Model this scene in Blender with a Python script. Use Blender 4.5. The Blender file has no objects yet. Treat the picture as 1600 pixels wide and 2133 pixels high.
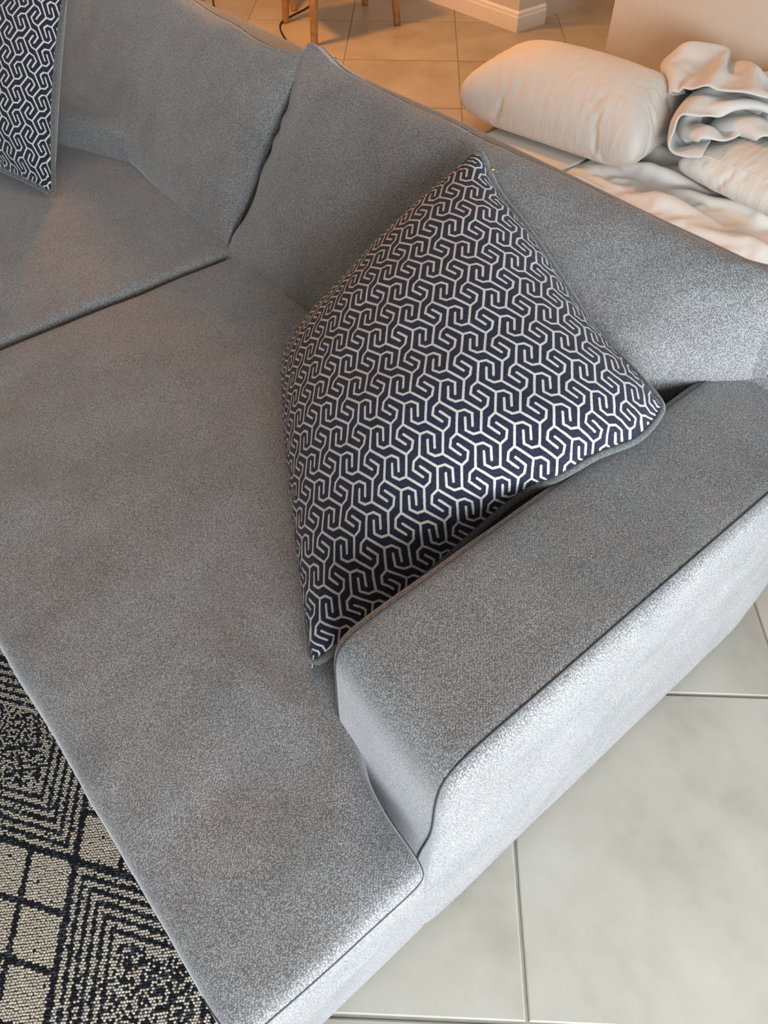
import bpy, bmesh, math, random
import numpy as np
from mathutils import Vector, Matrix
from mathutils.bvhtree import BVHTree

# ------------------------------------------------------------------ camera
SC = bpy.context.scene
COL = SC.collection
FPX, PITCH, CAM_H, YAW = 1560.0, math.atan(1846 / 1560.0), 1.48, math.radians(40.0)
HD = np.array([-math.cos(YAW), math.sin(YAW), 0.0])          # heading of the lens on the floor
RT = np.array([HD[1], -HD[0], 0.0])
UPV = np.array([0, 0, 1.0])
FW = HD * math.cos(PITCH) - UPV * math.sin(PITCH)
DN = -HD * math.sin(PITCH) - UPV * math.cos(PITCH)
cam_d = bpy.data.cameras.new('camera')
cam_d.sensor_fit = 'HORIZONTAL'
cam_d.sensor_width = 36.0
cam_d.lens = 36.0 * FPX / 1600.0
cam_d.clip_start = 0.05
cam = bpy.data.objects.new('camera', cam_d)
COL.objects.link(cam)
m3 = Matrix((RT, -DN, -FW)).transposed()
cam.matrix_world = Matrix.Translation((0, 0, CAM_H)) @ m3.to_4x4()
SC.camera = cam

# ------------------------------------------------------------------ world, daylight, exposure
SC.view_settings.view_transform = 'Standard'
SC.view_settings.look = 'None'
SC.view_settings.gamma = 1.0
SC.view_settings.use_curve_mapping = False
SC.view_settings.exposure = 0.45
world = bpy.data.worlds.new('room_ambient')
SC.world = world
world.use_nodes = True
bg = world.node_tree.nodes['Background']
bg.inputs[0].default_value = (1.0, 0.91, 0.82, 1)
bg.inputs[1].default_value = 0.20


def area_light(name, loc, target, sx, sy, power, color):
    d = bpy.data.lights.new(name, 'AREA')
    d.shape = 'RECTANGLE'; d.size = sx; d.size_y = sy
    d.energy = power; d.color = color
    o = bpy.data.objects.new(name, d)
    COL.objects.link(o)
    o.location = loc
    o.rotation_euler = (Vector(target) - Vector(loc)).to_track_quat('-Z', 'Y').to_euler()
    return o


# the glazed patio door on the arm's side of the room (daylight), and the evening lamps of the dining end
area_light('patio_door_daylight', (1.95, 0.60, 0.80), (-0.4, 0.60, 0.62), 1.7, 1.1, 66, (0.87, 0.945, 1.0))
area_light('patio_door_daylight_second_leaf', (1.95, -0.80, 1.20), (-0.4, 0.1, 0.5), 1.2, 1.5, 96, (0.87, 0.945, 1.0))
lamp_d = bpy.data.lights.new('dining_pendant_light', 'POINT')
lamp_d.energy = 105; lamp_d.color = (1.0, 0.36, 0.045); lamp_d.shadow_soft_size = 0.12
lamp = bpy.data.objects.new('dining_pendant_light', lamp_d); COL.objects.link(lamp)
lamp.location = (-3.9, 2.2, 1.75)
lamp2_d = bpy.data.lights.new('hall_ceiling_light', 'POINT')
lamp2_d.energy = 45; lamp2_d.color = (1.0, 0.43, 0.09); lamp2_d.shadow_soft_size = 0.15
lamp2 = bpy.data.objects.new('hall_ceiling_light', lamp2_d); COL.objects.link(lamp2)
lamp2.location = (-2.85, 4.7, 2.2)


lamp3_d = bpy.data.lights.new('living_room_ceiling_light', 'POINT')
lamp3_d.energy = 17; lamp3_d.color = (1.0, 0.70, 0.46); lamp3_d.shadow_soft_size = 0.35
lamp3 = bpy.data.objects.new('living_room_ceiling_light', lamp3_d); COL.objects.link(lamp3)
lamp3.location = (-2.3, 1.0, 2.45)


# ------------------------------------------------------------------ helpers
def tag(o, label=None, cat=None, group=None, kind=None):
    if label: o['label'] = label
    if cat: o['category'] = cat
    if group: o['group'] = group
    if kind: o['kind'] = kind
    return o


def empty(name, loc, rz=0.0):
    o = bpy.data.objects.new(name, None)
    o.empty_display_size = 0.1
    COL.objects.link(o)
    o.location = loc
    o.rotation_euler = (0, 0, rz)
    return o


def mesh_obj(name, V, Fc, mat=None, parent=None, smooth=True, loc=None):
    me = bpy.data.meshes.new(name)
    me.from_pydata([tuple(map(float, v)) for v in V], [], [tuple(int(i) for i in f) for f in Fc])
    me.update()
    return link_mesh(name, me, mat, parent, smooth, loc)


def link_mesh(name, me, mat=None, parent=None, smooth=True, loc=None):
    if smooth:
        me.polygons.foreach_set('use_smooth', [True] * len(me.polygons))
    o = bpy.data.objects.new(name, me)
    COL.objects.link(o)
    if mat: me.materials.append(mat)
    if parent is not None: o.parent = parent
    if loc is not None: o.location = loc
    return o


def sub(base, parent):
    """parent an object so that it keeps its world-space vertices (parents here are never rotated)"""
    base.parent = parent
    base.matrix_parent_inverse = Matrix.Identity(4)
    return base


def cage(xs, ys, zs, keep=None):
    nx, ny, nz = len(xs) - 1, len(ys) - 1, len(zs) - 1
    solid = {(i, j, k) for i in range(nx) for j in range(ny) for k in range(nz)
             if keep is None or keep(i, j, k)}
    V, idx, Fc = [], {}, []

    def v(i, j, k):
        if (i, j, k) not in idx:
            idx[(i, j, k)] = len(V); V.append((xs[i], ys[j], zs[k]))
        return idx[(i, j, k)]
    for (i, j, k) in solid:
        if (i - 1, j, k) not in solid: Fc.append((v(i, j, k), v(i, j, k + 1), v(i, j + 1, k + 1), v(i, j + 1, k)))
        if (i + 1, j, k) not in solid: Fc.append((v(i + 1, j, k), v(i + 1, j + 1, k), v(i + 1, j + 1, k + 1), v(i + 1, j, k + 1)))
        if (i, j - 1, k) not in solid: Fc.append((v(i, j, k), v(i + 1, j, k), v(i + 1, j, k + 1), v(i, j, k + 1)))
        if (i, j + 1, k) not in solid: Fc.append((v(i, j + 1, k), v(i, j + 1, k + 1), v(i + 1, j + 1, k + 1), v(i + 1, j + 1, k)))
        if (i, j, k - 1) not in solid: Fc.append((v(i, j, k), v(i, j + 1, k), v(i + 1, j + 1, k), v(i + 1, j, k)))
        if (i, j, k + 1) not in solid: Fc.append((v(i, j, k + 1), v(i + 1, j, k + 1), v(i + 1, j + 1, k + 1), v(i, j + 1, k + 1)))
    return V, Fc


def subdivided(V, Fc, levels):
    me = bpy.data.meshes.new('cage')
    me.from_pydata(V, [], Fc); me.update()
    o = bpy.data.objects.new('cage', me); COL.objects.link(o)
    md = o.modifiers.new('s', 'SUBSURF'); md.levels = levels; md.render_levels = levels
    dg = bpy.context.evaluated_depsgraph_get()
    out = bpy.data.meshes.new_from_object(o.evaluated_get(dg))
    bpy.data.objects.remove(o, do_unlink=True); bpy.data.meshes.remove(me)
    return out


def get_co(me):
    a = np.empty(len(me.vertices) * 3); me.vertices.foreach_get('co', a); return a.reshape(-1, 3)


def set_co(me, P):
    me.vertices.foreach_set('co', np.ascontiguousarray(P, dtype=np.float32).ravel()); me.update()


def soft(name, xs, ys, zs, mat, parent, origin, keep=None, levels=4, deform=None):
    V, Fc = cage(xs, ys, zs, keep)
    me = subdivided(V, Fc, levels)
    me.name = name
    P = get_co(me)
    if deform is not None:
        N = np.empty(len(me.vertices) * 3); me.vertices.foreach_get('normal', N)
        P = deform(P, N.reshape(-1, 3))
    set_co(me, P - np.array(origin))
    me.materials.clear()
    return link_mesh(name, me, mat, parent)


def catmull(pts, n=8, closed=False):
    pts = [np.array(p, float) for p in pts]
    m = len(pts); out = []
    rng = range(m if closed else m - 1)
    for i in rng:
        if closed:
            p0, p1, p2, p3 = pts[(i - 1) % m], pts[i], pts[(i + 1) % m], pts[(i + 2) % m]
        else:
            p1, p2 = pts[i], pts[i + 1]
            p0 = pts[i - 1] if i > 0 else 2 * p1 - p2
            p3 = pts[i + 2] if i + 2 < m else 2 * p2 - p1
        for k in range(n):
            t = k / n
            out.append(0.5 * (2 * p1 + (p2 - p0) * t + (2 * p0 - 5 * p1 + 4 * p2 - p3) * t * t
                              + (3 * p1 - p0 - 3 * p2 + p3) * t ** 3))
    if not closed: out.append(pts[-1])
    return np.array(out)


def tube(pts, r, seg=8, closed=False):
    pts = np.array(pts, float); n = len(pts)
    rr = np.full(n, r) if np.isscalar(r) else np.array(r)
    T = np.zeros_like(pts)
    if closed: T = np.roll(pts, -1, 0) - np.roll(pts, 1, 0)
    else: T = np.gradient(pts, axis=0)
    T /= np.linalg.norm(T, axis=1)[:, None] + 1e-12
    u = np.cross(T[0], (0, 0, 1.0))
    if np.linalg.norm(u) < 1e-3: u = np.cross(T[0], (0, 1.0, 0))
    V, Fc = [], []
    for i in range(n):
        u = u - T[i] * np.dot(u, T[i]); u /= np.linalg.norm(u) + 1e-12
        w = np.cross(T[i], u)
        for k in range(seg):
            a = 2 * math.pi * k / seg
            V.append(pts[i] + rr[i] * (math.cos(a) * u + math.sin(a) * w))
    for i in range(n if closed else n - 1):
        j = (i + 1) % n
        for k in range(seg):
            l = (k + 1) % seg
            Fc.append((i * seg + k, i * seg + l, j * seg + l, j * seg + k))
    if not closed:
        Fc.append(tuple(range(seg - 1, -1, -1))); Fc.append(tuple((n - 1) * seg + k for k in range(seg)))
    return V, Fc


def seam_on(name, target, pts, r, mat, origin, parent, n=6, lift=0.0, closed=False):
    """a stitched seam: a fine tube laid along the nearest points of a surface"""
    me = target.data
    P = get_co(me)
    bv = BVHTree.FromPolygons([Vector(p) for p in P], [tuple(p.vertices) for p in me.polygons])
    path = catmull(pts, n, closed) - np.array(origin)
    out = []
    for p in path:
        loc, nor, _, _ = bv.find_nearest(Vector(p))
        out.append(np.array(loc) + np.array(nor) * lift)
    V, Fc = tube(out, r, 6, closed)
    return mesh_obj(name, V, Fc, mat, parent)


def seam_cast(name, target, centre, pts, r, mat, origin, parent, n=6, lift=0.0):
    """a stitched seam found by shooting from inside the upholstery through the given points"""
    me = target.data
    bv = BVHTree.FromPolygons([Vector(p) for p in get_co(me)], [tuple(p.vertices) for p in me.polygons])
    out = []
    for p in catmull(pts, n):
        c = np.array(centre(p)) - np.array(origin)
        d = p - np.array(origin) - c
        loc, nor, _, _ = bv.ray_cast(Vector(c), Vector(d).normalized())
        if loc is not None: out.append(np.array(loc) + np.array(nor) * lift)
    V, Fc = tube(out, r, 6)
    return mesh_obj(name, V, Fc, mat, parent)


def vnoise(P, scale, seed=0, octaves=3):
    """cheap smooth noise: a sum of rotated sines"""
    rs = np.random.RandomState(seed); s = np.zeros(len(P)); amp = 1.0; tot = 0
    for o in range(octaves):
        for _ in range(5):
            d = rs.normal(size=3); d /= np.linalg.norm(d)
            s += amp * np.sin(P @ d * scale * (2 ** o) * (0.7 + 0.6 * rs.rand()) + rs.rand() * 6.28)
        tot += amp * 5 ** 0.5; amp *= 0.5
    return s / tot


# ------------------------------------------------------------------ materials
def new_mat(name):
    m = bpy.data.materials.new(name); m.use_nodes = True
    nt = m.node_tree
    for n in list(nt.nodes): nt.nodes.remove(n)
    out = nt.nodes.new('ShaderNodeOutputMaterial')
    b = nt.nodes.new('ShaderNodeBsdfPrincipled')
    nt.links.new(b.outputs[0], out.inputs[0])
    return m, nt, b


def N(nt, t, **kw):
    n = nt.nodes.new(t)
    for k, v in kw.items(): setattr(n, k, v)
    return n


def ramp(nt, fac, stops):
    r = N(nt, 'ShaderNodeValToRGB')
    el = r.color_ramp.elements
    while len(el) < len(stops): el.new(0.5)
    for e, (p, c) in zip(el, stops):
        e.position = p; e.color = (*c, 1) if len(c) == 3 else c
    nt.links.new(fac, r.inputs[0])
    return r.outputs[0]


def mix(nt, fac, a, b, mode='MIX'):
    m = N(nt, 'ShaderNodeMix', data_type='RGBA', blend_type=mode)
    for s, v in ((0, fac), (6, a), (7, b)):
        if hasattr(v, 'is_linked') or hasattr(v, 'links'): nt.links.new(v, m.inputs[s])
        else: m.inputs[s].default_value = v if not isinstance(v, tuple) else (*v, 1)
    return m.outputs[2]


def noise(nt, vec, scale, detail=3.0, rough=0.55):
    n = N(nt, 'ShaderNodeTexNoise'); n.inputs['Scale'].default_value = scale
    n.inputs['Detail'].default_value = detail; n.inputs['Roughness'].default_value = rough
    if vec is not None: nt.links.new(vec, n.inputs['Vector'])
    return n.outputs['Fac']


def objco(nt, scale=None):
    t = N(nt, 'ShaderNodeTexCoord')
    if scale is None: return t.outputs['Object']
    mp = N(nt, 'ShaderNodeMapping'); mp.inputs['Scale'].default_value = scale
    nt.links.new(t.outputs['Object'], mp.inputs[0])
    return mp.outputs[0]


def bump(nt, b, height, strength, dist):
    bp = N(nt, 'ShaderNodeBump'); bp.inputs['Strength'].default_value = strength
    bp.inputs['Distance'].default_value = dist
    nt.links.new(height, bp.inputs['Height']); nt.links.new(bp.outputs[0], b.inputs['Normal'])


def fabric(name, dark, mid, light, grain=560.0, sheen=0.45, blotch=0.5, bstr=0.25):
    m, nt, b = new_mat(name)
    co = objco(nt)
    vo = N(nt, 'ShaderNodeTexVoronoi'); vo.inputs['Scale'].default_value = grain
    nt.links.new(co, vo.inputs['Vector'])
    g = noise(nt, co, grain * 0.75, 2.0)
    tw = N(nt, 'ShaderNodeTexWave', wave_type='BANDS', bands_direction='DIAGONAL')
    tw.inputs['Scale'].default_value = 128.0; tw.inputs['Distortion'].default_value = 2.2
    tw.inputs['Detail'].default_value = 1.0; tw.inputs['Detail Scale'].default_value = 2.0
    nt.links.new(co, tw.inputs['Vector'])
    twm = N(nt, 'ShaderNodeMath', operation='MULTIPLY_ADD'); twm.inputs[1].default_value = 0.12
    nt.links.new(tw.outputs['Fac'], twm.inputs[0]); nt.links.new(g, twm.inputs[2])
    sub_ = N(nt, 'ShaderNodeMath', operation='SUBTRACT'); sub_.inputs[1].default_value = 0.06
    nt.links.new(twm.outputs[0], sub_.inputs[0])
    fine = N(nt, 'ShaderNodeMath', operation='ADD')
    nt.links.new(vo.outputs['Distance'], fine.inputs[0]); nt.links.new(sub_.outputs[0], fine.inputs[1])
    fh = N(nt, 'ShaderNodeMath', operation='MULTIPLY'); fh.inputs[1].default_value = 0.6
    nt.links.new(fine.outputs[0], fh.inputs[0])
    c1 = ramp(nt, fh.outputs[0], [(0.36, light), (0.52, mid), (0.70, dark)])
    big = noise(nt, co, 7.0, 4.0, 0.6)
    c2 = ramp(nt, big, [(0.30, (0.72, 0.71, 0.71)), (0.5, (1, 1, 1)), (0.72, (1.22, 1.24, 1.28))])
    col = mix(nt, blotch, c1, mix(nt, 1.0, c1, c2, 'MULTIPLY'))
    hue = noise(nt, co, 11.0, 3.0, 0.6)
    c3 = ramp(nt, hue, [(0.35, (0.975, 0.995, 1.0)), (0.5, (1, 1, 1)), (0.66, (1.035, 0.985, 0.975))])
    col = mix(nt, 1.0, col, c3, 'MULTIPLY')
    nt.links.new(col, b.inputs['Base Color'])
    b.inputs['Roughness'].default_value = 0.9
    b.inputs['Specular IOR Level'].default_value = 0.15
    b.inputs['Sheen Weight'].default_value = sheen
    b.inputs['Sheen Roughness'].default_value = 0.45
    b.inputs['Sheen Tint'].default_value = (0.97, 0.97, 1.0, 1)
    bump(nt, b, fine.outputs[0], bstr, 0.0012)
    return m


def plain(name, c, rough=0.6, nscale=None, var=0.08, bstr=0.0, spec=0.3, sheen=0.0):
    m, nt, b = new_mat(name)
    b.inputs['Roughness'].default_value = rough
    b.inputs['Specular IOR Level'].default_value = spec
    b.inputs['Sheen Weight'].default_value = sheen
    if nscale:
        n = noise(nt, objco(nt), nscale, 4.0)
        lo = tuple(x * (1 - var) for x in c); hi = tuple(min(1, x * (1 + var)) for x in c)
        nt.links.new(ramp(nt, n, [(0.3, lo), (0.7, hi)]), b.inputs['Base Color'])
        if bstr: bump(nt, b, n, bstr, 0.002)
    else:
        b.inputs['Base Color'].default_value = (*c, 1)
    return m


M = {}
M['sofa'] = fabric('grey_chenille', (0.135, 0.134, 0.135), (0.275, 0.273, 0.274), (0.44, 0.438, 0.44))
M['seam'] = plain('seam_thread', (0.075, 0.078, 0.085), 0.95, spec=0.1)
M['piping'] = fabric('grey_piping_velvet', (0.07, 0.075, 0.075), (0.15, 0.158, 0.155), (0.22, 0.23, 0.225), 700, 0.5)
M['grout'] = plain('beige_grout', (0.25, 0.235, 0.195), 0.9, 40, 0.1)
M['wall'] = plain('beige_wall_paint', (0.60, 0.55, 0.48), 0.85, 90, 0.03, 0.06)
M['trim'] = plain('white_trim_paint', (0.82, 0.80, 0.76), 0.45)
M['wood'] = plain('honey_wood', (0.42, 0.22, 0.085), 0.45, 30, 0.25)
M['cord'] = plain('black_cord_rubber', (0.012, 0.012, 0.013), 0.5)
M['linen'] = plain('white_cotton', (0.74, 0.71, 0.67), 0.9, 300, 0.03, 0.1, 0.1, 0.1)
def linen_material():
    m, nt, b = new_mat('white_pillow_cotton')
    b.inputs['Base Color'].default_value = (0.70, 0.675, 0.635, 1)
    b.inputs['Roughness'].default_value = 0.9; b.inputs['Specular IOR Level'].default_value = 0.1
    b.inputs['Sheen Weight'].default_value = 0.1
    n1 = noise(nt, objco(nt, (20, 4, 5)), 1.0, 3.0, 0.6)
    n2 = noise(nt, objco(nt, (48, 11, 14)), 1.0, 2.0, 0.5)
    ad = N(nt, 'ShaderNodeMath', operation='MULTIPLY_ADD'); ad.inputs[1].default_value = 0.5
    nt.links.new(n2, ad.inputs[0]); nt.links.new(n1, ad.inputs[2])
    bump(nt, b, ad.outputs[0], 0.24, 0.02)
    return m


M['pillowcase'] = linen_material()
M['terry'] = plain('white_terry', (0.74, 0.725, 0.70), 1.0, 900, 0.08, 0.6, 0.05, 0.3)


def tile_material():
    m, nt, b = new_mat('grey_marble_tile')
    g = N(nt, 'ShaderNodeNewGeometry')
    oi = N(nt, 'ShaderNodeObjectInfo')
    mp = N(nt, 'ShaderNodeVectorMath', operation='MULTIPLY_ADD')
    comb = N(nt, 'ShaderNodeCombineXYZ')
    for k in range(3): nt.links.new(oi.outputs['Random'], comb.inputs[k])
    nt.links.new(comb.outputs[0], mp.inputs[0]); mp.inputs[1].default_value = (37, 53, 11)
    nt.links.new(g.outputs['Position'], mp.inputs[2])
    n1 = noise(nt, mp.outputs[0], 2.6, 7.0, 0.62)
    mp2 = N(nt, 'ShaderNodeMapping'); mp2.inputs['Scale'].default_value = (1.0, 2.2, 1.0)
    mp2.inputs['Rotation'].default_value = (0, 0, 0.9)
    nt.links.new(mp.outputs[0], mp2.inputs[0])
    n2 = noise(nt, mp2.outputs[0], 2.2, 6.0, 0.6)
    c1 = ramp(nt, n1, [(0.28, (0.275, 0.255, 0.215)), (0.48, (0.37, 0.348, 0.30)), (0.70, (0.43, 0.408, 0.36))])
    c2 = ramp(nt, n2, [(0.30, (0.90, 0.895, 0.88)), (0.46, (1, 1, 1)), (0.60, (1, 1, 1)), (0.72, (1.05, 1.05, 1.05))])
    nt.links.new(mix(nt, 1.0, c1, c2, 'MULTIPLY'), b.inputs['Base Color'])
    b.inputs['Roughness'].default_value = 0.38
    b.inputs['Specular IOR Level'].default_value = 0.35
    bump(nt, b, n1, 0.06, 0.004)
    return m


M['tile'] = tile_material()
M['brass'] = plain('brass', (0.55, 0.36, 0.12), 0.35)
M['brass'].node_tree.nodes['Principled BSDF'].inputs['Metallic'].default_value = 0.9


# the woven key pattern of the throw pillows: cream hooks and zigzags on navy pile
KEY_P, KEY_Q = 0.0575, 0.0640


def key_segments():
    segs = []

    def poly(*pts):
        for a, c in zip(pts[:-1], pts[1:]): segs.append((np.array(a, float), np.array(c, float)))
    b1, a1 = np.array((0, 0.0)), np.array((0.5, 0.25))
    b2, a2 = np.array((0.28, 0.5)), np.array((0.78, 0.75))
    poly(b1, a1, b1 + (1, 0)); poly(b2, a2, b2 + (1, 0))
    o = [(0.05, 0.175), (0.23, 0.285), (0.53, 0.155)]
    for a, b, s in ((a1, b2 + (1, 0), 1), (a2, b1 + (0, 1), -1)):
        poly(a, *[a + np.array((s * x, y)) for x, y in o])
        poly(b, *[b - np.array((s * x, y)) for x, y in o])
    return segs


def seg_group():
    g = bpy.data.node_groups.new('segment_distance', 'ShaderNodeTree')
    I = g.interface
    I.new_socket('P', in_out='INPUT', socket_type='NodeSocketVector')
    I.new_socket('Mid', in_out='INPUT', socket_type='NodeSocketVector')
    I.new_socket('H', in_out='INPUT', socket_type='NodeSocketVector')
    I.new_socket('IH2', in_out='INPUT', socket_type='NodeSocketFloat')
    I.new_socket('D', in_out='OUTPUT', socket_type='NodeSocketFloat')
    gi = g.nodes.new('NodeGroupInput'); go = g.nodes.new('NodeGroupOutput')

    def vm(op, a, b=None):
        n = g.nodes.new('ShaderNodeVectorMath'); n.operation = op
        for i, v in enumerate((a, b)):
            if v is None: continue
            if isinstance(v, tuple): n.inputs[i].default_value = v
            else: g.links.new(v, n.inputs[i])
        return n
    d = vm('SUBTRACT', gi.outputs['P'], gi.outputs['Mid'])
    d = vm('ADD', d.outputs[0], (0.5, 0.5, 0.5))
    d = vm('FRACTION', d.outputs[0])
    d = vm('SUBTRACT', d.outputs[0], (0.5, 0.5, 0.5))
    d = vm('MULTIPLY', d.outputs[0], (KEY_P, KEY_Q, 0.0))
    dt = vm('DOT_PRODUCT', d.outputs[0], gi.outputs['H'])
    mu = g.nodes.new('ShaderNodeMath'); mu.operation = 'MULTIPLY'
    g.links.new(dt.outputs['Value'], mu.inputs[0]); g.links.new(gi.outputs['IH2'], mu.inputs[1])
    cl = g.nodes.new('ShaderNodeClamp'); cl.inputs['Min'].default_value = -1; cl.inputs['Max'].default_value = 1
    g.links.new(mu.outputs[0], cl.inputs[0])
    sc = g.nodes.new('ShaderNodeVectorMath'); sc.operation = 'SCALE'
    g.links.new(gi.outputs['H'], sc.inputs[0]); g.links.new(cl.outputs[0], sc.inputs['Scale'])
    df = vm('SUBTRACT', d.outputs[0], sc.outputs[0])
    ln = vm('LENGTH', df.outputs[0])
    g.links.new(ln.outputs['Value'], go.inputs[0])
    return g


def key_material(size):
    m, nt, b = new_mat('navy_cream_key_weave')
    uv = N(nt, 'ShaderNodeUVMap'); uv.uv_map = 'UVMap'
    # UV is in metres on the cloth; a small jitter makes the edges woven
    st = noise(nt, objco(nt), 420, 1.0)
    P = N(nt, 'ShaderNodeVectorMath', operation='MULTIPLY')
    nt.links.new(uv.outputs[0], P.inputs[0]); P.inputs[1].default_value = (1 / KEY_P, 1 / KEY_Q, 0)
    grp = seg_group(); prev = None
    sc = np.array((KEY_P, KEY_Q))
    for a, c in key_segments():
        n = N(nt, 'ShaderNodeGroup'); n.node_tree = grp
        mid = (a + c) / 2; h = (c - a) / 2 * sc
        nt.links.new(P.outputs[0], n.inputs['P'])
        n.inputs['Mid'].default_value = (mid[0], mid[1], 0.0)
        n.inputs['H'].default_value = (h[0], h[1], 0.0)
        n.inputs['IH2'].default_value = 1.0 / float(h @ h)
        if prev is None: prev = n.outputs[0]
        else:
            mn = N(nt, 'ShaderNodeMath', operation='MINIMUM')
            nt.links.new(prev, mn.inputs[0]); nt.links.new(n.outputs[0], mn.inputs[1]); prev = mn.outputs[0]
    # woven thread dots, 2.1 mm
    wv = N(nt, 'ShaderNodeVectorMath', operation='SCALE'); wv.inputs['Scale'].default_value = 2 * math.pi / 0.0019
    nt.links.new(uv.outputs[0], wv.inputs[0])
    sp = N(nt, 'ShaderNodeSeparateXYZ'); nt.links.new(wv.outputs[0], sp.inputs[0])

    def mth(op, a, c=None):
        n = N(nt, 'ShaderNodeMath', operation=op)
        for i, v in enumerate((a, c)):
            if v is None: continue
            if isinstance(v, (int, float)): n.inputs[i].default_value = v
            else: nt.links.new(v, n.inputs[i])
        return n.outputs[0]
    dots = mth('MULTIPLY', mth('SINE', mth('ADD', sp.outputs[0], sp.outputs[1])), mth('SINE', mth('SUBTRACT', sp.outputs[0], sp.outputs[1])))
    jit = mth('MULTIPLY', mth('SUBTRACT', st, 0.5), 0.0012)
    jit = mth('ADD', jit, mth('MULTIPLY', dots, 0.00022))
    dist = mth('ADD', prev, jit)
    mr = N(nt, 'ShaderNodeMapRange'); mr.inputs['From Min'].default_value = 0.00160; mr.inputs['From Max'].default_value = 0.00215
    nt.links.new(dist, mr.inputs[0])
    navy = ramp(nt, st, [(0.3, (0.006, 0.007, 0.018)), (0.7, (0.030, 0.032, 0.062))])
    crm = ramp(nt, dots, [(0.0, (0.56, 0.54, 0.49)), (1.0, (0.76, 0.74, 0.68))])
    nt.links.new(mix(nt, mr.outputs[0], crm, navy), b.inputs['Base Color'])
    b.inputs['Roughness'].default_value = 0.85
    b.inputs['Specular IOR Level'].default_value = 0.2
    b.inputs['Sheen Weight'].default_value = 0.15
    b.inputs['Sheen Tint'].default_value = (0.8, 0.85, 1, 1)
    hh = mth('ADD', mr.outputs[0], mth('MULTIPLY', dots, 0.25))
    bump(nt, b, hh, 0.5, 0.0014)
    return m


M['key'] = key_material(0.6)
#SECTIONS
# ------------------------------------------------------------------ floor
TA = math.radians(2.1)
TDIR = HD * math.cos(TA) + RT * math.sin(TA)
TRGT = np.array([TDIR[1], -TDIR[0], 0.0])
TILE, GAP = 0.602, 0.006
fl = mesh_obj('floor', [(-9, -4, -0.0025), (4, -4, -0.0025), (4, 9, -0.0025), (-9, 9, -0.0025)], [(0, 1, 2, 3)], M['grout'], smooth=False)
tag(fl, kind='structure')


def tile_mesh():
    h = TILE / 2 - GAP / 2; e = 0.0025
    V = [(-h, -h, -0.0024), (h, -h, -0.0024), (h, h, -0.0024), (-h, h, -0.0024),
         (-h, -h, -0.0010), (h, -h, -0.0010), (h, h, -0.0010), (-h, h, -0.0010),
         (-h + e, -h + e, 0), (h - e, -h + e, 0), (h - e, h - e, 0), (-h + e, h - e, 0)]
    Fc = []
    for k in range(4):
        l = (k + 1) % 4
        Fc.append((k, l, l + 4, k + 4)); Fc.append((k + 4, l + 4, l + 8, k + 8))
    Fc.append((8, 9, 10, 11))
    me = bpy.data.meshes.new('tile'); me.from_pydata(V, [], Fc); me.update(); me.materials.append(M['tile'])
    return me


tm = tile_mesh()
ang = math.atan2(TDIR[1], TDIR[0])
for i in range(-4, 13):
    for j in range(-6, 7):
        c = TDIR * (0.16 + (i + 0.5) * TILE) + TRGT * (0.23 + (j + 0.5) * TILE)
        if not (-6.6 < c[0] < 1.6 and -1.9 < c[1] < 6.9): continue
        o = bpy.data.objects.new('tile', tm); COL.objects.link(o); o.parent = fl
        o.location = (c[0], c[1], 0); o.rotation_euler = (0, 0, ang)


# ------------------------------------------------------------------ walls and trim
def box(name, x0, x1, y0, y1, z0, z1, mat, parent=None, bev=0.0, loc=(0, 0, 0)):
    bm = bmesh.new()
    bmesh.ops.create_cube(bm, size=1.0)
    for v in bm.verts:
        v.co = Vector((x0 + (v.co.x + .5) * (x1 - x0) - loc[0], y0 + (v.co.y + .5) * (y1 - y0) - loc[1], z0 + (v.co.z + .5) * (z1 - z0) - loc[2]))
    if bev: bmesh.ops.bevel(bm, geom=bm.edges[:], offset=bev, segments=2, profile=0.7, affect='EDGES')
    me = bpy.data.meshes.new(name); bm.to_mesh(me); bm.free()
    return link_mesh(name, me, mat, parent, False)


WX, WY = -3.20, 3.66
tag(box('wall_column', -6.0, WX, WY, WY + 0.22, 0, 2.6, M['wall']), kind='structure')
tag(box('wall_hall', -6.0, WX - 0.05, WY + 0.22, 7.0, 0, 2.6, M['wall']), kind='structure')
tag(box('wall_back', -2.44, 1.5, 3.46, 3.60, 0, 2.6, M['wall']), kind='structure')
tag(box('wall_end', -6.2, 4.0, 7.0, 7.15, 0, 2.6, M['wall']), kind='structure')


def baseboard(name, pts, h=0.10, d=0.016):
    """stepped white skirting swept along a floor line (pts run with the wall on the left)"""
    prof = [(0.0005, 0), (d, 0), (d, h * 0.72), (d * 0.75, h * 0.76), (d * 0.75, h * 0.90), (d * 0.35, h * 0.97), (0.0005, h)]
    V, Fc = [], []
    n = len(prof)
    P = [np.array((*p, 0.0)) for p in pts]
    for i, p in enumerate(P):
        d0 = (P[i] - P[i - 1]) if i else (P[1] - P[0])
        d1 = (P[i + 1] - P[i]) if i + 1 < len(P) else d0
        d0 = d0 / np.linalg.norm(d0); d1 = d1 / np.linalg.norm(d1)
        n0 = np.array((d0[1], -d0[0], 0)); n1 = np.array((d1[1], -d1[0], 0))
        mt = n0 + n1; mt = mt / (mt @ n0)
        for q in prof: V.append(p + mt * q[0] + UPV * q[1])
    for i in range(len(P) - 1):
        for k in range(n - 1): Fc.append((i * n + k, (i + 1) * n + k, (i + 1) * n + k + 1, i * n + k + 1))
    Fc.append(tuple(range(n))); Fc.append(tuple(range(len(P) * n - 1, (len(P) - 1) * n - 1, -1)))
    return tag(mesh_obj(name, V, Fc, M['trim'], None, False), kind='structure')


baseboard('baseboard_column', [(-6.0, WY), (WX, WY), (WX, WY + 0.22)])
baseboard('baseboard_back', [(-2.44, 3.46), (1.5, 3.46)], 0.08)

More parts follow.
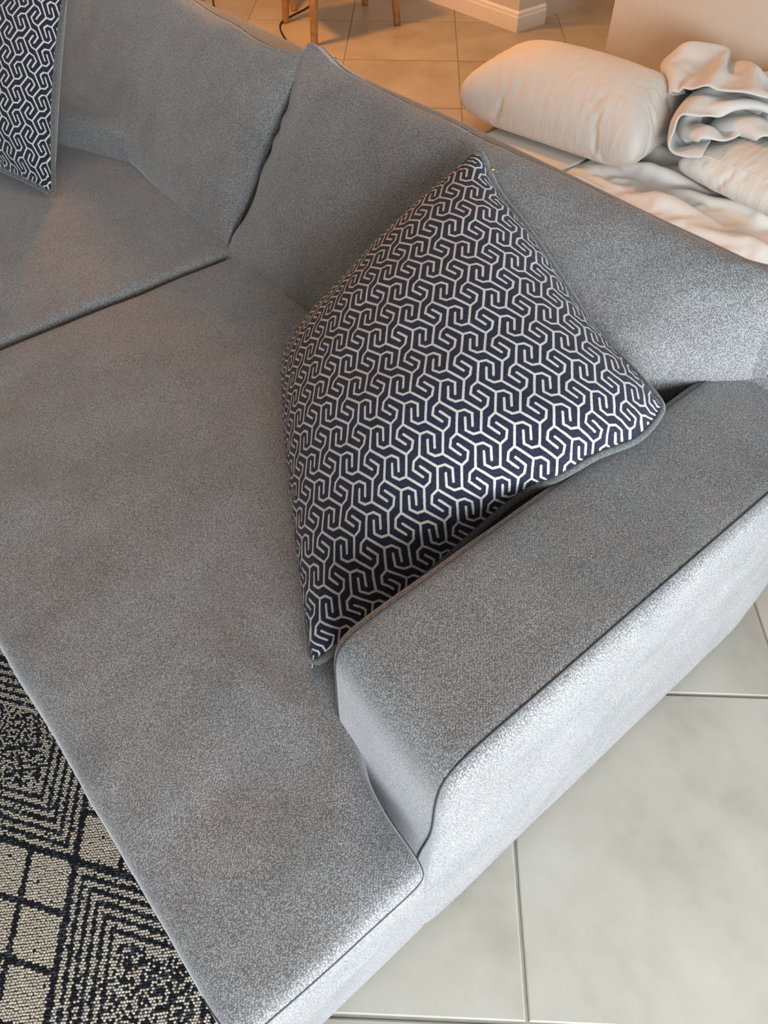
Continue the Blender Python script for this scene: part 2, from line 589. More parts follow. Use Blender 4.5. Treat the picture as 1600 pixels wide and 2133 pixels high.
# ------------------------------------------------------------------ sofa
SO = np.array((-1.5, 0.55, 0.0))
sofa = tag(empty('sofa', tuple(SO)), 'long grey chenille sofa with loose cushions and rounded arm', 'sofa')


def crown(P, Nn, x0, x1, y0, y1, amp, seed):
    u = np.clip((P[:, 0] - x0) / (x1 - x0), 0, 1); v = np.clip((P[:, 1] - y0) / (y1 - y0), 0, 1)
    c = (np.clip(4 * u * (1 - u), 0, 1) ** 0.6) * (np.clip(4 * v * (1 - v), 0, 1) ** 0.6)
    top = np.clip(Nn[:, 2], 0, 1)
    P = P.copy()
    P[:, 2] += top * (amp * c + 0.004 * vnoise(P, 9.0, seed))
    P += Nn * (0.0016 * vnoise(P, 26.0, seed + 1))[:, None]
    return P


# base with the apron under the T-shaped cushion
soft('base', [-3.09, -3.06, -1.5, -0.45, -0.41, -0.20, -0.176], [-0.03, 0.0, 0.22, 0.252, 0.7, 1.18], [0.02, 0.04, 0.26, 0.29],
     M['sofa'], sofa, SO, keep=lambda i, j, k: not (i >= 4 and j >= 3), levels=3)

def bow(P):
    # the arm front and the cushion notch run slightly askew, closer to the room at the outer side
    t = np.clip((P[:, 0] + 0.45) / 0.29, 0, 1.1)
    return -0.030 * t * np.exp(-((P[:, 1] - 0.25) / 0.10) ** 2)


def arm_shape(P, Nn):
    P = P + Nn * (0.0018 * vnoise(P, 14.0, 4))[:, None]
    P[:, 1] += bow(P) * np.clip(1.15 - P[:, 2] / 0.9, 0.3, 1)
    return P


# arm (the near one, and its twin at the far end)
arm = soft('arm', [-0.417, -0.382, -0.205, -0.172], [0.252, 0.332, 0.60, 1.14, 1.21], [0.015, 0.05, 0.40, 0.585, 0.677],
           M['sofa'], sofa, SO, levels=5,
           deform=arm_shape)
for x, bx in ((-0.396, -0.396), (-0.193, -0.205)):
    seam_cast('seam', arm, lambda p: (p[0], 0.55, 0.36),
              [(x, 1.19, .64), (x, 1.0, .67), (x, .8, .67), (x, .6, .67), (x, .45, .67), (x, .35, .66), (x, .30, .62), (x, .27, .56), (x, .26, .48), (bx, .26, .36), (bx, .26, .2), (bx, .26, .05)],
              0.0016, M['seam'], SO, arm, lift=-0.0003)
soft('arm', [-3.33, -3.30, -3.12, -3.09], [0.258, 0.335, 0.60, 1.14, 1.21], [0.015, 0.05, 0.40, 0.585, 0.677], M['sofa'], sofa, SO, levels=3)

# back frame: rounded top rail and inside back
soft('back_frame', [-3.32, -3.27, -1.6, -0.22, -0.175], [1.08, 1.11, 1.21, 1.255], [0.02, 0.06, 0.68, 0.776], M['sofa'], sofa, SO, levels=4,
     deform=lambda P, Nn: P + Nn * (0.003 * vnoise(P, 8.0, 7))[:, None])


# seat cushions
def seat_near(P, Nn):
    P = crown(P, Nn, -1.56, -0.10, -0.10, 1.0, 0.020, 11)
    # the soft pull beside the arm front and the settled dip in the middle
    g = np.exp(-(((P[:, 0] + 0.52) / 0.10) ** 2 + ((P[:, 1] - 0.19) / 0.035) ** 2))
    P[:, 2] += np.clip(Nn[:, 2], 0, 1) * 0.007 * g
    P[:, 1] += bow(P)
    g2 = np.exp(-(((P[:, 0] + 0.47) / 0.12) ** 2 + ((P[:, 1] - 0.10) / 0.05) ** 2))
    P[:, 2] -= np.clip(Nn[:, 2], 0, 1) * 0.006 * g2
    return P


seat2 = soft('seat_cushion', [-1.548, -1.510, -1.2, -0.8, -0.46, -0.424, -0.200, -0.160], [-0.078, -0.02, 0.205, 0.242, 0.6, 1.0], [0.275, 0.315, 0.425, 0.468],
             M['sofa'], sofa, SO, keep=lambda i, j, k: not (i >= 5 and j >= 3), levels=5, deform=seat_near)
seam_cast('seam', seat2, lambda p: (-0.29, 0.08, p[2] - 0.03),
          [(-0.235, -.075, .449), (-0.205, -.065, .453), (-0.182, -.03, .456), (-0.168, .04, .456), (-0.168, .10, .456), (-0.168, .16, .455), (-0.176, .20, .455), (-0.21, .225, .455), (-0.26, .235, .455)],
          0.0018, M['seam'], SO, seat2, lift=-0.0003)
seat1 = soft('seat_cushion', [-3.085, -3.05, -2.4, -1.9, -1.60, -1.560], [-0.078, -0.02, 0.4, 0.7, 1.0], [0.275, 0.315, 0.425, 0.470],
             M['sofa'], sofa, SO, levels=5, deform=lambda P, Nn: crown(P, Nn, -3.09, -1.55, -0.10, 1.0, 0.016, 21))


# back cushions: thick in the middle, thinner at the rim, leaning back
def back_cushion(name, x0, x1, H, T, y0, z0, lean, seed, roll=0.0, yaw=0.0, sag=0.0, lift=0.0):
    L = x1 - x0

    def d(P, Nn):
        u = (P[:, 0] - x0) / L; w = P[:, 2] / H
        f = (np.clip(4 * u * (1 - u), 0, 1) ** 0.45) * (np.clip(4 * w * (1 - w), 0, 1) ** 0.45)
        Q = P.copy()
        front = np.clip(-Nn[:, 1], 0, 1); back = np.clip(Nn[:, 1], 0, 1)
        Q[:, 1] -= front * 0.058 * (f - 0.45); Q[:, 1] += back * 0.03 * (f - 0.5)
        # corners drawn out into small ears
        for cu in (0, 1):
            for cw in (0, 1):
                if lift and cu and not cw: continue
                g = np.exp(-(((u - cu) * L / 0.075) ** 2 + ((w - cw) * H / 0.075) ** 2))
                Q[:, 0] += g * (0.030 if cu else -0.030); Q[:, 2] += g * (0.030 if cw else -0.012)
        Q[:, 1] += 0.55 * lift * np.clip((u - 0.76) / 0.22, 0, 1) ** 1.3 * (1 - np.clip(w, 0, 1)) ** 2.5
        Q[:, 2] += lift * np.clip((u - 0.70) / 0.28, 0, 1) ** 1.3 * (1 - np.clip(w, 0, 1)) ** 0.8
        Q[:, 2] += sag * np.clip(4 * u * (1 - u), 0, 1) * w
        Q += Nn * (0.005 * vnoise(P, 10.0, seed) + 0.0018 * vnoise(P, 34.0, seed + 3))[:, None]
        # wrinkles gathered at the short sides
        side = np.exp(-np.clip(u if lift else np.minimum(u, 1 - u), 0, 1) * L / 0.05)
        Q += Nn * (0.0022 * side * np.sin(P[:, 2] * 75 + 3 * np.sin(P[:, 2] * 19)))[:, None]
        x = Q[:, 0] - (x0 + x1) / 2; z = Q[:, 2] - H / 2
        xr = x * math.cos(roll) - z * math.sin(roll); zr = x * math.sin(roll) + z * math.cos(roll)
        x, z, y = xr, zr + H / 2, Q[:, 1]
        yl = y * math.cos(lean) + z * math.sin(lean); zl = -y * math.sin(lean) + z * math.cos(lean)
        xo = x * math.cos(yaw) - yl * math.sin(yaw); yo = x * math.sin(yaw) + yl * math.cos(yaw)
        return np.stack([xo + (x0 + x1) / 2, yo + y0, zl + z0], 1)
    o = soft(name, [x0, x0 + .045, (x0 * 2 + x1) / 3, (x0 + 2 * x1) / 3, x1 - .045, x1], [0, .045, T - .05, T],
             [0, .04, H * .4, H * .7, H - .045, H], M['sofa'], sofa, SO, levels=5, deform=d)

    def at(u, y, w):
        p = np.array([[x0 + u * L, y, w * H]])
        x = p[:, 0] - (x0 + x1) / 2; z = p[:, 2] - H / 2
        xr = x * math.cos(roll) - z * math.sin(roll); zr = x * math.sin(roll) + z * math.cos(roll) + H / 2
        yl = y * math.cos(lean) + zr * math.sin(lean); zl = -y * math.sin(lean) + zr * math.cos(lean)
        return (float(xr[0] * math.cos(yaw) - yl[0] * math.sin(yaw) + (x0 + x1) / 2), float(xr[0] * math.sin(yaw) + yl[0] * math.cos(yaw) + y0), float(zl[0] + z0))
    ys = T * 0.22
    top = [at(u, ys, 1.02) for u in np.linspace(-0.01, 1.01, 22)]
    bot = [at(u, ys * .6, -0.01) for u in np.linspace(1.0, 0.0, 22)]
    rgt = [at(1.01, ys, w) for w in np.linspace(0.94, 0.06, 8)]
    lft = [at(-0.01, ys, w) for w in np.linspace(0.06, 0.94, 8)]
    if lift:
        seam_on('piping', o, bot[8:] + lft + top, 0.0028, M['sofa'], SO, o, n=4, lift=0.0005)
    else:
        seam_on('piping', o, top + rgt + bot + lft, 0.0028, M['sofa'], SO, o, n=4, lift=0.0005, closed=True)
    return o


back2 = back_cushion('back_cushion', -1.550, -0.325, 0.49, 0.22, 0.775, 0.470, math.radians(36), 31, roll=math.radians(0.1), lift=0.31)
back1 = back_cushion('back_cushion', -3.02, -1.600, 0.462, 0.20, 0.815, 0.492, math.radians(35), 41, roll=math.radians(-2.6), yaw=math.radians(-1.2))
soft('inside_back', [-3.08, -3.03, -2.3, -1.9, -1.80], [0.72, 0.76, 0.95, 1.05], [0.44, 0.47, 0.535, 0.575], M['sofa'], sofa, SO, levels=4,
     deform=lambda P, Nn: np.stack([P[:, 0], P[:, 1] + np.clip(P[:, 0] + 2.40, -0.2, 1) * 0.38, P[:, 2] - np.clip(P[:, 0] + 2.2, 0, 1) * 0.16], 1))

# ------------------------------------------------------------------ throw pillows


def ray_dir(px, py): return (px - 800) * RT + (py - 1066.5) * DN + FPX * FW


def throw_pillow(name, AB, BC, CD, DA, T, label, seed, back=0.35):
    """AB, BC, CD, DA: 3-D control points of the four seamed edges (each from corner to corner)"""
    n = 72
    s = np.linspace(0, 1, n + 1)

    def resample(pts):
        c = catmull(pts, 24); L = np.r_[0, np.cumsum(np.linalg.norm(np.diff(c, axis=0), axis=1))]; L /= L[-1]
        return np.stack([np.interp(s, L, c[:, k]) for k in range(3)], 1)
    cAB, cBC, cCD, cDA = map(resample, (AB, BC, CD, DA))
    cDC, cAD = cCD[::-1], cDA[::-1]
    S, Tt = np.meshgrid(s, s, indexing='ij')           # S along A-B, Tt along A-D
    a, b, c, d = cAB[0], cAB[-1], cBC[-1], cAD[-1]
    S3, T3 = S[..., None], Tt[..., None]
    P = ((1 - T3) * cAB[:, None] + T3 * cDC[:, None] + (1 - S3) * cAD[None] + S3 * cBC[None]
         - ((1 - S3) * (1 - T3) * a + S3 * (1 - T3) * b + S3 * T3 * c + (1 - S3) * T3 * d))
    for _ in range(900):                                # relax the inner grid so that edge wiggles die out inwards
        P[1:-1, 1:-1] = 0.25 * (P[2:, 1:-1] + P[:-2, 1:-1] + P[1:-1, 2:] + P[1:-1, :-2])
    dS = np.gradient(P, axis=0); dT = np.gradient(P, axis=1)
    Nn = np.cross(dT, dS); Nn /= np.linalg.norm(Nn, axis=2)[..., None] + 1e-9
    Nm = Nn.mean((0, 1)); Nm /= np.linalg.norm(Nm)
    Nn = 0.5 * Nn + 0.5 * Nm; Nn /= np.linalg.norm(Nn, axis=2)[..., None]
    f = lambda t: 1 - np.abs(2 * t - 1) ** 2.4
    h = (np.clip(f(S) * f(Tt), 0, 1)) ** 0.52
    flat = P.reshape(-1, 3)
    pu = (vnoise(flat, 30, seed) * 0.004).reshape(h.shape)
    edge = np.minimum(np.minimum(S, 1 - S), np.minimum(Tt, 1 - Tt))
    pk = np.exp(-edge / 0.05) * (edge > 0) * 0.0025 * np.sin((S + Tt) * 160) * np.clip(edge / 0.01, 0, 1)
    org = (a + b + c + d) / 4; org[2] = min(a[2], b[2], c[2], d[2])
    root = tag(empty(name, tuple(org)), label, 'cushion', 'patterned throw pillows on the sofa')
    Fr = P + Nn * (T * h + pu * h + pk)[..., None] - org
    Bk = P - Nn * (T * back * h)[..., None] - org
    idx = np.arange((n + 1) ** 2).reshape(n + 1, n + 1)
    q = np.stack([idx[:-1, :-1], idx[:-1, 1:], idx[1:, 1:], idx[1:, :-1]], -1).reshape(-1, 4)
    fo = mesh_obj('front_cover', Fr.reshape(-1, 3), q, M['key'], root)
    uvl = fo.data.uv_layers.new(name='UVMap')
    lu = np.concatenate([np.zeros((1, n + 1)), np.cumsum(np.linalg.norm(np.diff(Fr, axis=0), axis=2), axis=0)], 0)
    lv = np.concatenate([np.zeros((n + 1, 1)), np.cumsum(np.linalg.norm(np.diff(Fr, axis=1), axis=2), axis=1)], 1)
    UV = np.stack([lu - lu[n // 2], -(lv - lv[:, n // 2:n // 2 + 1])], -1).reshape(-1, 2) + 0.3
    li = np.empty(len(fo.data.loops), int); fo.data.loops.foreach_get('vertex_index', li)
    uvl.data.foreach_set('uv', UV[li].astype(np.float32).ravel())
    fo['label'] = 'navy and cream interlocking key pattern weave'
    bo = mesh_obj('back_cover', Bk.reshape(-1, 3), q[:, ::-1], M['piping'], root)
    ring = np.concatenate([cAB[:-1], cBC[:-1], cCD[:-1], cDA[:-1]]) - org
    k = np.array([1, 2, 3, 2, 1.0]); k /= k.sum()
    for _ in range(2): ring = sum(w * np.roll(ring, i - 2, 0) for i, w in enumerate(k))
    V, Fc = tube(ring, 0.0062, 10, True)
    po = mesh_obj('piping', V, Fc, M['piping'], root)
    po['label'] = 'grey velvet piping around the edge'
    return root


def zip_pull(root, p):
    # small brass zip pull peeping out beside the piping: slider body, ring and tab
    org = np.array(root.location)
    bm = bmesh.new()
    bmesh.ops.create_cube(bm, size=1.0)
    for v in bm.verts: v.co = Vector((v.co.x * .007, v.co.y * .004, v.co.z * .003))
    bmesh.ops.bevel(bm, geom=bm.edges[:], offset=0.0008, segments=2, affect='EDGES')
    me = bpy.data.meshes.new('zip_pull'); bm.to_mesh(me); bm.free()
    o = link_mesh('zip_pull', me, M['brass'], root)
    o.location = Vector(p - org); o.rotation_euler = (0.5, 0.2, 0.4)
    a = np.linspace(0, 2 * math.pi, 17)[:-1]
    V, Fc = tube(np.stack([0.007 + 0.0035 * np.cos(a), 0.002 * np.sin(a), 0 * a], 1), 0.0007, 6, True)
    mesh_obj('ring', V, Fc, M['brass'], o)
    o['label'] = 'small brass zip pull'


def pt_y(px, py, Y):
    d = ray_dir(px, py); t = Y / d[1]; return np.array((0, 0, CAM_H)) + t * d


def pt_z(px, py, Z):
    d = ray_dir(px, py); t = (Z - CAM_H) / d[2]; return np.array((0, 0, CAM_H)) + t * d


A_ = pt_y(1000, 310, 1.00); B_ = pt_z(1386, 850, 0.705); C_ = np.array((-0.478, 0.262, 0.492)); D_ = np.array((-1.12, 0.66, 0.480))
yy = lambda k: 1.00 + (B_[1] - 1.00) * k
edge_ab = [A_, pt_y(1035, 395, yy(.15)), pt_y(1100, 478, yy(.32)), pt_y(1168, 580, yy(.5)), pt_y(1238, 690, yy(.7)), pt_y(1322, 775, yy(.87)), B_]
edge_bc = [B_, pt_z(1330, 915, 0.698), pt_z(1245, 948, 0.693), pt_z(1165, 995, 0.683), np.array((-0.438, 0.62, 0.640)), np.array((-0.455, 0.44, 0.565)), C_]
edge_cd = [C_, C_ * .67 + D_ * .33 + (0, 0.0, 0.0), C_ * .33 + D_ * .67, D_]
edge_da = [D_, D_ * .6 + A_ * .4 + (0, .0, -.01), D_ * .3 + A_ * .7, A_]
tp1 = throw_pillow('throw_pillow', edge_ab, edge_bc, edge_cd, edge_da, 0.125,
             'navy and cream patterned throw pillow propped between arm and back cushion', 51)

zip_pull(tp1, pt_y(1026, 352, 0.995))

BR = pt_z(112, 405, 0.497); TR = np.array((-2.275, 0.865, 0.925))
LF = np.array((-0.926, -0.376, 0)) * 0.56
BL, TL = BR + LF, TR + LF


def line(a, b, pull=0.0, ctr=None, k=5):
    o = []
    for t in np.linspace(0, 1, k):
        p = a * (1 - t) + b * t
        if ctr is not None: p = p + (ctr - p) * pull * 4 * t * (1 - t)
        o.append(p)
    return o


ct = (BR + TR + BL + TL) / 4
throw_pillow('throw_pillow', line(TR, BR, .09, ct), line(BR, BL, .09, ct), line(BL, TL, .09, ct), line(TL, TR, .09, ct), 0.10,
             'navy and cream patterned throw pillow at left end leaning upright on back cushion', 61, back=0.95)
# ------------------------------------------------------------------ bedding on the floor behind the sofa
# vertex offsets (running steps of half a millimetre along x, y and z) of the slept-on pillow, the crumpled sheet and the thrown-down blanket
PILLOW_STEPS = (
    (-910, -29, 14, 14, 30, -4, 3, 4, 4, 6, 0, 5, 9, -4, 10, 3, 4, 3, 30, -27, -7, -4, -11, 1, -9, -5, -4, -4, -8, -3, 3, -27, -13, -12, -11, 33, -4, 14, 1, 17, 22, -10, 6, 0, 6, 4, 3,
     5, 13, -4, 3, 5, 7, 25, -29, -3, -9, 4, -13, 1, -14, -3, -2, -11, 9, -21, -12, -8, -5, 7, 29, 0, -5, 3, 7, 10, 17, -10, 9, -3, 13, -2, 3, 6, 5, 1, 4, 23, 3, -28, 2, -5, -3, -9,
     -3, -6, -5, -7, 6, -17, -7, -6, -1, 5, -1, 37, -2, -3, -3, 1, 3, 15, -5, 2, 8, 1, 3, 3, 8, -2, 4, 9, 21, -24, -4, 0, -1, -8, -3, -6, -1, -9, -2, 1, -12, -3, -1, 5, 4, 2, 31, 2,
     -3, -4, -5, 2, 1, 8, -1, 2, 8, -1, 8, -1, 3, 2, 9, 19, -22, -6, 4, -7, -3, 0, -14, 5, 1, -12, -4, 0, 0, 3, 4, 4, 2, 33, -2, -1, -3, -4, -2, -1, 1, 3, -2, 8, 3, 1, 1, 4, -1, 13,
     12, -20, -3, 3, -8, 1, -3, -4, -2, -2, -4, -1, 0, 2, 5, 3, 3, -1, 35, 2, -4, -2, -4, -2, -3, 0, 1, 0, 3, 3, 2, -2, 5, -5, 20, -9, -7, 3, -5, 0, -1, -1, -7, 2, -2, -1, 0, 1, 4, 5,
     3, 2, 1, 35, -1, -1, -3, -4, -3, -1, -3, -1, -1, 2, 3, 2, -6, 7, -3, 3, 10, -10, 1, -5, 5, -5, 0, 1, -5, 1, 0, 1, 3, 3, 4, 3, 3, -2, 36, 1, -2, -3, -2, -3, -4, -2, -1, -2, -1, 4,
     0, 0, 0, 2, -2, 8, -8, 2, -3, 1, 0, -2, 0, 0, 0, 2, 0, 4, 4, 3, 3, 1, 1, 37, -1, -3, -1, -3, -3, -4, -2, -1, -2, 2, -2, 1, 0, 0, -1, 2, -3, 0, 2, -4, 3, 0, -1, 0, 1, 2, 0, 3, 2,
     4, 3, 2, 2, 0, 36, 0, -1, -2, -3, -3, -3, -3, -1, -1, -1, 0, -2, 1, 0, 0, 0, -1, -1, 1, 0, 0, 0, 1, 0, 1, 1, 2, 2, 3, 2, 3, 3, 1, 2, 34, 0, 0, -3, -2, -3, -2, -4, -1, -1, -1, -1,
     -1, 0, 0, 0, 0, -1, 0, 0, 1, -1, 1, -1, 1, 1, 2, 2, 3, 3, 2, 2, 2, 2, 1, 36, -1, -1, -1, -3, -3, -2, -2, -3, -1, -1, -1, -2, 1, 0, -1, 0, 0, 0, 0, 0, 1, -1, 1, 0, 1, 2, 2, 3, 3,
     2, 2, 2, 2, 0, 37, -1, -1, -2, -2, -3, -2, -2, -2, -2, -1, -1, 0, -1, 0, -1, 0, 0, 0, 0, 0, 0, 1, 0, 1, 1, 2, 2, 2, 2, 3, 3, 1, -1, 0, 39, 1, -2, -2, -3, -1, -3, -2, -2, -1, -2,
     0, -1, -1, 0, 0, -1, 1, 0, -1, 1, 0, 0, 1, 0, 1, 2, 2, 2, 2, 3, 2, 2, -2, -4, 38, -2, 7, -2, -3, -2, -2, -2, -2, -1, -1, -1, -1, 0, -1, 0, 0, 0, 0, 0, 0, 1, 0, 1, 0, 2, 1, 1, 3,
     0, 1, 0, 0, 0, 3, 29, 2, 6, -1, -2, -1, -2, -1, -2, -1, -1, -1, 0, -1, 0, -1, 0, 0, 0, 0, 1, 0, 1, 0, 1, 1, 1, 2, 2, 0, -1, 0, 0, 2, 0, 32, 2, 0, 1, 1, 0, -2, -1, -1, -2, 0, -1,
     -1, 0, 0, -1, 0, 0, 0, 0, 1, 0, 0, 1, 1, 1, 1, 1, 1, 0, 0, 0, 1, -1, 1, 33, 1, 0, 1, 1, 1, -1, -2, -1, -1, -1, -1, 0, 0, -1, 0, 0, -1, 1, 0, 0, 1, 0, 1, 0, 1, 1, 1, 1, 0, 1, 0, 0,
     0, 0, 34, 0, 0, 1, 0, 0, 0, 0, -1, -1, -1, -1, 0, -1, 0, 0, -1, 0, 1, 0, 0, 0, 1, 0, 1, 1, 0, 1, 0, 1, 1, 0, 0, 1, -1, 34, 0, 0, 0, 0, 1, 0, 0, -1, -1, -1, 0, -1, 0, 0, -1, 1, -1,
     0, 1, 0, 0, 1, 0, 1, 0, 1, 0, 1, 0, 1, 0, 0, 0, 1, 33, 1, 0, -1, 0, 1, 0, 0, -1, 0, -1, 0, -1, 0, 0, -1, 0, 0, 0, 0, 1, 0, 0, 1, 0, 1, 0, 1, 0, 1, 0, 0, 1, 0, -1, 35, 0, 0, 0, 0,
     0, -1, 1, -1, 0, 0, -1, 0, 0, 0, -1, 0, 0, 0, 1, -1, 1, 0, 1, 0, 0, 1, 0, 0, 1, 0, 1, 0, 0, -1, 35, 0, 0, 0, 0, 0, 0, 0, 0, 0, -1, 0, 0, -1, 0, 0, 0, 1, 0, -1, 0, 1, 0, 0, 0, 0,
     1, 1, 0, 0, 0, 1, 0, 0, -1, 35, 0, 0, 0, 0, 0, 0, 0, 0, 0, 0, 0, -1, 1, -1, 0, 0, 1, -1, 0, 0, 1, 0, -1, 1, 0, 1, 0, 0, 0, 1, 0, 0, 0, 1, 33, 0, 1, 0, 0, -1, 1, -1, 0, 1, -1, 1,
     0, 0, -1, 0, 0, 1, -1, 0, 0, 0, 0, 1, 0, 0, 0, 0, 0, 1, 0, 0, 0, 1, -1, 35, 0, 0, 0, 0, 0, 0, 0, 0, 0, 0, 0, 0, 0, 0, 0, 1, -1, 0, 0, 0, 0, 0, 1, 0, 0, 0, 0, 0, 0, 0, 0, 0, 1, -1,
     35, 0, 0, 0, 0, 0, 0, 0, 0, 0, 1, 0, 0, 0, 0, 0, 0, 0, 0, 0, 0, 0, 0, 0, 0, 0, 0, 0, 0, 0, 0, 0, 1, 0, 0, 34, 0, 0, 0, 0, 0, 0, 1, 0, 0, 0, 1, 0, 0, 0, 0, 0, 0, 1, -1, 0, 0, -1,
     1, 0, 0, 0, 0, 0, 0, -1, 1, 0, 0, 0, 34, 0, 1, -1, 0, 0, 1, 0, 0, 0, 1, 0, 1, 0, 0, 0, 0, 0, 0, 0, 0, 0, 0, 0, 0, -1, 0, 0, 0, -1, 1, 0, 0, 0, 0, 35, 0, 0, 0, 0, 0, 0, 0, 1, 0, 1,
     0, 1, 0, 0, 0, 0, 1, 0, -1, 0, 0, 1, -1, 0, -1, 0, -1, 0, 0, 0, 0, -1, 1, 0, 35, -1, 0, 1, 0, 0, 0, 1, 0, 1, 0, 1, 0, 1, 0, 0, 0, 1, 0, -1, 0, 0, 0, -1, 0, 0, -1, 0, -1, 0, 0, 0,
     -1, 1, 0, 34, 0, 1, 0, 0, 1, 0, 0, 1, 0, -1, 2, 1, 0, 1, 0, 0, 0, 0, 0, 0, 0, 0, -1, 0, -1, 0, -1, 0, -1, 0, 0, 0, -1, 0, 36, -1, 1, 0, 0, 1, 0, 1, 0, 1, 1, 0, 0, 1, 1, 0, 0, 0,
     0, 0, 0, 0, -1, 0, -1, 0, -1, 0, -1, 0, -1, 0, -1, 0, 0, 36, 0, 0, 0, 0, 1, 0, 1, 1, 1, 0, 1, 0, 1, 0, 1, 0, -1, 1, 0, 0, 0, 0, -2, 0, -1, -1, 0, -1, 0, -1, 0, -1, 0, 0, 36, 0, 0,
     0, 1, 0, 0, 1, 1, 1, 1, 0, 2, 0, 1, 0, 0, -1, 0, 2, -1, 0, -1, 0, -1, -1, -1, -1, -1, 0, -1, 0, -1, 0, 0, 36, 0, 0, 0, 0, 1, 0, 1, 1, 1, 1, 1, 1, 1, 0, 1, 0, 0, 1, -1, 0, -1, 0,
     -1, -1, 0, -1, -1, -2, 0, -1, 0, -1, 0, 0, 37, 0, 0, 0, 0, 0, 0, 1, 1, 2, 1, 1, 1, 0, 0, 1, 1, 1, -1, 0, 0, -1, 0, -1, -1, -1, -1, -1, -2, -1, -1, 1, -1, 0, 0, 37, 0, 0, 0, 0, 0,
     1, 0, 2, 1, 1, 2, 0, 1, 1, 0, 0, 1, 0, 0, 0, -2, 0, -1, 0, -1, -2, -1, -2, -1, -1, 1, 0, -1, 1, 36, 0, 0, 0, -2, -1, 2, 3, 1, 2, 1, 1, 1, 1, 0, 1, 0, 0, 0, 0, 0, 0, -1, -1, -1,
     -1, -1, -2, -1, -1, -1, -1, 1, 0, 0, 36, -5, 1, 1, 0, 0, 2, 3, 2, 1, 2, 0, 2, 0, 1, 0, 0, 0, 0, 0, 0, 0, 0, -1, -2, 0, -2, -2, 0, -2, -1, -1, 1, 0, 0, 33, -3, -7, 2, 4, 4, 2, 3,
     2, 2, 1, 1, 1, 0, 1, 0, 0, 0, 1, -1, 0, 1, -1, 0, 0, -3, -1, -1, -3, -1, -1, -1, 0, 1, 0, 20, -1, 4, 2, 4, 3, 3, 3, 2, 1, 2, 1, 1, 0, 0, 1, 0, 0, 1, -1, 0, 0, 0, 0, 0, -2, -1, -2,
     -2, -1, -1, -2, -1, 0, 0, 22, 2, 0, 3, 4, 3, 3, 3, 2, 2, 1, 1, 1, 0, -1, 1, 0, 0, 1, 0, 0, 0, 0, 0, 0, -1, -2, -1, -3, -2, -2, -1, 0, -3, 0, 25, 0, 3, 3, 2, 4, 3, 3, 3, 1, 1, 1,
     0, 0, 1, -2, 1, 1, -1, 1, 0, 0, 0, 0, 0, 0, -1, -2, -2, -4, -1, -2, -3, 1, -3, 28, 1, 1, 3, 4, 3, 4, 2, 2, 2, 0, 1, 0, -1, 0, 0, 0, -3, 3, 0, 1, 1, 0, 0, 1, -2, 1, -2, -2, -4, -2,
     -4, -3, 4, -2, 25, 1, 2, 4, 3, 4, 4, 3, 1, 0, 1, 1, -2, -1, 1, -5, 0, 7, -7, 4, -1, 3, 1, -3, 4, 0, -1, 0, -2, -4, -3, -3, -4, -5, 1, 33, 0, 4, 2, 4, 3, 4, 2, 0, 1, -1, -2, 1, 1,
     -7, -2, 3, 2, -4, 5, -5, 8, 0, 2, -1, 3, -1, 0, -1, -3, -4, -4, -2, -4, -1, 31, 2, 2, 4, 4, 4, 2, 0, 0, 0, -6, 7, -12, 4, -6, 5, -3, 3, -4, 4, 2, -9, 14, -1, 0, 4, 1, 2, -1, -2,
     -4, -4, -4, -2, -2, 33, 0, 3, 5, 4, 3, -1, -1, -1, -1, -5, -1, -13, 8, -4, 1, 3, -1, -2, 1, -13, 10, 11, 1, -1, 6, 1, 4, 3, -2, -2, -5, -4, -3, -1, 31, 2, 3, 5, 3, 0, -2, -3, -2,
     -9, 1, -5, -15, 12, -3, -5, 7, -1, 0, -2, -15, 15, 11, -3, 4, -3, 12, 3, 4, 3, -3, -1, -4, -4, -1, 31, 3, 3, 5, -3, -3, -5, -2, -5, -11, 3, -5, -19, 12, 0, 1, -2, 2, 0, -4, -14,
     18, 7, -8, 13, -7, 13, 8, 1, 8, 5, 0, -4, -4, -2, 32, 3, 4, -6, -6, -4, -6, -12, 1, -7, -20, 11, -15, 13, -2, -1, -1, 1, -6, 6, -13, 11, -12, 24, 0, -2, 13, 10, -2, 13, 9, 5, 2,
     -6, -1, 33, -1, -10, -9, -3, -10, -5, -13, 0, -25, 4, 5, -10, 10, -3, -4, 2, -3, 1, -6, 7, -3, -20, 27, 5, 6, 8, -4, 19, 7, 9, 10, 7, 6, -6, 12, -2, -8, -7, -8, -17, -2, -6, -10,
     -26, 10, 6, 2, -3, -8, 5, -2, -7, 8, -10, 7, -6, -21, 29, 12, 8, 5, -7, 18, 3, 17, 4, 12, 11, -30, -1810, -13, 11, 25, -6, 10, 2, 4, 4, 4, 4, 4, 1, 6, 3, 3, 2, 28, -9, -22, -3,
     -7, -3, -6, -4, -5, -5, -6, -6, 3, -21, -5, -7, 36, -5, -1, 5, 16, -4, 6, 3, 4, 5, 1, 3, 3, 3, 3, 2, 1, 10, 18, -27, -5, -4, -4, -4, -4, -4, -5, -5, -2, -12, -1, -1, 5, 32, -2,
     -4, -3, 4, 3, 4, 4, 2, 3, 2, 2, 2, 2, 2, 1, 1, 6, 18, -24, -3, -2, -3, -3, -3, -3, -4, -3, -5, -1, 1, 5, 4, 33, -3, -4, -3, -2, 1, 2, 2, 2, 1, 2, 1, 1, 1, 1, 0, 1, -1, 16, -18, 5,
     -5, -1, -2, -2, -1, -2, -2, -1, 1, 4, 5, 3, 34, -3, -4, -4, -2, -2, 0, 1, 0, 1, 1, 1, 0, 0, 0, 0, 0, 4, -7, 5, -3, 0, 0, 0, -1, 0, -1, 0, 1, 3, 4, 4, 4, 33, -2, -4, -3, -4, -2,
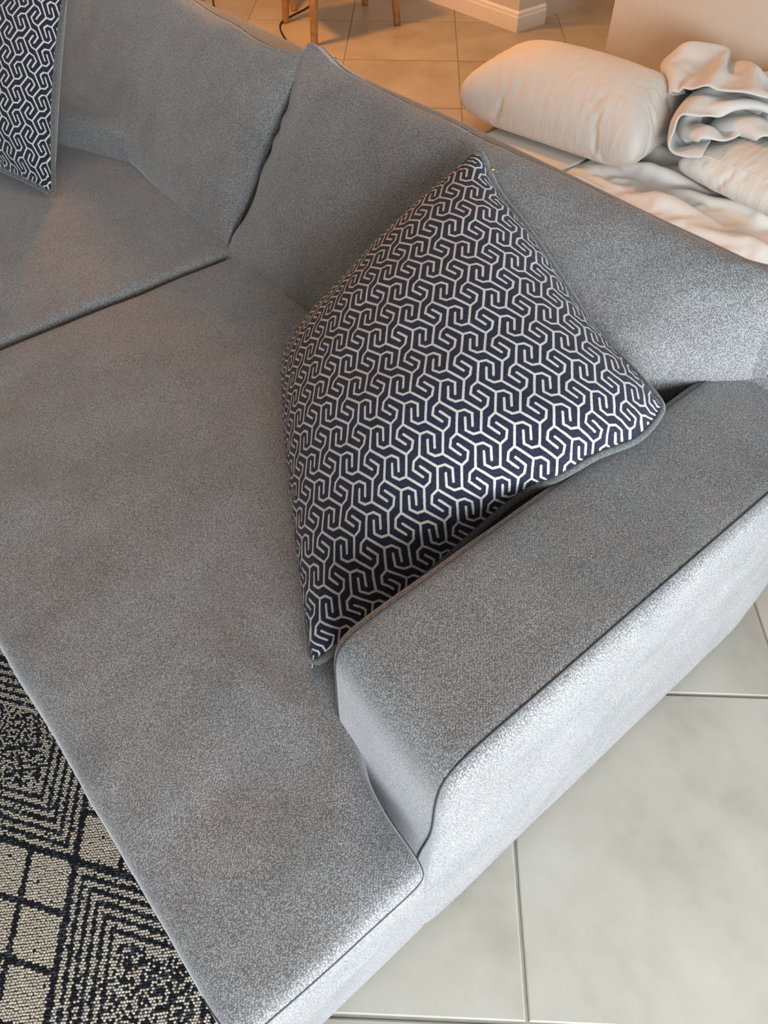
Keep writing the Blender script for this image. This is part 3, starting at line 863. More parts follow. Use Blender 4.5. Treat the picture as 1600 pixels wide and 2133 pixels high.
     -1, -1, 0, 0, 1, 0, 0, -1, 0, 0, 0, -1, -1, 1, 1, 0, 1, 0, 0, 0, 1, 1, 2, 3, 4, 3, 2, 35, -2, -3, -3, -3, -3, -2, -1, 0, -1, 0, 0, 0, 0, 0, -1, 0, 0, 0, 1, 0, 0, 1, 0, 0, 1, 1, 1,
     3, 4, 3, 3, 2, 35, -2, -3, -3, -3, -3, -2, -1, -1, 0, -1, 0, 0, 0, 0, 1, 0, 0, 0, 0, 0, 0, 0, 0, 1, 0, 2, 1, 3, 4, 3, 3, 1, 36, -2, -3, -3, -3, -3, -2, -1, -1, 0, -1, 0, 1, 0, 0,
     0, 0, 0, 0, 0, 0, 0, 0, 0, 1, 0, 2, 1, 3, 4, 3, 3, 1, 36, -2, -3, -3, -3, -3, -2, -1, -1, 0, 0, 0, 0, 0, 0, 0, 0, 1, 0, 0, 0, 0, 0, 0, 0, 1, 1, 2, 2, 3, 3, 3, 2, 35, -1, -3, -3,
     -3, -3, -2, -1, -1, 0, 0, 0, 0, 1, 0, 0, 0, 0, 0, 0, 0, 0, 0, 0, 0, 1, 1, 2, 2, 2, 4, 3, 2, 35, -1, -3, -3, -5, -2, -1, -1, 0, 0, 0, 0, 0, 0, 0, 0, 0, 0, 0, 0, 1, 0, 0, 0, 0, 0,
     1, 2, 2, 2, 1, 1, 1, 41, -2, -3, -6, -1, -2, -1, 0, -1, 0, 0, 0, 0, 0, 0, 1, 0, 0, 0, 0, 0, 0, 0, 0, 0, 1, 1, 1, 2, 2, 0, -1, 4, 40, -7, 1, -6, 0, -1, 0, -1, 0, 0, 0, 0, 0, 0, 0,
     0, 0, 0, 0, 0, 0, 0, 1, 0, 0, 0, 1, 1, 2, 0, 1, 0, 1, 40, -8, -1, 0, 0, -1, 0, 0, -1, 0, 0, 0, 0, 0, 0, 0, 0, 0, 1, 0, 0, 0, 0, 0, 0, 1, 0, 1, 0, 0, 1, 1, 2, 31, 0, 0, 0, 0, 0,
     -1, 0, 0, 0, 0, 0, 0, 0, 0, 0, 0, 0, 0, 0, 0, 0, 0, 1, 0, 0, 0, 1, 0, 1, 0, 1, 1, 32, 0, 0, 0, 0, 0, -1, 0, 0, 0, 0, 0, 0, 0, 0, 0, 0, 0, 0, 0, 1, 0, 0, 0, 0, 0, 1, 0, 1, 0, 0, 1,
     0, 34, 0, -1, 0, 0, 0, 0, 0, 0, -1, 0, 0, 0, 0, 0, 1, 0, 0, 0, 0, 0, 0, 0, 0, 1, 0, 0, 0, 1, 0, 0, 1, 0, 34, 0, 0, 0, -1, 0, 0, 0, 0, 0, 0, 0, 0, 0, 0, 0, 0, 0, 0, 0, 0, 0, 1, 0,
     0, 0, 0, 1, 0, 0, 1, 0, 0, 34, 0, 0, 0, 0, 0, -1, 0, 0, 0, 0, 0, 0, 0, 0, 0, 0, 1, 0, 0, 0, 0, 0, 0, 0, 1, 0, 0, 0, 1, 0, 0, 0, 34, 0, 0, 0, 0, 0, 0, 0, 0, 0, 0, 0, 0, 0, 0, 0, 0,
     0, 0, 0, 0, 0, 0, 1, 0, 0, 0, 0, 1, 0, 0, 0, 0, 35, -1, 0, 0, 0, 0, 0, 0, 0, 0, 0, 0, 0, 0, 0, 0, 0, 0, 0, 0, 1, 0, 0, 0, 0, 0, 0, 1, 0, 0, 0, 0, 0, 35, 0, 0, 0, -1, 0, 0, 0, 0,
     0, 0, 0, 0, 0, 0, 1, 0, 0, 0, 0, 0, 0, 0, 0, 0, 1, 0, 0, 0, 0, 0, 1, 0, 34, 0, 0, 0, 0, 0, 0, 0, 0, 0, 0, 0, 0, 0, 0, 0, 0, 0, 0, 0, 0, 0, 1, 0, 0, 0, 0, 0, 0, 0, 1, 0, 0, 34, 0,
     0, 0, 0, 0, 0, 0, 0, 0, 0, 0, 0, 0, 0, 0, 0, 1, 0, 0, 0, 0, 0, 0, 0, 0, 0, 0, 1, 0, 0, 0, 0, 35, -1, 0, 0, 0, 0, 0, 0, 0, 0, 0, 1, 0, 0, 0, 0, 0, 0, 0, 0, 0, 0, 0, 0, 0, 1, 0, 0,
     0, 0, 0, 0, 0, 35, 0, 0, -1, 0, 0, 1, 0, 0, 0, 0, 0, 0, 0, 0, 0, 0, 0, 0, 1, 0, 0, 0, 0, 0, 0, 0, 0, 0, 0, 0, 0, 0, 35, 0, 0, 0, 0, 0, 0, 0, 0, 0, 0, 0, 0, 0, 1, 0, 0, 0, 0, 0, 0,
     0, 0, 0, 0, 0, 0, 0, 0, 0, 0, 1, 0, 34, 0, 0, 0, 0, 0, 0, 0, 0, 0, 1, 0, 0, 0, 0, 0, 0, 0, 0, 0, 0, 0, 0, 1, 0, 0, 0, 0, 0, 0, 0, 0, 0, 34, 0, 0, 0, 0, 0, 0, 1, 0, 0, 0, 0, 0, 0,
     0, 0, 1, 0, 0, 0, 0, 0, 0, 0, 0, 0, 0, 0, 0, 0, 0, 0, 0, 34, 0, 0, 0, 1, 0, 0, 0, 0, 0, 0, 0, 1, 0, 0, 0, 0, 0, 0, 0, 0, 0, 0, 0, 0, 0, 0, 0, 0, 0, 0, 0, 0, 35, 0, 0, 0, 0, 0, 0,
     0, 0, 1, 0, 0, 0, 0, 0, 0, 0, 0, 1, 0, 0, 0, 0, 0, 0, 0, 0, 0, -1, 0, 0, -1, 0, 36, 0, 0, 0, 0, 0, 0, 1, 0, 0, 0, 0, 0, 0, 1, 0, 0, 0, 0, 0, 0, 0, 0, 0, 0, 0, 0, 0, 0, -1, 0, -1,
     0, 36, 0, 0, 0, 0, 0, 1, 0, 0, 0, 0, 1, 0, 0, 0, 0, 0, 0, 0, 0, 0, 0, 0, 0, 0, 0, 0, 0, 0, -1, 0, 0, -1, 36, 0, 0, 0, 1, 0, 0, 0, 0, 1, 0, 0, 0, 0, 0, 0, 1, 0, 0, 0, 0, 0, 0, 0,
     0, 0, 0, -1, 0, 0, -1, 0, -1, 36, 0, 0, 1, 0, 0, 0, 1, 0, 0, 0, 0, 1, 0, 0, 0, 0, 0, 0, 0, 0, 0, 0, 0, 0, 0, 0, 0, -1, 0, -1, 0, -1, 37, 0, 0, 0, 0, 0, 1, 0, 0, 0, 1, 0, 0, 0, 0,
     0, 0, 0, 1, 0, 0, 0, 0, 0, 0, 0, -1, 0, 0, -1, 0, -1, 0, 36, 0, 0, 0, 0, 0, 1, 0, 1, 0, 0, 0, 0, 0, 1, 0, 0, 0, 0, 0, 0, 0, 0, 0, 0, 0, 0, -1, 0, -1, 0, -1, 0, 36, 0, 0, 0, 0, 1,
     0, 1, 0, 0, 0, 1, 0, 0, 0, 0, 0, 0, 0, 0, 0, 1, 0, 0, -1, 0, 0, 0, -1, -1, 0, -1, 0, 36, 0, 0, 0, 0, 1, 0, 1, 0, 1, 0, 0, 0, 0, 0, 0, 1, 0, 0, 0, 0, 0, 0, 0, 0, 0, -1, 0, -1, 0,
     -1, -1, 0, 32, -1, 1, 2, 1, 2, 1, 0, 1, 0, 0, 0, 1, 0, 0, 0, 0, 0, 0, 0, 0, 0, 0, 0, 0, 0, 0, -1, -1, 0, -1, 0, -1, 21, 2, 6, 5, 1, 2, 1, 1, 0, 1, 0, 0, 0, 0, 0, 0, 0, 0, 1, 0, 0,
     0, 0, 0, 0, 0, -1, -1, 0, -1, -1, 0, -1, 21, 2, 4, 4, 2, 3, 2, 1, 1, 0, 0, 0, 0, 1, 0, 0, 0, 0, 0, 0, 0, 0, 0, 0, 0, 0, -1, -1, 0, -1, 0, -2, -6, 27, 2, 2, 3, 4, 4, 2, 1, 1, 0, 1,
     0, 0, 0, 0, 0, 0, 0, 0, 0, 1, 0, 0, 0, 0, -1, 0, -2, -1, -3, 0, 0, -8, 29, 2, 3, 3, 4, 4, 2, 2, 0, 1, 0, 0, 0, 0, 0, 1, 0, 0, 0, 0, 0, 0, 0, 0, 0, 0, -1, -1, -2, -6, -3, -3, 1,
     29, 2, 3, 3, 4, 4, 2, 2, 0, 1, 0, 1, 0, 0, 0, 0, 0, 0, 0, 0, 0, 1, 0, -1, 0, 0, -1, -1, -4, -4, -4, -3, -2, 32, 2, 4, 4, 3, 4, 2, 1, 1, 1, 0, 0, 0, 0, 1, 0, 0, 0, 0, 0, 0, 0, 0,
     0, 0, -1, 0, -2, -3, -4, -4, -3, -2, 32, 2, 4, 4, 3, 3, 2, 1, 1, 0, 0, 0, 0, 0, 0, 0, 0, 0, 1, 0, 1, 0, 0, -1, 0, 0, 0, -1, -3, -3, -5, -3, -3, 32, 3, 4, 4, 3, 2, 1, 0, 0, 1, -3,
     1, -1, 0, 0, 0, 0, 0, 0, -2, 5, 0, -5, 4, 1, 1, 0, 0, -1, -3, -5, -4, -2, 32, 3, 4, 4, 2, -1, -1, -1, 0, 1, -9, 4, -2, 0, -1, 0, 0, 0, -1, 3, -15, 14, 1, 2, 2, 2, 2, 2, 1, -2, -3,
     -5, -3, 32, 3, 5, 1, -2, -3, -3, -3, -2, -16, 13, -6, 2, -1, 0, -1, -1, 0, -1, -1, -18, 19, 5, 1, 4, 4, 4, 4, 3, 2, -1, -4, -4, 32, 4, -1, -4, -5, -6, -5, -5, -8, -19, 17, 0, -1,
     0, -2, -1, 0, -1, -1, -1, -18, 0, 25, 3, 1, 9, 6, 5, 6, 4, 5, 1, -5, 32, -6, -8, -7, -7, -8, -6, -7, -21, -8, 18, 1, -2, -2, -1, -2, -1, 1, -3, 0, -5, -19, 27, 8, 6, 8, 6, 0, 13,
     8, 8, 8, 5,),
    (-517, -11, 32, 33, 20, 35, 35, 35, 35, 34, 36, 35, 35, 35, 34, 35, 35, 36, 21, 24, 34, 35, 34, 36, 34, 35, 35, 35, 35, 35, 35, 23, 35, 33, 34, -1118, 18, 33, 35, 31, 28, 34, 35,
     36, 35, 34, 36, 35, 33, 36, 36, 34, 35, 24, 19, 37, 35, 36, 33, 36, 34, 35, 35, 35, 35, 28, 33, 35, 35, 19, -1092, 3, 26, 36, 35, 34, 30, 33, 35, 36, 34, 35, 36, 35, 35, 35, 35,
     23, 35, 23, 35, 35, 35, 34, 35, 35, 34, 36, 34, 31, 35, 36, 35, 26, -1, -1062, 10, 12, 31, 35, 34, 32, 35, 35, 35, 35, 35, 35, 35, 35, 36, 34, 25, 24, 35, 35, 35, 34, 36, 34, 35,
     34, 36, 35, 34, 35, 35, 30, 18, 8, -1046, -1, 15, 22, 30, 36, 34, 35, 35, 35, 35, 35, 35, 35, 36, 35, 34, 28, 25, 35, 35, 35, 35, 35, 34, 36, 35, 34, 36, 35, 34, 32, 23, 15, 7,
     -1035, 13, 7, 21, 27, 31, 34, 35, 36, 35, 35, 35, 35, 35, 36, 35, 31, 34, 26, 35, 35, 35, 35, 35, 35, 35, 36, 35, 35, 34, 33, 27, 22, 12, -1, -1006, -4, 22, 11, 26, 32, 31, 35,
     35, 35, 35, 35, 36, 35, 35, 34, 29, 34, 34, 35, 35, 35, 36, 35, 35, 35, 35, 35, 35, 35, 29, 27, 16, 8, 12, -1008, 8, 7, 20, 23, 27, 37, 29, 35, 35, 35, 35, 36, 35, 35, 34, 36, 33,
     32, 35, 35, 35, 36, 35, 35, 36, 34, 36, 33, 33, 26, 20, 14, 21, -4, -979, 0, 10, 21, 17, 27, 30, 33, 34, 34, 34, 37, 35, 35, 35, 35, 35, 34, 35, 34, 36, 35, 35, 36, 36, 35, 34,
     34, 35, 26, 28, 21, 18, 6, 9, -983, 9, 18, 9, 26, 19, 30, 31, 33, 34, 35, 35, 36, 35, 35, 35, 36, 34, 36, 35, 35, 35, 36, 35, 35, 36, 32, 36, 32, 29, 28, 19, 8, 19, 2, -966, 3,
     10, 16, 21, 24, 26, 30, 33, 34, 34, 35, 36, 35, 35, 36, 35, 35, 36, 36, 35, 35, 36, 35, 36, 34, 34, 33, 29, 31, 20, 22, 18, 7, 8, -953, 2, 6, 17, 19, 23, 25, 34, 28, 33, 34, 35,
     35, 36, 35, 36, 35, 36, 35, 36, 36, 35, 35, 36, 35, 34, 33, 32, 31, 25, 26, 16, 11, 13, 6, -946, 7, 15, 9, 18, 24, 26, 26, 30, 34, 34, 35, 35, 36, 35, 35, 36, 36, 36, 35, 36, 35,
     36, 34, 36, 34, 33, 31, 28, 29, 22, 18, 15, 10, -2, -931, 5, 12, 15, 18, 18, 21, 33, 29, 33, 33, 35, 35, 35, 36, 36, 35, 36, 35, 36, 36, 35, 36, 35, 34, 33, 34, 31, 29, 23, 19,
     27, 16, -7, -1, -910, -1, 7, 16, 17, 22, 27, 27, 29, 35, 32, 36, 34, 36, 35, 35, 36, 36, 36, 35, 36, 35, 36, 35, 34, 34, 32, 30, 25, 29, 22, 18, 16, 12, 6, -907, 0, -9, 12, 14,
     28, 25, 27, 29, 30, 34, 34, 34, 35, 37, 35, 35, 36, 36, 35, 36, 35, 36, 34, 35, 33, 31, 29, 32, 15, 17, 15, 14, 15, 19, -926, 11, 19, 11, 11, 10, 25, 30, 29, 34, 33, 34, 35, 34,
     36, 36, 35, 36, 36, 35, 36, 35, 35, 35, 34, 34, 31, 30, 30, 26, 18, 16, 16, -2, 7, -913, 3, 11, 14, 16, 23, 26, 28, 29, 31, 34, 34, 35, 35, 35, 36, 35, 36, 36, 35, 36, 35, 35, 35,
     33, 33, 31, 28, 25, 25, 24, 18, 17, 12, 6, -923, 9, 13, 11, 16, 20, 24, 28, 31, 29, 33, 32, 37, 34, 35, 36, 35, 36, 36, 36, 35, 35, 35, 34, 36, 30, 32, 30, 27, 24, 16, 25, 14, 13,
     4, -921, 6, 8, 26, 19, 20, 21, 22, 23, 37, 32, 34, 32, 38, 34, 36, 35, 36, 36, 35, 36, 35, 35, 34, 30, 36, 32, 26, 26, 24, 28, 16, 14, 10, 8, -919, 9, 13, 9, 19, 22, 26, 26, 29,
     29, 32, 33, 34, 35, 35, 35, 36, 36, 35, 36, 36, 35, 34, 36, 32, 32, 28, 34, 24, 25, 20, 18, 14, 11, 9, -915, 4, 11, 16, 18, 20, 23, 28, 28, 32, 31, 37, 31, 35, 35, 36, 34, 37, 36,
     36, 35, 35, 34, 34, 34, 33, 30, 27, 29, 23, 22, 19, 15, 12, -2, -912, 8, 12, 15, 19, 24, 24, 26, 29, 28, 32, 30, 36, 35, 35, 35, 36, 36, 35, 36, 36, 35, 34, 34, 33, 32, 30, 29,
     21, 31, 22, 19, 16, 6, 14, -919, 6, 11, 18, 21, 14, 27, 26, 26, 33, 31, 33, 34, 34, 35, 35, 35, 37, 35, 36, 35, 35, 35, 32, 36, 30, 31, 28, 27, 22, 21, 18, 19, 15, 9, -923, 7, 12,
     16, 19, 24, 22, 27, 29, 25, 36, 32, 33, 35, 35, 35, 36, 35, 36, 36, 35, 35, 35, 37, 29, 34, 28, 29, 26, 27, 20, 21, 15, 10, 9, -918, 6, 11, 15, 18, 23, 24, 26, 29, 31, 31, 33, 34,
     34, 35, 35, 36, 36, 36, 35, 35, 35, 35, 32, 37, 28, 31, 28, 27, 23, 23, 17, 16, 12, 1, -909, 11, 16, 7, 20, 20, 26, 26, 27, 31, 31, 33, 34, 34, 35, 35, 36, 36, 36, 35, 35, 35, 35,
     33, 31, 37, 24, 33, 18, 29, 23, 19, 15, 9, 10, -915, 7, 11, 15, 16, 24, 23, 27, 30, 29, 33, 33, 33, 35, 35, 34, 37, 36, 36, 35, 35, 36, 34, 34, 33, 32, 29, 28, 27, 25, 21, 20, 15,
     14, 5, -913, 4, 8, 14, 27, 14, 28, 25, 29, 33, 29, 33, 34, 34, 35, 35, 36, 35, 36, 36, 35, 35, 33, 36, 33, 29, 36, 26, 27, 24, 20, 17, 15, 10, 9, -916, 9, 12, 16, 17, 26, 18, 29,
     28, 30, 32, 33, 34, 34, 35, 35, 36, 35, 36, 35, 36, 36, 35, 32, 33, 28, 35, 26, 32, 15, 29, 19, 13, 11, 6, -909, 6, 10, 14, 17, 20, 27, 25, 29, 28, 31, 34, 39, 31, 34, 37, 35, 36,
     35, 36, 35, 35, 34, 35, 33, 34, 27, 29, 24, 29, 20, 16, 10, 16, 8, -916, 5, 12, 18, 19, 22, 22, 29, 24, 34, 30, 33, 36, 34, 35, 35, 36, 35, 36, 36, 35, 35, 34, 34, 35, 29, 32, 30,
     25, 22, 22, 20, 18, 6, 3, -917, 14, 14, 15, 18, 21, 23, 26, 29, 30, 35, 30, 34, 35, 35, 35, 36, 35, 36, 36, 35, 35, 35, 34, 32, 32, 31, 28, 27, 25, 22, 19, 18, 13, 5, -915, -1,
     10, 15, 20, 22, 25, 27, 29, 30, 29, 35, 34, 36, 35, 35, 36, 35, 36, 35, 36, 35, 35, 34, 35, 30, 29, 30, 28, 23, 19, 16, 15, 13, 10, -920, 13, 5, 17, 20, 25, 22, 25, 29, 29, 33,
     32, 35, 34, 35, 36, 35, 36, 36, 35, 36, 35, 35, 34, 33, 32, 32, 27, 26, 24, 23, 18, 15, 11, 8, -918, 4, 14, 16, 19, 18, 23, 28, 26, 33, 33, 33, 33, 36, 35, 36, 36, 35, 35, 37, 35,
     35, 35, 35, 33, 32, 30, 30, 29, 24, 20, 20, 14, 8, 7, -923, 15, 5, 13, 19, 20, 36, 20, 30, 29, 32, 33, 34, 35, 36, 36, 36, 36, 35, 35, 36, 35, 35, 34, 35, 33, 30, 29, 27, 26, 27,
     8, 22, 13, 4, -920, -2, 22, 12, 11, 23, 23, 27, 26, 35, 32, 34, 34, 35, 36, 36, 35, 36, 36, 35, 36, 35, 35, 35, 33, 33, 31, 28, 25, 25, 23, 23, 12, 12, 7, -924, 8, 6, 15, 24, 23,
     23, 20, 32, 30, 33, 34, 33, 36, 36, 35, 36, 36, 36, 36, 35, 36, 35, 34, 34, 33, 31, 31, 28, 23, 22, 15, 19, 11, 6, -924, 3, 11, 13, 16, 20, 24, 36, 24, 32, 31, 36, 35, 35, 35, 36,
     36, 35, 36, 37, 36, 35, 35, 35, 34, 33, 31, 29, 30, 24, 21, 21, 15, 8, 6, -921, 18, 11, 11, 10, 7, 26, 28, 32, 32, 34, 34, 35, 35, 35, 36, 36, 36, 36, 35, 36, 36, 36, 34, 32, 36,
     34, 30, 23, 30, 23, 16, 5, 20, 7, -910, -5, -5, 13, 14, 21, 27, 31, 31, 32, 35, 34, 35, 35, 35, 36, 36, 35, 36, 36, 36, 37, 35, 35, 35, 33, 32, 31, 30, 25, 22, 16, 15, 4, 6, -932,
     -4, 21, 9, 19, 27, 23, 28, 30, 38, 30, 35, 34, 36, 35, 36, 35, 36, 37, 36, 35, 36, 35, 35, 35, 35, 32, 32, 31, 22, 19, 26, 15, 12, 3, -948, 14, -2, 14, 23, 18, 28, 30, 33, 32, 34,
     35, 35, 36, 36, 35, 36, 35, 36, 36, 36, 36, 35, 35, 35, 34, 35, 31, 30, 30, 23, 19, 15, -9, 0, -938, 5, 16, 16, 13, 25, 28, 30, 33, 33, 34, 35, 35, 36, 35, 36, 36, 35, 36, 36, 35,
     36, 35, 36, 34, 35, 34, 32, 33, 21, 32, 7, 10, 18, 2, -955, 6, 8, 15, 23, 24, 27, 31, 33, 34, 35, 35, 35, 36, 35, 35, 36, 36, 35, 35, 35, 36, 35, 36, 35, 33, 36, 34, 28, 33, 18,
     28, 10, -2, 3, -964, 5, 11, 19, 21, 27, 30, 31, 34, 35, 36, 34, 36, 35, 36, 35, 35, 36, 35, 34, 36, 35, 35, 35, 36, 35, 34, 34, 33, 29, 27, 18, 21, 13, 0, -983, -2, 18, 12, 22,
     28, 31, 33, 35, 35, 35, 35, 35, 36, 34, 35, 36, 35, 34, 36, 34, 34, 36, 35, 35, 36, 34, 35, 33, 32, 27, 23, 9, 15, 9, -1006, 9, 9, 20, 24, 29, 34, 35, 35, 35, 35, 35, 34, 35, 34,
     36, 35, 35, 35, 34, 36, 35, 31, 35, 35, 35, 35, 36, 34, 33, 30, 23, 20, 11, 4, -1012, 0, 14, 20, 26, 33, 35, 35, 36, 35, 35, 35, 32, 34, 34, 36, 35, 35, 36, 35, 31, 34, 32, 36,
     34, 35, 35, 35, 36, 36, 33, 26, 18, 14, 6, -1034, 3, 17, 23, 30, 35, 35, 36, 35, 35, 35, 35, 30, 32, 36, 35, 35, 36, 35, 36, 30, 31, 33, 35, 35, 35, 33, 36, 35, 35, 32, 36, 23,
     14, 4, -1051, 9, 16, 26, 36, 35, 35, 36, 35, 33, 35, 35, 28, 33, 35, 35, 36, 35, 35, 36, 31, 28, 34, 34, 34, 36, 32, 34, 36, 35, 35, 34, 30, 18, 7, -1070, 16, 13, 35, 35, 34, 36,
     33, 36, 34, 30, 35, 31, 32, 36, 35, 35, 36, 34, 36, 32, 32, 34, 26, 35, 35, 33, 34, 36, 33, 34, 35, 36, 25, 0, -1073, -1, 34, 35, 35, 34, 35, 33, 35, 25, 35, 35, 34, 33, 35, 35,
     36, 35, 35, 35, 34, 36, 29, 23, 35, 35, 34, 36, 31, 34, 34, 34, 36, 36, 14, -1129, 35, 35, 35, 35, 32, 35, 35, 33, 24, 34, 35, 35, 35, 34, 35, 36, 35, 35, 35, 35, 36, 29, 20, 35,
     35, 37, 35, 31, 35, 32, 36, 33, 33, -15, -1037, 19, 34, 24, 35, 34, 35, 35, 35, 35, 35, 35, 35, 35, 35, 35, 35, 20, 34, 27, 35, 35, 35, 35, 35, 35, 34, 35, 35, 35, 28, 35, 34,
     -1073, 28, 32, 35, 30, 35, 34, 35, 35, 35, 35, 35, 35, 35, 35, 35, 35, 34, 30, 22, 34, 35, 35, 35, 35, 35, 35, 35, 35, 33, 34, 35, 23, -1053, 11, 28, 32, 35, 35, 35, 35, 35, 35,
     35, 35, 35, 35, 35, 35, 36, 35, 29, 25, 35, 35, 35, 36, 35, 35, 34, 35, 35, 35, 34, 27, 16, -1041, 15, 23, 30, 33, 35, 35, 35, 35, 36, 35, 35, 35, 35, 35, 35, 35, 35, 32, 30, 34,
     35, 35, 35, 35, 35, 35, 35, 35, 34, 29, 23, 14, -1024, 13, 20, 27, 31, 34, 34, 36, 35, 35, 35, 36, 35, 35, 35, 35, 35, 35, 33, 34, 35, 35, 35, 35, 35, 35, 35, 34, 34, 31, 27, 20,
     13, -1008, 10, 18, 25, 29, 33, 34, 35, 35, 35, 35, 36, 35, 35, 36, 35, 35, 35, 35, 35, 35, 35, 35, 35, 35, 35, 35, 34, 32, 29, 25, 12, 11, -989, 11, 16, 24, 28, 31, 33, 35, 35,
     35, 35, 36, 35, 35, 36, 35, 36, 35, 35, 36, 35, 36, 35, 35, 35, 35, 34, 33, 31, 27, 23, 18, 10, -983, 9, 16, 22, 27, 30, 33, 34, 35, 35, 35, 36, 35, 36, 35, 36, 35, 36, 35, 36,
     36, 35, 35, 36, 35, 34, 34, 33, 29, 26, 22, 16, 9, -973, 10, 16, 21, 25, 30, 32, 34, 35, 35, 35, 36, 35, 36, 35, 36, 35, 36, 35, 36, 35, 36, 35, 36, 35, 35, 33, 33, 29, 23, 21,
     14, 10, -961, 7, 15, 22, 23, 28, 32, 34, 34, 36, 35, 36, 35, 36, 35, 36, 35, 36, 35, 36, 35, 36, 35, 36, 35, 35, 33, 32, 29, 16, 20, 19, 9, -952, 8, 13, 18, 30, 26, 28, 34, 34,
     36, 35, 36, 35, 36, 35, 36, 35, 36, 35, 36, 35, 36, 35, 36, 35, 35, 33, 31, 28, 25, 15, 12, 8, -940, 7, 12, 16, 22, 27, 33, 33, 35, 36, 35, 36, 35, 36, 35, 36, 35, 36, 35, 36, 35,
     36, 35, 35, 36, 35, 33, 31, 28, 23, 3, 6, 9, -916, 8, 15, 22, 7, 28, 32, 33, 36, 35, 35, 36, 35, 36, 35, 36, 35, 36, 35, 36, 35, 35, 36, 35, 36, 35, 34, 30, 25, 21, 17, 10, -5,
     -905, 19, 7, -4, 26, 23, 31, 34, 35, 35, 35, 36, 35, 36, 35, 36, 35, 36, 35, 35, 36, 35, 36, 35, 35, 36, 33, 32, 17, 18, 17, 16, 16, -908, -12, 4, 17, 21, 28, 30, 34, 35, 35, 36,
     35, 35, 36, 35, 36, 35, 35, 36, 35, 36, 35, 36, 35, 35, 35, 34, 29, 29, 20, 16, 14, 4, -928, 5, 12, 17, 21, 26, 31, 34, 35, 35, 36, 35, 35, 36, 35, 36, 35, 35, 36, 35, 36, 35, 35,
     36, 35, 35, 34, 30, 27, 22, 16, 13, -4, -918, 5, 10, 16, 22, 26, 31, 34, 35, 35, 36, 35, 35, 36, 35, 35, 36, 35, 36, 35, 35, 36, 35, 36, 35, 35, 34, 30, 27, 21, 15, 9, 10, -926,
     5, 10, 17, 21, 26, 31, 34, 35, 35, 36, 35, 35, 36, 35, 35, 36, 35, 36, 35, 35, 36, 35, 36, 35, 35, 34, 30, 27, 21, 16, 10, 4, -922, 5, 10, 16, 22, 26, 31, 34, 35, 35, 35, 36, 35,
     36, 35, 35, 36, 35, 36, 35, 35, 36, 35, 35, 36, 35, 34, 30, 27, 21, 15, 10, 5, -921, 4, 10, 16, 22, 26, 31, 33, 36, 35, 35, 36, 35, 36, 35, 35, 36, 35, 35, 36, 35, 36, 35, 35, 36,
     35, 34, 30, 26, 22, 15, 10, 4, -920, 4, 10, 16, 22, 26, 31, 33, 36, 35, 35, 36, 35, 36, 35, 35, 36, 35, 35, 36, 35, 36, 35, 35, 36, 35, 34, 30, 26, 21, 16, 11, 1, -919, 5, 11, 15,
     22, 26, 31, 33, 36, 35, 35, 36, 35, 36, 35, 35, 36, 35, 35, 36, 35, 35, 36, 35, 36, 35, 34, 30, 26, 21, 15, 11, 5, -921, 4, 11, 15, 22, 26, 30, 34, 35, 36, 35, 36, 35, 36, 35, 35,
     36, 35, 35, 36, 35, 35, 36, 35, 36, 35, 33, 31, 26, 21, 15, 10, 5, -920, 4, 11, 15, 21, 27, 30, 34, 35, 36, 35, 36, 35, 35, 36, 35, 35, 36, 35, 36, 35, 35, 36, 35, 35, 36, 33, 31,
     26, 21, 15, 10, 4, -919, 4, 11, 15, 21, 27, 30, 34, 35, 36, 35, 36, 35, 35, 36, 35, 35, 36, 35, 35, 36, 35, 36, 35, 35, 36, 33, 31, 26, 21, 15, 10, 2, -917, 4, 10, 16, 21, 27, 30,
     34, 35, 36, 35, 35, 36, 35, 36, 35, 35, 36, 35, 35, 36, 35, 36, 35, 35, 35, 34, 31, 26, 21, 15, 9, 4, -918, 5, 9, 16, 21, 26, 31, 34, 35, 36, 35, 35, 36, 35, 35, 36, 35, 36, 35,
     35, 36, 35, 35, 36, 35, 35, 34, 31, 26, 20, 15, 10, 4, -917, 3, 10, 16, 21, 26, 31, 34, 35, 36, 35, 35, 36, 35, 35, 36, 35, 35, 36, 35, 36, 35, 35, 36, 35, 35, 34, 31, 26, 20, 15,
     10, 3, -917, 4, 10, 16, 21, 26, 31, 34, 35, 35, 36, 35, 36, 35, 35, 36, 35, 35, 36, 35, 36, 35, 35, 36, 35, 35, 34, 31, 26, 20, 16, 8, 4, -916, 3, 10, 15, 22, 26, 31, 34, 35, 35,
     36, 35, 36, 35, 35, 36, 35, 35, 36, 35, 35, 36, 35, 36, 35, 35, 34, 31, 26, 20, 14, 11, 3, -918, 4, 10, 16, 22, 26, 31, 34, 35, 35, 36, 35, 35, 36, 35, 36, 35, 35, 36, 35, 35, 36,
     35, 36, 35, 35, 34, 31, 26, 21, 16, 3, 2, -914, 6, 10, 16, 21, 27, 31, 34, 35, 35, 36, 35, 35, 36, 35, 35, 36, 35, 36, 35, 35, 36, 35, 35, 36, 35, 34, 31, 26, 21, 15, 11, 4, -920,
     3, 10, 16, 21, 27, 31, 33, 36, 35, 35, 36, 35, 36, 35, 35, 36, 35, 35, 36, 35, 36, 35, 35, 36, 35, 34, 30, 27, 21, 15, 10, 5, -922, 5, 10, 16, 21, 27, 31, 33, 36, 35, 35, 36, 35,
     36, 35, 35, 36, 35, 35, 36, 35, 36, 35, 35, 36, 35, 34, 30, 27, 21, 15, 11, 4, -922, 5, 10, 16, 21, 27, 30, 34, 35, 36, 35, 36, 35, 35, 36, 35, 36, 35, 35, 36, 35, 36, 35, 35, 36,
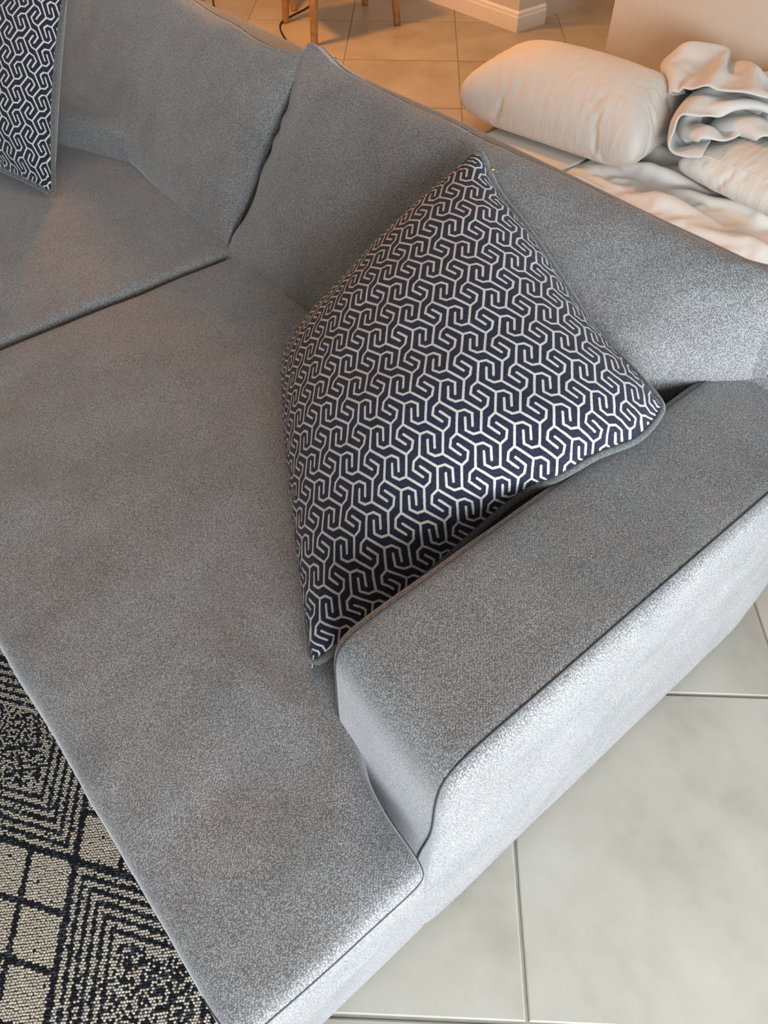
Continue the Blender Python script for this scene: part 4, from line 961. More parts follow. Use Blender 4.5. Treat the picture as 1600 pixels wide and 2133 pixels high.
     35, 34, 30, 26, 22, 16, 11, 3, -923, 5, 11, 16, 21, 27, 30, 34, 35, 36, 35, 36, 35, 35, 36, 35, 36, 35, 35, 36, 35, 35, 36, 35, 36, 35, 33, 31, 26, 22, 16, 11, 5, -925, 5, 10, 16,
     22, 26, 31, 34, 35, 36, 35, 35, 36, 35, 36, 35, 35, 36, 35, 36, 35, 35, 36, 35, 36, 35, 33, 31, 26, 22, 16, 11, 5, -925, 5, 10, 16, 22, 26, 31, 34, 35, 36, 35, 35, 36, 35, 36, 35,
     35, 36, 35, 36, 35, 35, 36, 35, 36, 35, 33, 31, 26, 22, 17, 11, 5, -925, 3, 13, 14, 21, 27, 31, 34, 35, 35, 36, 35, 36, 35, 35, 36, 35, 36, 35, 36, 35, 35, 36, 35, 36, 35, 33, 31,
     26, 23, 17, 11, 5, -921, 1, 4, 24, 22, 21, 32, 34, 35, 35, 36, 35, 35, 36, 35, 36, 35, 36, 35, 35, 36, 35, 36, 35, 36, 35, 33, 30, 27, 23, 17, 12, 5, -905, 3, 2, -2, 24, 28, 31,
     34, 36, 35, 35, 36, 35, 36, 35, 36, 35, 35, 36, 35, 36, 35, 36, 35, 36, 34, 34, 30, 27, 23, 18, 13, 6, -934, 6, 10, 14, 22, 31, 29, 34, 35, 36, 35, 36, 35, 35, 36, 35, 36, 35, 36,
     35, 36, 35, 36, 35, 36, 34, 34, 31, 27, 22, 19, 13, 8, -944, 7, 23, 20, 19, 17, 33, 34, 35, 35, 36, 35, 36, 35, 36, 35, 36, 35, 36, 35, 36, 35, 36, 35, 36, 34, 34, 30, 26, 27, 13,
     9, -5, -929, 11, 11, 21, 22, 27, 32, 34, 35, 35, 36, 35, 36, 35, 36, 35, 36, 35, 36, 35, 36, 35, 36, 35, 35, 35, 34, 32, 30, 8, 13, 12, 20, -952, 10, 16, 21, 25, 28, 32, 34, 35,
     35, 35, 36, 35, 36, 35, 36, 36, 35, 36, 35, 36, 35, 36, 35, 35, 35, 34, 33, 30, 21, 18, 15, -1, -959, 11, 17, 21, 27, 30, 32, 34, 35, 35, 35, 36, 35, 36, 35, 36, 35, 36, 35, 36,
     36, 35, 35, 36, 35, 35, 34, 32, 27, 28, 21, 16, 9, -981, 10, 18, 23, 28, 31, 33, 34, 35, 35, 36, 35, 35, 36, 35, 36, 35, 36, 35, 36, 35, 36, 35, 35, 35, 35, 34, 33, 31, 27, 22,
     17, 11, -994, 11, 18, 25, 29, 32, 34, 35, 35, 35, 35, 36, 35, 35, 36, 35, 35, 36, 35, 35, 35, 36, 35, 35, 34, 35, 35, 34, 32, 29, 24, 19, 11, -1010, 13, 21, 27, 31, 33, 35, 34,
     35, 35, 35, 35, 36, 35, 35, 35, 36, 35, 35, 35, 34, 35, 34, 35, 35, 35, 35, 34, 34, 31, 26, 21, 12, -1024, 14, 23, 29, 34, 35, 35, 35, 34, 35, 33, 35, 35, 35, 36, 35, 35, 35, 35,
     35, 32, 32, 35, 35, 35, 35, 35, 35, 35, 33, 30, 23, 14, -1040, 15, 28, 34, 35, 35, 35, 35, 35, 32, 32, 35, 35, 35, 35, 35, 36, 35, 35, 35, 30, 29, 35, 35, 35, 35, 34, 35, 35, 35,
     34, 28, 16, -1058, 22, 35, 35, 34, 35, 35, 35, 34, 30, 31, 35, 35, 35, 36, 35, 35, 35, 35, 36, 29, 35, 25, 35, 35, 34, 35, 35, 34, 35, 35, 35, 23, -1076, 35, 34, 35, 34, 34, 35,
     35, 28, 34, 30, 35, 35, 36, 35, 35, 35, 35, 35, 36, 34, 30, 23, 34, 35, 35, 34, 35, 33, 34, 35, 34, 35,),
    (224, 16, -1, -2, 0, 1, 0, -1, 0, 0, -1, 1, -1, 1, -3, -1, -1, -2, -2, 0, 1, 2, 3, 0, 0, 2, 2, 0, 0, 2, 1, 1, 0, 1, 1, -4, 31, -2, 7, -4, -4, 7, -1, 0, 0, -1, 0, 0, -4, 2, 1, -1,
     -1, -5, 4, -3, 4, -4, 5, -2, 6, 1, -1, 3, -5, 3, 2, -2, -1, -30, -5, 37, 23, 7, 1, -1, -5, 8, -4, 6, -7, 4, 0, -2, 0, 1, -2, -13, 9, 3, -2, 1, 0, 4, -1, 1, 2, 1, -6, 7, -1, -2,
     -6, -23, -35, -4, 34, 33, 19, 8, 4, -4, 6, 2, -3, 2, 0, 0, -4, 5, -2, -2, -14, 12, 3, -2, -1, 3, -1, 1, -1, 6, -2, -5, 3, -4, -8, -18, -31, -36, -4, 36, 33, 28, 18, 9, 6, -3, 4,
     2, -4, 4, -5, 4, 0, 1, -5, -10, 12, 3, -6, 3, 0, -4, 12, -9, -6, 9, -2, -7, -7, -17, -27, -33, -35, -4, 33, 37, 29, 23, 19, 8, 4, 1, 6, -4, 1, 2, 2, -2, 4, -8, -5, 12, 0, -6, 7,
     -5, -1, 1, -2, -2, -1, -5, -8, -14, -23, -29, -33, -37, -3, 40, 28, 37, 23, 16, 19, 7, 4, 5, 1, 0, 0, 8, -5, 10, -19, 10, 6, -6, 4, -2, -3, -2, 7, -11, -2, -6, -7, -10, -20, -24,
     -33, -35, -34, -3, 35, 37, 29, 27, 25, 5, 22, 8, 7, 3, 0, 1, 12, -6, 7, -2, -10, 11, -5, 5, -11, 4, -4, -6, 3, -10, -3, -14, -14, -24, -30, -36, -28, -38, -2, 36, 36, 28, 35, 23,
     19, 13, 12, 10, 10, -5, 4, 5, 3, -1, 6, -8, 10, -6, 0, -4, -4, 1, -7, -5, -7, -11, -10, -24, -23, -29, -32, -36, -36, -6, 40, 30, 37, 23, 35, 19, 18, 12, 12, 0, 11, 4, 3, 5, 4,
     -6, 10, 0, -9, 4, -7, -3, -3, -7, -4, -18, -4, -16, -20, -27, -29, -40, -30, -37, -6, 39, 35, 34, 29, 25, 25, 19, 14, 12, 10, 6, 7, 1, 4, 4, 2, 0, 3, -6, 1, -7, 0, -11, -3, -10,
     -10, -14, -23, -17, -29, -28, -34, -35, -38, -6, 39, 37, 31, 31, 27, 25, 13, 24, 13, 11, 9, 5, 4, 3, 3, 3, 2, -4, 0, -2, -3, -6, -6, -8, -9, -12, -17, -17, -26, -24, -34, -34,
     -35, -36, -3, 35, 32, 37, 31, 26, 25, 26, 19, 11, 12, 9, 9, 2, 3, 3, 4, -1, 0, -2, -1, -8, 0, -9, -9, -8, -16, -17, -21, -21, -29, -32, -32, -36, -38, -4, 35, 35, 33, 30, 32, 32,
     15, 20, 15, 11, 12, 6, 5, 4, 3, 2, 1, -1, -2, -3, -3, -6, -7, -9, -13, -13, -17, -20, -28, -32, -24, -32, -40, -36, -5, 35, 41, 32, 31, 32, 23, 23, 22, 9, 22, 1, 11, 5, 5, 3, 2,
     1, -1, -2, -4, -4, -6, -6, -11, -10, -17, -20, -26, -19, -29, -31, -34, -33, -42, -4, 39, 38, 34, 32, 25, 25, 23, 21, 18, 14, 10, 9, 8, 2, 4, 1, 1, -1, -2, -3, -4, -7, -8, -10,
     -14, -15, -21, -17, -32, -32, -33, -35, -33, -30, -6, 40, 32, 34, 34, 35, 26, 21, 21, 14, 13, 11, 9, 7, 5, 4, 2, 0, -1, -1, -4, -5, -7, -7, -11, -14, -17, -18, -21, -23, -36, -32,
     -32, -41, -35, -1, 42, 36, 33, 32, 31, 24, 22, 21, 17, 14, 11, 9, 7, 6, 3, 2, 1, -1, -2, -4, -5, -7, -9, -11, -15, -18, -22, -25, -26, -26, -33, -31, -37, -35, -4, 38, 33, 36, 32,
     33, 26, 22, 17, 21, 15, 15, 4, 10, 7, 3, 3, 0, -1, 2, -8, -6, -7, -10, -7, -20, -17, -19, -26, -26, -35, -25, -35, -34, -38, -1, 36, 38, 25, 33, 30, 29, 28, 30, 9, 15, 12, 15, -2,
     17, -2, 5, -1, -1, -3, -4, -6, -8, -10, -21, -7, -16, -25, -26, -26, -22, -36, -34, -36, -35, -3, 37, 34, 37, 32, 28, 26, 24, 21, 20, 16, 14, 10, 8, 7, 4, 3, 1, -1, -2, -5, -5,
     -14, -3, -17, -16, -23, -13, -28, -25, -30, -33, -34, -36, -35, 0, 37, 36, 32, 32, 30, 30, 22, 23, 16, 20, 4, 16, 9, 7, 5, 5, -3, 1, -3, -5, -7, -9, -11, -13, -15, -20, -22, -21,
     -28, -29, -33, -33, -34, -41, 0, 40, 35, 33, 31, 27, 26, 25, 21, 21, 16, 22, 5, 8, 7, 5, 3, 1, -1, -3, -5, -6, -9, -13, -13, -17, -18, -22, -29, -19, -31, -31, -32, -41, -32, -2,
     37, 35, 30, 29, 38, 23, 24, 26, 14, 18, 14, 12, 9, 7, 6, 5, -9, 8, -4, -5, -7, -8, -20, -5, -20, -18, -22, -23, -29, -29, -31, -32, -36, -34, -2, 38, 33, 34, 30, 27, 28, 24, 21,
     27, 10, 16, 12, 11, 6, 5, 2, 1, 0, -3, -5, -7, -11, -3, -25, -11, -22, -22, -23, -26, -29, -29, -38, -35, -38, 0, 39, 35, 34, 32, 27, 27, 25, 20, 20, 17, 14, 13, 9, 7, 5, 8, -4,
     -1, -3, -5, -7, -9, -15, -8, -21, -18, -23, -23, -27, -28, -34, -33, -34, -38, 0, 35, 31, 40, 30, 30, 26, 23, 24, 19, 17, 15, 12, 9, 8, 6, 1, 2, 4, -9, -4, -5, -12, -12, -18, -8,
     -30, -14, -34, -22, -27, -31, -33, -37, -37, 2, 36, 35, 34, 32, 30, 27, 24, 20, 21, 15, 17, 11, 9, 7, 9, -1, 1, -1, -3, -5, -8, -9, -12, -13, -17, -21, -21, -25, -25, -30, -32,
     -33, -33, -40, -2, 38, 35, 37, 24, 38, 22, 25, 22, 14, 22, 15, 12, 9, 8, 5, 3, 1, 0, -4, -4, -7, -20, -1, -16, -20, -11, -25, -24, -28, -30, -33, -33, -35, -37, 1, 35, 36, 32, 33,
     24, 34, 21, 22, 19, 17, 15, 12, 10, 7, 5, 3, 2, -1, -4, -1, -10, -4, -18, -15, -22, -11, -26, -18, -38, -21, -31, -35, -36, -36, -3, 37, 36, 33, 32, 31, 24, 26, 20, 24, 17, 13, 2,
     19, 7, 4, 2, 3, -2, -3, -5, -6, -13, -9, -14, -10, -28, -20, -28, -20, -32, -32, -37, -33, -36, 1, 35, 38, 31, 31, 28, 28, 22, 28, 14, 20, 15, 7, 15, 4, 4, 3, 1, -1, -3, -5, -7,
     -8, -12, -12, -23, -14, -20, -26, -29, -29, -30, -31, -37, -38, 2, 33, 35, 33, 32, 30, 27, 25, 21, 19, 7, 24, 11, 9, 7, 5, 2, 1, -1, -3, -4, -7, -9, -11, -14, -17, -18, -23, -23,
     -25, -30, -31, -33, -33, -43, -2, 40, 34, 38, 29, 29, 26, 23, 22, 20, 22, 7, 16, 4, 7, 6, 1, 1, -1, -3, -3, -8, -8, -11, -11, -19, -20, -20, -23, -28, -30, -33, -33, -35, -35, 0,
     33, 37, 34, 31, 25, 29, 25, 22, 19, 15, 15, 10, 9, 7, 4, 3, 1, -1, -3, -4, -6, -8, -13, -12, -16, -15, -25, -25, -27, -27, -31, -34, -35, -37, -1, 36, 36, 32, 30, 32, 28, 22, 27,
     13, 16, 13, 13, 6, 6, 4, 2, 5, -4, -3, -5, -5, -9, -6, -18, -15, -19, -19, -20, -30, -29, -31, -34, -37, -37, 2, 32, 40, 35, 30, 31, 13, 33, 17, 22, 16, 12, 11, 7, 7, 3, 3, -2, 1,
     -3, -4, -6, -7, -10, -13, -13, -19, -21, -24, -24, -25, -42, -27, -34, -41, -3, 42, 28, 35, 34, 30, 28, 23, 27, 11, 14, 12, 9, 8, 5, 5, 2, 2, -3, -2, -4, -6, -7, -10, -11, -15,
     -17, -23, -25, -26, -27, -29, -35, -34, -37, -2, 36, 38, 33, 26, 27, 28, 30, 16, 20, 14, 11, 11, 4, 8, 1, 3, 0, -1, -2, 0, -11, -4, -9, -11, -15, -17, -18, -21, -30, -28, -33,
     -31, -37, -37, -2, 38, 37, 33, 33, 30, 27, 10, 28, 17, 16, 7, 8, 7, 4, 4, 2, 1, 0, -2, -4, -3, -8, -8, -11, -13, -18, -20, -19, -29, -28, -29, -33, -38, -37, -3, 33, 36, 34, 34,
     36, 23, 23, 17, 14, 12, 10, 8, 6, 4, 4, 3, -1, 0, -2, -2, -5, -6, -8, -17, -5, -11, -19, -31, -19, -27, -34, -38, -29, -40, -3, 41, 34, 35, 34, 28, 24, 20, 16, 15, 10, 10, 7, 5,
     5, 2, 2, 1, 0, 0, -7, 7, -14, -6, -5, -17, -15, -18, -18, -26, -27, -33, -34, -36, -36, -7, 46, 28, 37, 32, 23, 26, 23, 19, 0, 22, 8, 6, 6, 3, 2, 2, -1, 4, -4, -2, -3, -5, -6, -9,
     -8, -15, -17, -19, -28, -30, -24, -34, -38, -35, -8, 33, 42, 33, 27, 30, 26, 18, 15, 14, 10, 7, 6, 7, -7, 10, 0, 2, -1, 0, -2, -2, -5, -6, -6, -9, -12, -16, -22, -18, -28, -30,
     -33, -41, -36, -4, 37, 31, 32, 35, 25, 23, 19, 15, 12, 9, 7, 5, 1, 7, -7, 7, 4, -5, 1, 0, -3, -4, -5, -7, -7, -11, -15, -15, -32, -16, -36, -35, -32, -36, -6, 36, 36, 32, 26, 27,
     23, 18, 14, 10, 8, 6, 4, 2, 1, 0, 4, -9, 9, -1, 1, -2, -3, -5, -4, -15, -2, -12, -24, -14, -33, -22, -35, -36, -37, -5, 41, 34, 30, 30, 24, 19, 16, 14, 4, 7, 9, -1, 0, 4, -8, 1,
     12, -11, 7, -4, 3, -2, -12, 5, -6, -9, -10, -15, -21, -24, -31, -29, -32, -42, 0, 36, 30, 34, 28, 22, 18, 13, 7, 10, 2, 0, 7, 4, -10, -3, 7, 4, -7, 6, -8, 12, -4, -2, -5, 0, -10,
     -8, -12, -17, -23, -27, -37, -32, -35, -3, 38, 35, 30, 25, 20, 16, 5, 6, 5, -4, 15, -9, 4, -7, 8, -5, 4, -3, 5, 1, -10, 14, -7, -4, 1, -5, -6, -8, -13, -21, -26, -30, -34, -37,
     -2, 36, 34, 29, 24, 17, 4, 6, 4, 4, -2, 3, -8, 8, -5, 2, 4, -1, -1, 1, -8, 6, 7, -2, -6, 3, -5, -1, -4, -8, -12, -27, -30, -33, -36, -4, 36, 34, 26, 20, 5, 4, 3, 4, -5, 4, 0, -10,
     8, 0, -6, 9, -1, 0, -1, -9, 10, 7, -5, -1, -6, 6, -2, -2, -3, -18, -6, -29, -33, -35, -4, 35, 32, 23, 4, 3, 1, 4, -2, -4, 6, -3, -9, 7, 1, 0, 0, 3, 1, -3, -9, 11, 2, -7, 8, -9, 6,
     3, -5, 1, -3, -10, -17, -31, -35, -4, 32, 32, 1, 1, 2, 1, -4, 2, 0, -4, 2, -7, 8, -1, 0, 1, 0, -3, 5, -9, 8, 0, 3, -3, -4, 6, 3, -6, 5, 1, -3, -5, -25, -36, -4, 38, -3, -1, 2, -1,
     0, -3, 2, -2, 0, -1, -5, 5, 1, -2, 2, -1, 0, -1, 1, 2, -1, 2, -2, 0, 2, -2, 4, 1, 1, 1, 0, -1, -35, -1, -2, 0, 0, -3, 1, -1, 0, -1, 0, -1, -1, 0, 0, -1, 0, 2, -2, 3, -3, 0, 3, -3,
     1, 3, -1, 2, -2, 4, 0, 0, 2, 1, 1, -10, -2, -27, -2, -1, 1, 0, 0, -1, 0, -1, 0, -1, -1, 0, -1, -1, -1, -4, 5, -2, 1, 1, 1, 2, 1, 1, 1, 1, 1, 1, 1, 5, 3, -8, -22, -13, -6, 6, -5,
     0, -1, 0, 0, -2, -1, 0, -1, -1, -1, -1, 1, 3, -5, 1, 2, 1, 2, 1, 2, 1, 1, 3, -3, 8, 8, 26, -2, -34, -20, -16, -1, -3, 0, -1, -1, -1, -1, -2, -1, -1, -1, -1, -2, 0, 3, -4, 2, 2, 2,
     2, 2, 2, 2, 2, 1, 7, 11, 23, 32, -6, -32, -27, -19, -13, -5, -3, -2, -2, -1, -2, -2, -1, -2, -1, -2, -2, -2, 2, -2, 6, 0, 3, 3, 3, 3, 3, 4, 7, 12, 19, 27, 33, -4, -33, -30, -23,
     -17, -11, -6, -4, -4, -2, -3, -2, -2, -3, -2, -2, -3, 3, -10, 10, 0, 4, 4, 4, 4, 5, 5, 7, 11, 17, 24, 29, 33, -2, -35, -30, -26, -20, -14, -10, -7, -5, -4, -3, -3, -3, -3, -2, -3,
     -2, -3, -2, 5, 4, 4, 5, 5, 5, 6, 7, 11, 15, 20, 25, 34, 34, -6, -34, -32, -27, -22, -16, -13, -8, -7, -5, -4, -3, -3, -3, -2, -2, -1, -1, 0, 1, 3, 4, 5, 5, 6, 7, 10, 12, 18, 23,
     27, 31, 35, -4, -35, -32, -28, -23, -19, -14, -10, -7, -5, -4, -4, -2, -2, -1, -1, 0, 0, 0, 1, 1, 3, 3, 5, 6, 8, 10, 15, 20, 24, 28, 32, 35, -5, -35, -32, -29, -25, -20, -15, -11,
     -7, -5, -3, -2, -1, -1, 0, 0, 0, 0, 0, 0, 0, 1, 3, 3, 6, 8, 11, 15, 20, 26, 30, 33, 35, -5, -35, -33, -29, -27, -21, -16, -11, -7, -4, -2, -1, 0, 0, 0, 0, 0, 0, 0, 0, 0, 0, 1, 3,
     4, 8, 11, 16, 21, 31, 30, 31, 35, -5, -36, -34, -30, -21, -24, -22, -10, -6, -2, -1, 0, 0, 0, 0, 0, 0, 0, 0, 0, 0, 0, 0, 2, 3, 7, 11, 17, 22, 26, 33, 34, 36, -6, -35, -35, -32,
     -28, -22, -16, -10, -6, -1, 0, 0, 0, -1, 0, 0, 0, 0, 1, 0, 0, 0, 0, 1, 2, 6, 11, 18, 22, 27, 36, 36, 35, -9, -36, -33, -27, -35, -22, -17, -10, -4, -1, 0, 0, -1, 0, 0, 0, 0, 0, 0,
     1, 0, 0, 0, 1, 1, 5, 10, 18, 26, 29, 31, 36, 36, -7, -30, -36, -35, -25, -27, -18, -11, -4, 0, 0, 0, -1, 0, 0, 0, 0, 0, 0, 0, 1, 0, 0, 0, 1, 5, 11, 16, 31, 31, 31, 33, 33, -4,
     -34, -36, -32, -29, -23, -19, -11, -4, 0, 0, 0, -1, 0, 0, 0, 0, 0, 0, 0, 0, 1, 0, 0, 1, 4, 12, 20, 21, 30, 32, 34, 37, -1, -37, -35, -32, -29, -24, -18, -11, -4, 0, 0, 0, -1, 0,
     0, 0, 0, 0, 0, 0, 0, 1, 0, 0, 1, 4, 12, 18, 24, 28, 32, 34, 37, 0, -36, -35, -33, -29, -24, -18, -11, -3, -1, 0, 0, -1, 0, 0, 0, 0, 0, 0, 0, 0, 1, 0, 0, 1, 4, 11, 18, 24, 29, 33,
     35, 36, -1, -36, -35, -33, -29, -24, -18, -11, -4, 0, 0, 0, -1, 0, 0, 0, 0, 0, 0, 0, 0, 1, 0, 0, 1, 4, 11, 18, 24, 29, 33, 35, 37, -2, -36, -35, -33, -29, -24, -18, -11, -4, 0, 0,
     0, -1, 0, 0, 0, 0, 0, 0, 0, 0, 1, 0, 0, 1, 4, 11, 18, 24, 29, 33, 35, 36, -1, -36, -35, -33, -29, -24, -18, -11, -4, 0, 0, 0, -1, 0, 0, 0, 0, 0, 0, 0, 0, 1, 0, 0, 0, 5, 10, 19,
     24, 29, 32, 36, 36, -1, -36, -35, -33, -29, -24, -18, -11, -4, 0, 0, 0, -1, 0, 0, 0, 0, 0, 0, 0, 0, 1, 0, 0, 0, 4, 11, 19, 24, 29, 32, 35, 37, -1, -36, -35, -33, -29, -24, -18,
     -11, -4, 0, 0, 0, -1, 0, 0, 0, 0, 0, 0, 0, 0, 1, 0, 0, 0, 4, 11, 18, 25, 29, 33, 35, 36, -1, -36, -35, -33, -29, -24, -18, -11, -4, 0, 0, 0, -1, 0, 0, 0, 0, 0, 0, 0, 0, 1, 0, 0,
     0, 4, 11, 18, 25, 29, 33, 35, 37, -2, -36, -35, -33, -29, -24, -18, -11, -4, 0, 0, 0, -1, 0, 0, 0, 0, 0, 0, 0, 0, 1, 0, 0, 0, 4, 11, 18, 25, 29, 33, 35, 37, -2, -36, -36, -32,
     -29, -24, -18, -11, -4, 0, 0, 0, -1, 0, 0, 0, 0, 0, 0, 0, 0, 1, 0, 0, 0, 4, 11, 18, 24, 30, 32, 36, 37, -2, -36, -36, -32, -29, -24, -18, -11, -4, 0, 0, 0, 0, -1, 0, 0, 0, 0, 0,
     0, 0, 1, 0, 0, 1, 3, 11, 18, 24, 30, 32, 36, 37, -2, -37, -35, -32, -29, -25, -17, -11, -4, 0, 0, 0, 0, -1, 0, 0, 0, 0, 0, 0, 0, 1, 0, 0, 0, 4, 10, 19, 24, 30, 32, 36, 37, -2,
     -37, -35, -33, -29, -24, -17, -11, -4, 0, 0, 0, -1, 0, 0, 0, 0, 0, 0, 0, 0, 1, 0, 0, 0, 4, 10, 19, 24, 29, 33, 36, 37, -2, -37, -35, -33, -29, -24, -17, -11, -4, 0, 0, 0, -1, 0,
     0, 0, 0, 0, 0, 0, 0, 1, 0, 0, 0, 4, 10, 18, 25, 29, 33, 36, 37, -2, -37, -35, -33, -29, -24, -18, -10, -3, -1, 0, 0, 0, -1, 0, 0, 0, 0, 0, 0, 0, 1, 0, 0, 0, 4, 10, 18, 25, 29, 34,
     34, 37, -1, -37, -35, -33, -29, -24, -18, -10, -3, -1, 0, 0, 0, -1, 0, 0, 0, 0, 0, 0, 0, 1, 0, 0, 0, 4, 10, 19, 24, 28, 33, 36, 37, -2, -36, -35, -33, -29, -24, -18, -10, -3, -1,
     0, 0, 0, -1, 0, 0, 0, 0, 0, 0, 0, 1, 0, 0, 0, 4, 11, 18, 24, 29, 33, 35, 37, -1, -37, -35, -33, -29, -24, -18, -10, -4, 0, 0, 0, 0, -1, 0, 0, 0, 0, 0, 0, 0, 1, 0, 0, 0, 4, 11, 18,
     24, 29, 33, 35, 37, -2, -36, -36, -32, -29, -24, -18, -10, -4, 0, 0, 0, -1, 0, 0, 0, 0, 0, 0, 0, 0, 1, 0, 0, 1, 3, 11, 18, 24, 29, 33, 35, 37, -2, -36, -36, -32, -29, -24, -17,
     -11, -4, 0, 0, 0, -1, 0, 0, 0, 0, 0, 0, 0, 0, 1, 0, 0, 0, 5, 11, 18, 24, 29, 32, 35, 37, -2, -37, -35, -32, -29, -24, -17, -11, -4, 0, 0, 0, -1, 0, 0, 0, 0, 0, 0, 0, 0, 1, 0, 0,
     0, 5, 11, 18, 24, 29, 32, 35, 37, -2, -37, -35, -32, -29, -24, -17, -11, -4, 0, 0, 0, -1, 0, 0, 0, 0, 0, 0, 0, 0, 1, 0, 0, 1, 4, 12, 18, 24, 28, 32, 35, 37, -2, -37, -35, -32,
     -29, -24, -17, -11, -4, 0, 0, 0, -1, 0, 0, 0, 0, 0, 0, 0, 0, 1, 0, 0, 1, 5, 11, 18, 24, 29, 32, 34, 37, -2, -37, -34, -34, -28, -23, -18, -11, -4, 0, 0, 0, -1, 0, 0, 0, 0, 0, 0,
     0, 0, 1, 0, 0, 1, 5, 12, 18, 24, 28, 32, 34, 37, -3, -37, -36, -27, -28, -29, -17, -10, -3, -1, 0, 0, -1, 0, 0, 0, 0, 0, 0, 0, 0, 1, 0, 0, 1, 6, 12, 18, 23, 28, 32, 34, 37, -2,
     -37, -36, -36, -26, -23, -16, -10, -4, -1, 0, 0, 0, -1, 0, 0, 0, 0, 0, 0, 0, 1, 0, 0, 2, 6, 12, 18, 23, 28, 31, 34, 36, -4, -37, -34, -33, -28, -18, -19, -11, -5, 0, -1, 0, 0, 0,
     0, -1, 0, 0, 0, 0, 1, 0, 0, 0, 2, 7, 12, 18, 22, 29, 31, 34, 36, -5, -36, -27, -30, -30, -31, -14, -10, -5, -2, -1, 0, 0, 0, 0, 0, 0, 0, 0, 0, 0, 0, 0, 1, 3, 7, 11, 19, 24, 23,
     34, 35, 36, -7, -35, -34, -29, -28, -23, -16, -9, -6, -4, -1, 0, -1, 0, 0, 0, 0, 0, 0, 0, 0, 0, 0, 2, 4, 7, 11, 15, 20, 34, 34, 34, 30, -5, -35, -33, -29, -25, -21, -16, -10, -7,
     -4, -3, -2, 0, 0, 0, -1, 0, 0, 0, 0, 0, 1, 1, 3, 5, 8, 10, 14, 19, 28, 31, 32, 37, -3, -35, -32, -28, -23, -20, -14, -11, -7, -5, -3, -3, -2, -1, 0, -1, 0, 0, 0, 0, 1, 1, 3, 5, 5,
     8, 10, 13, 24, 21, 29, 32, 35, -2, -35, -31, -26, -22, -18, -13, -10, -6, -6, -3, -3, -2, -1, -1, 0, -1, -1, 0, 0, 1, 2, 4, 5, 6, 7, 9, 13, 18, 23, 27, 32, 34, -2, -34, -30, -25,
     -20, -16, -11, -8, -6, -5, -3, -1, -1, -1, -1, -1, 0, -1, 0, -1, -1, 2, 4, 6, 6, 6, 8, 10, 16, 20, 26, 30, 34, -2, -33, -29, -23, -17, -12, -8, -6, -6, -4, 1, -2, 0, -1, 0, -1, 0,
     -1, -1, 3, -7, 2, 10, 0, 5, 5, 5, 8, 11, 18, 23, 29, 34, -3, -33, -27, -19, -11, -7, -4, -4, -5, -6, 8, -5, 1, -1, 0, 0, -1, 0, 0, -2, 5, -4, 3, 4, 2, 3, 4, 5, 7, 11, 19, 27, 33,
     -3, -32, -22, -9, -5, -4, -2, -3, -3, 1, -3, 2, -1, 0, 0, 0, -1, 0, 0, 0, 6, -6, 2, 3, 1, 2, 2, 2, 4, 6, 10, 22, 31, -3, -28, -6, -3, -2, -2, -1, -2, -1, 2, -3, 0, -1, 0, 1, 0,
     -1, 0, 0, 0, 6, -6, 1, 2, 3, 0, 0, 2, 2, 3, 3, 7, 26, -3, -1, 0, -2, -1, -1, -1, 0, -1, 2, -4, 0, 0, 0, 0, 0, 0, 0, 0, 0, 1, 0, 0, 2, 1, 0, 1, 3, -1, 2, 1, 2, 3,),
)
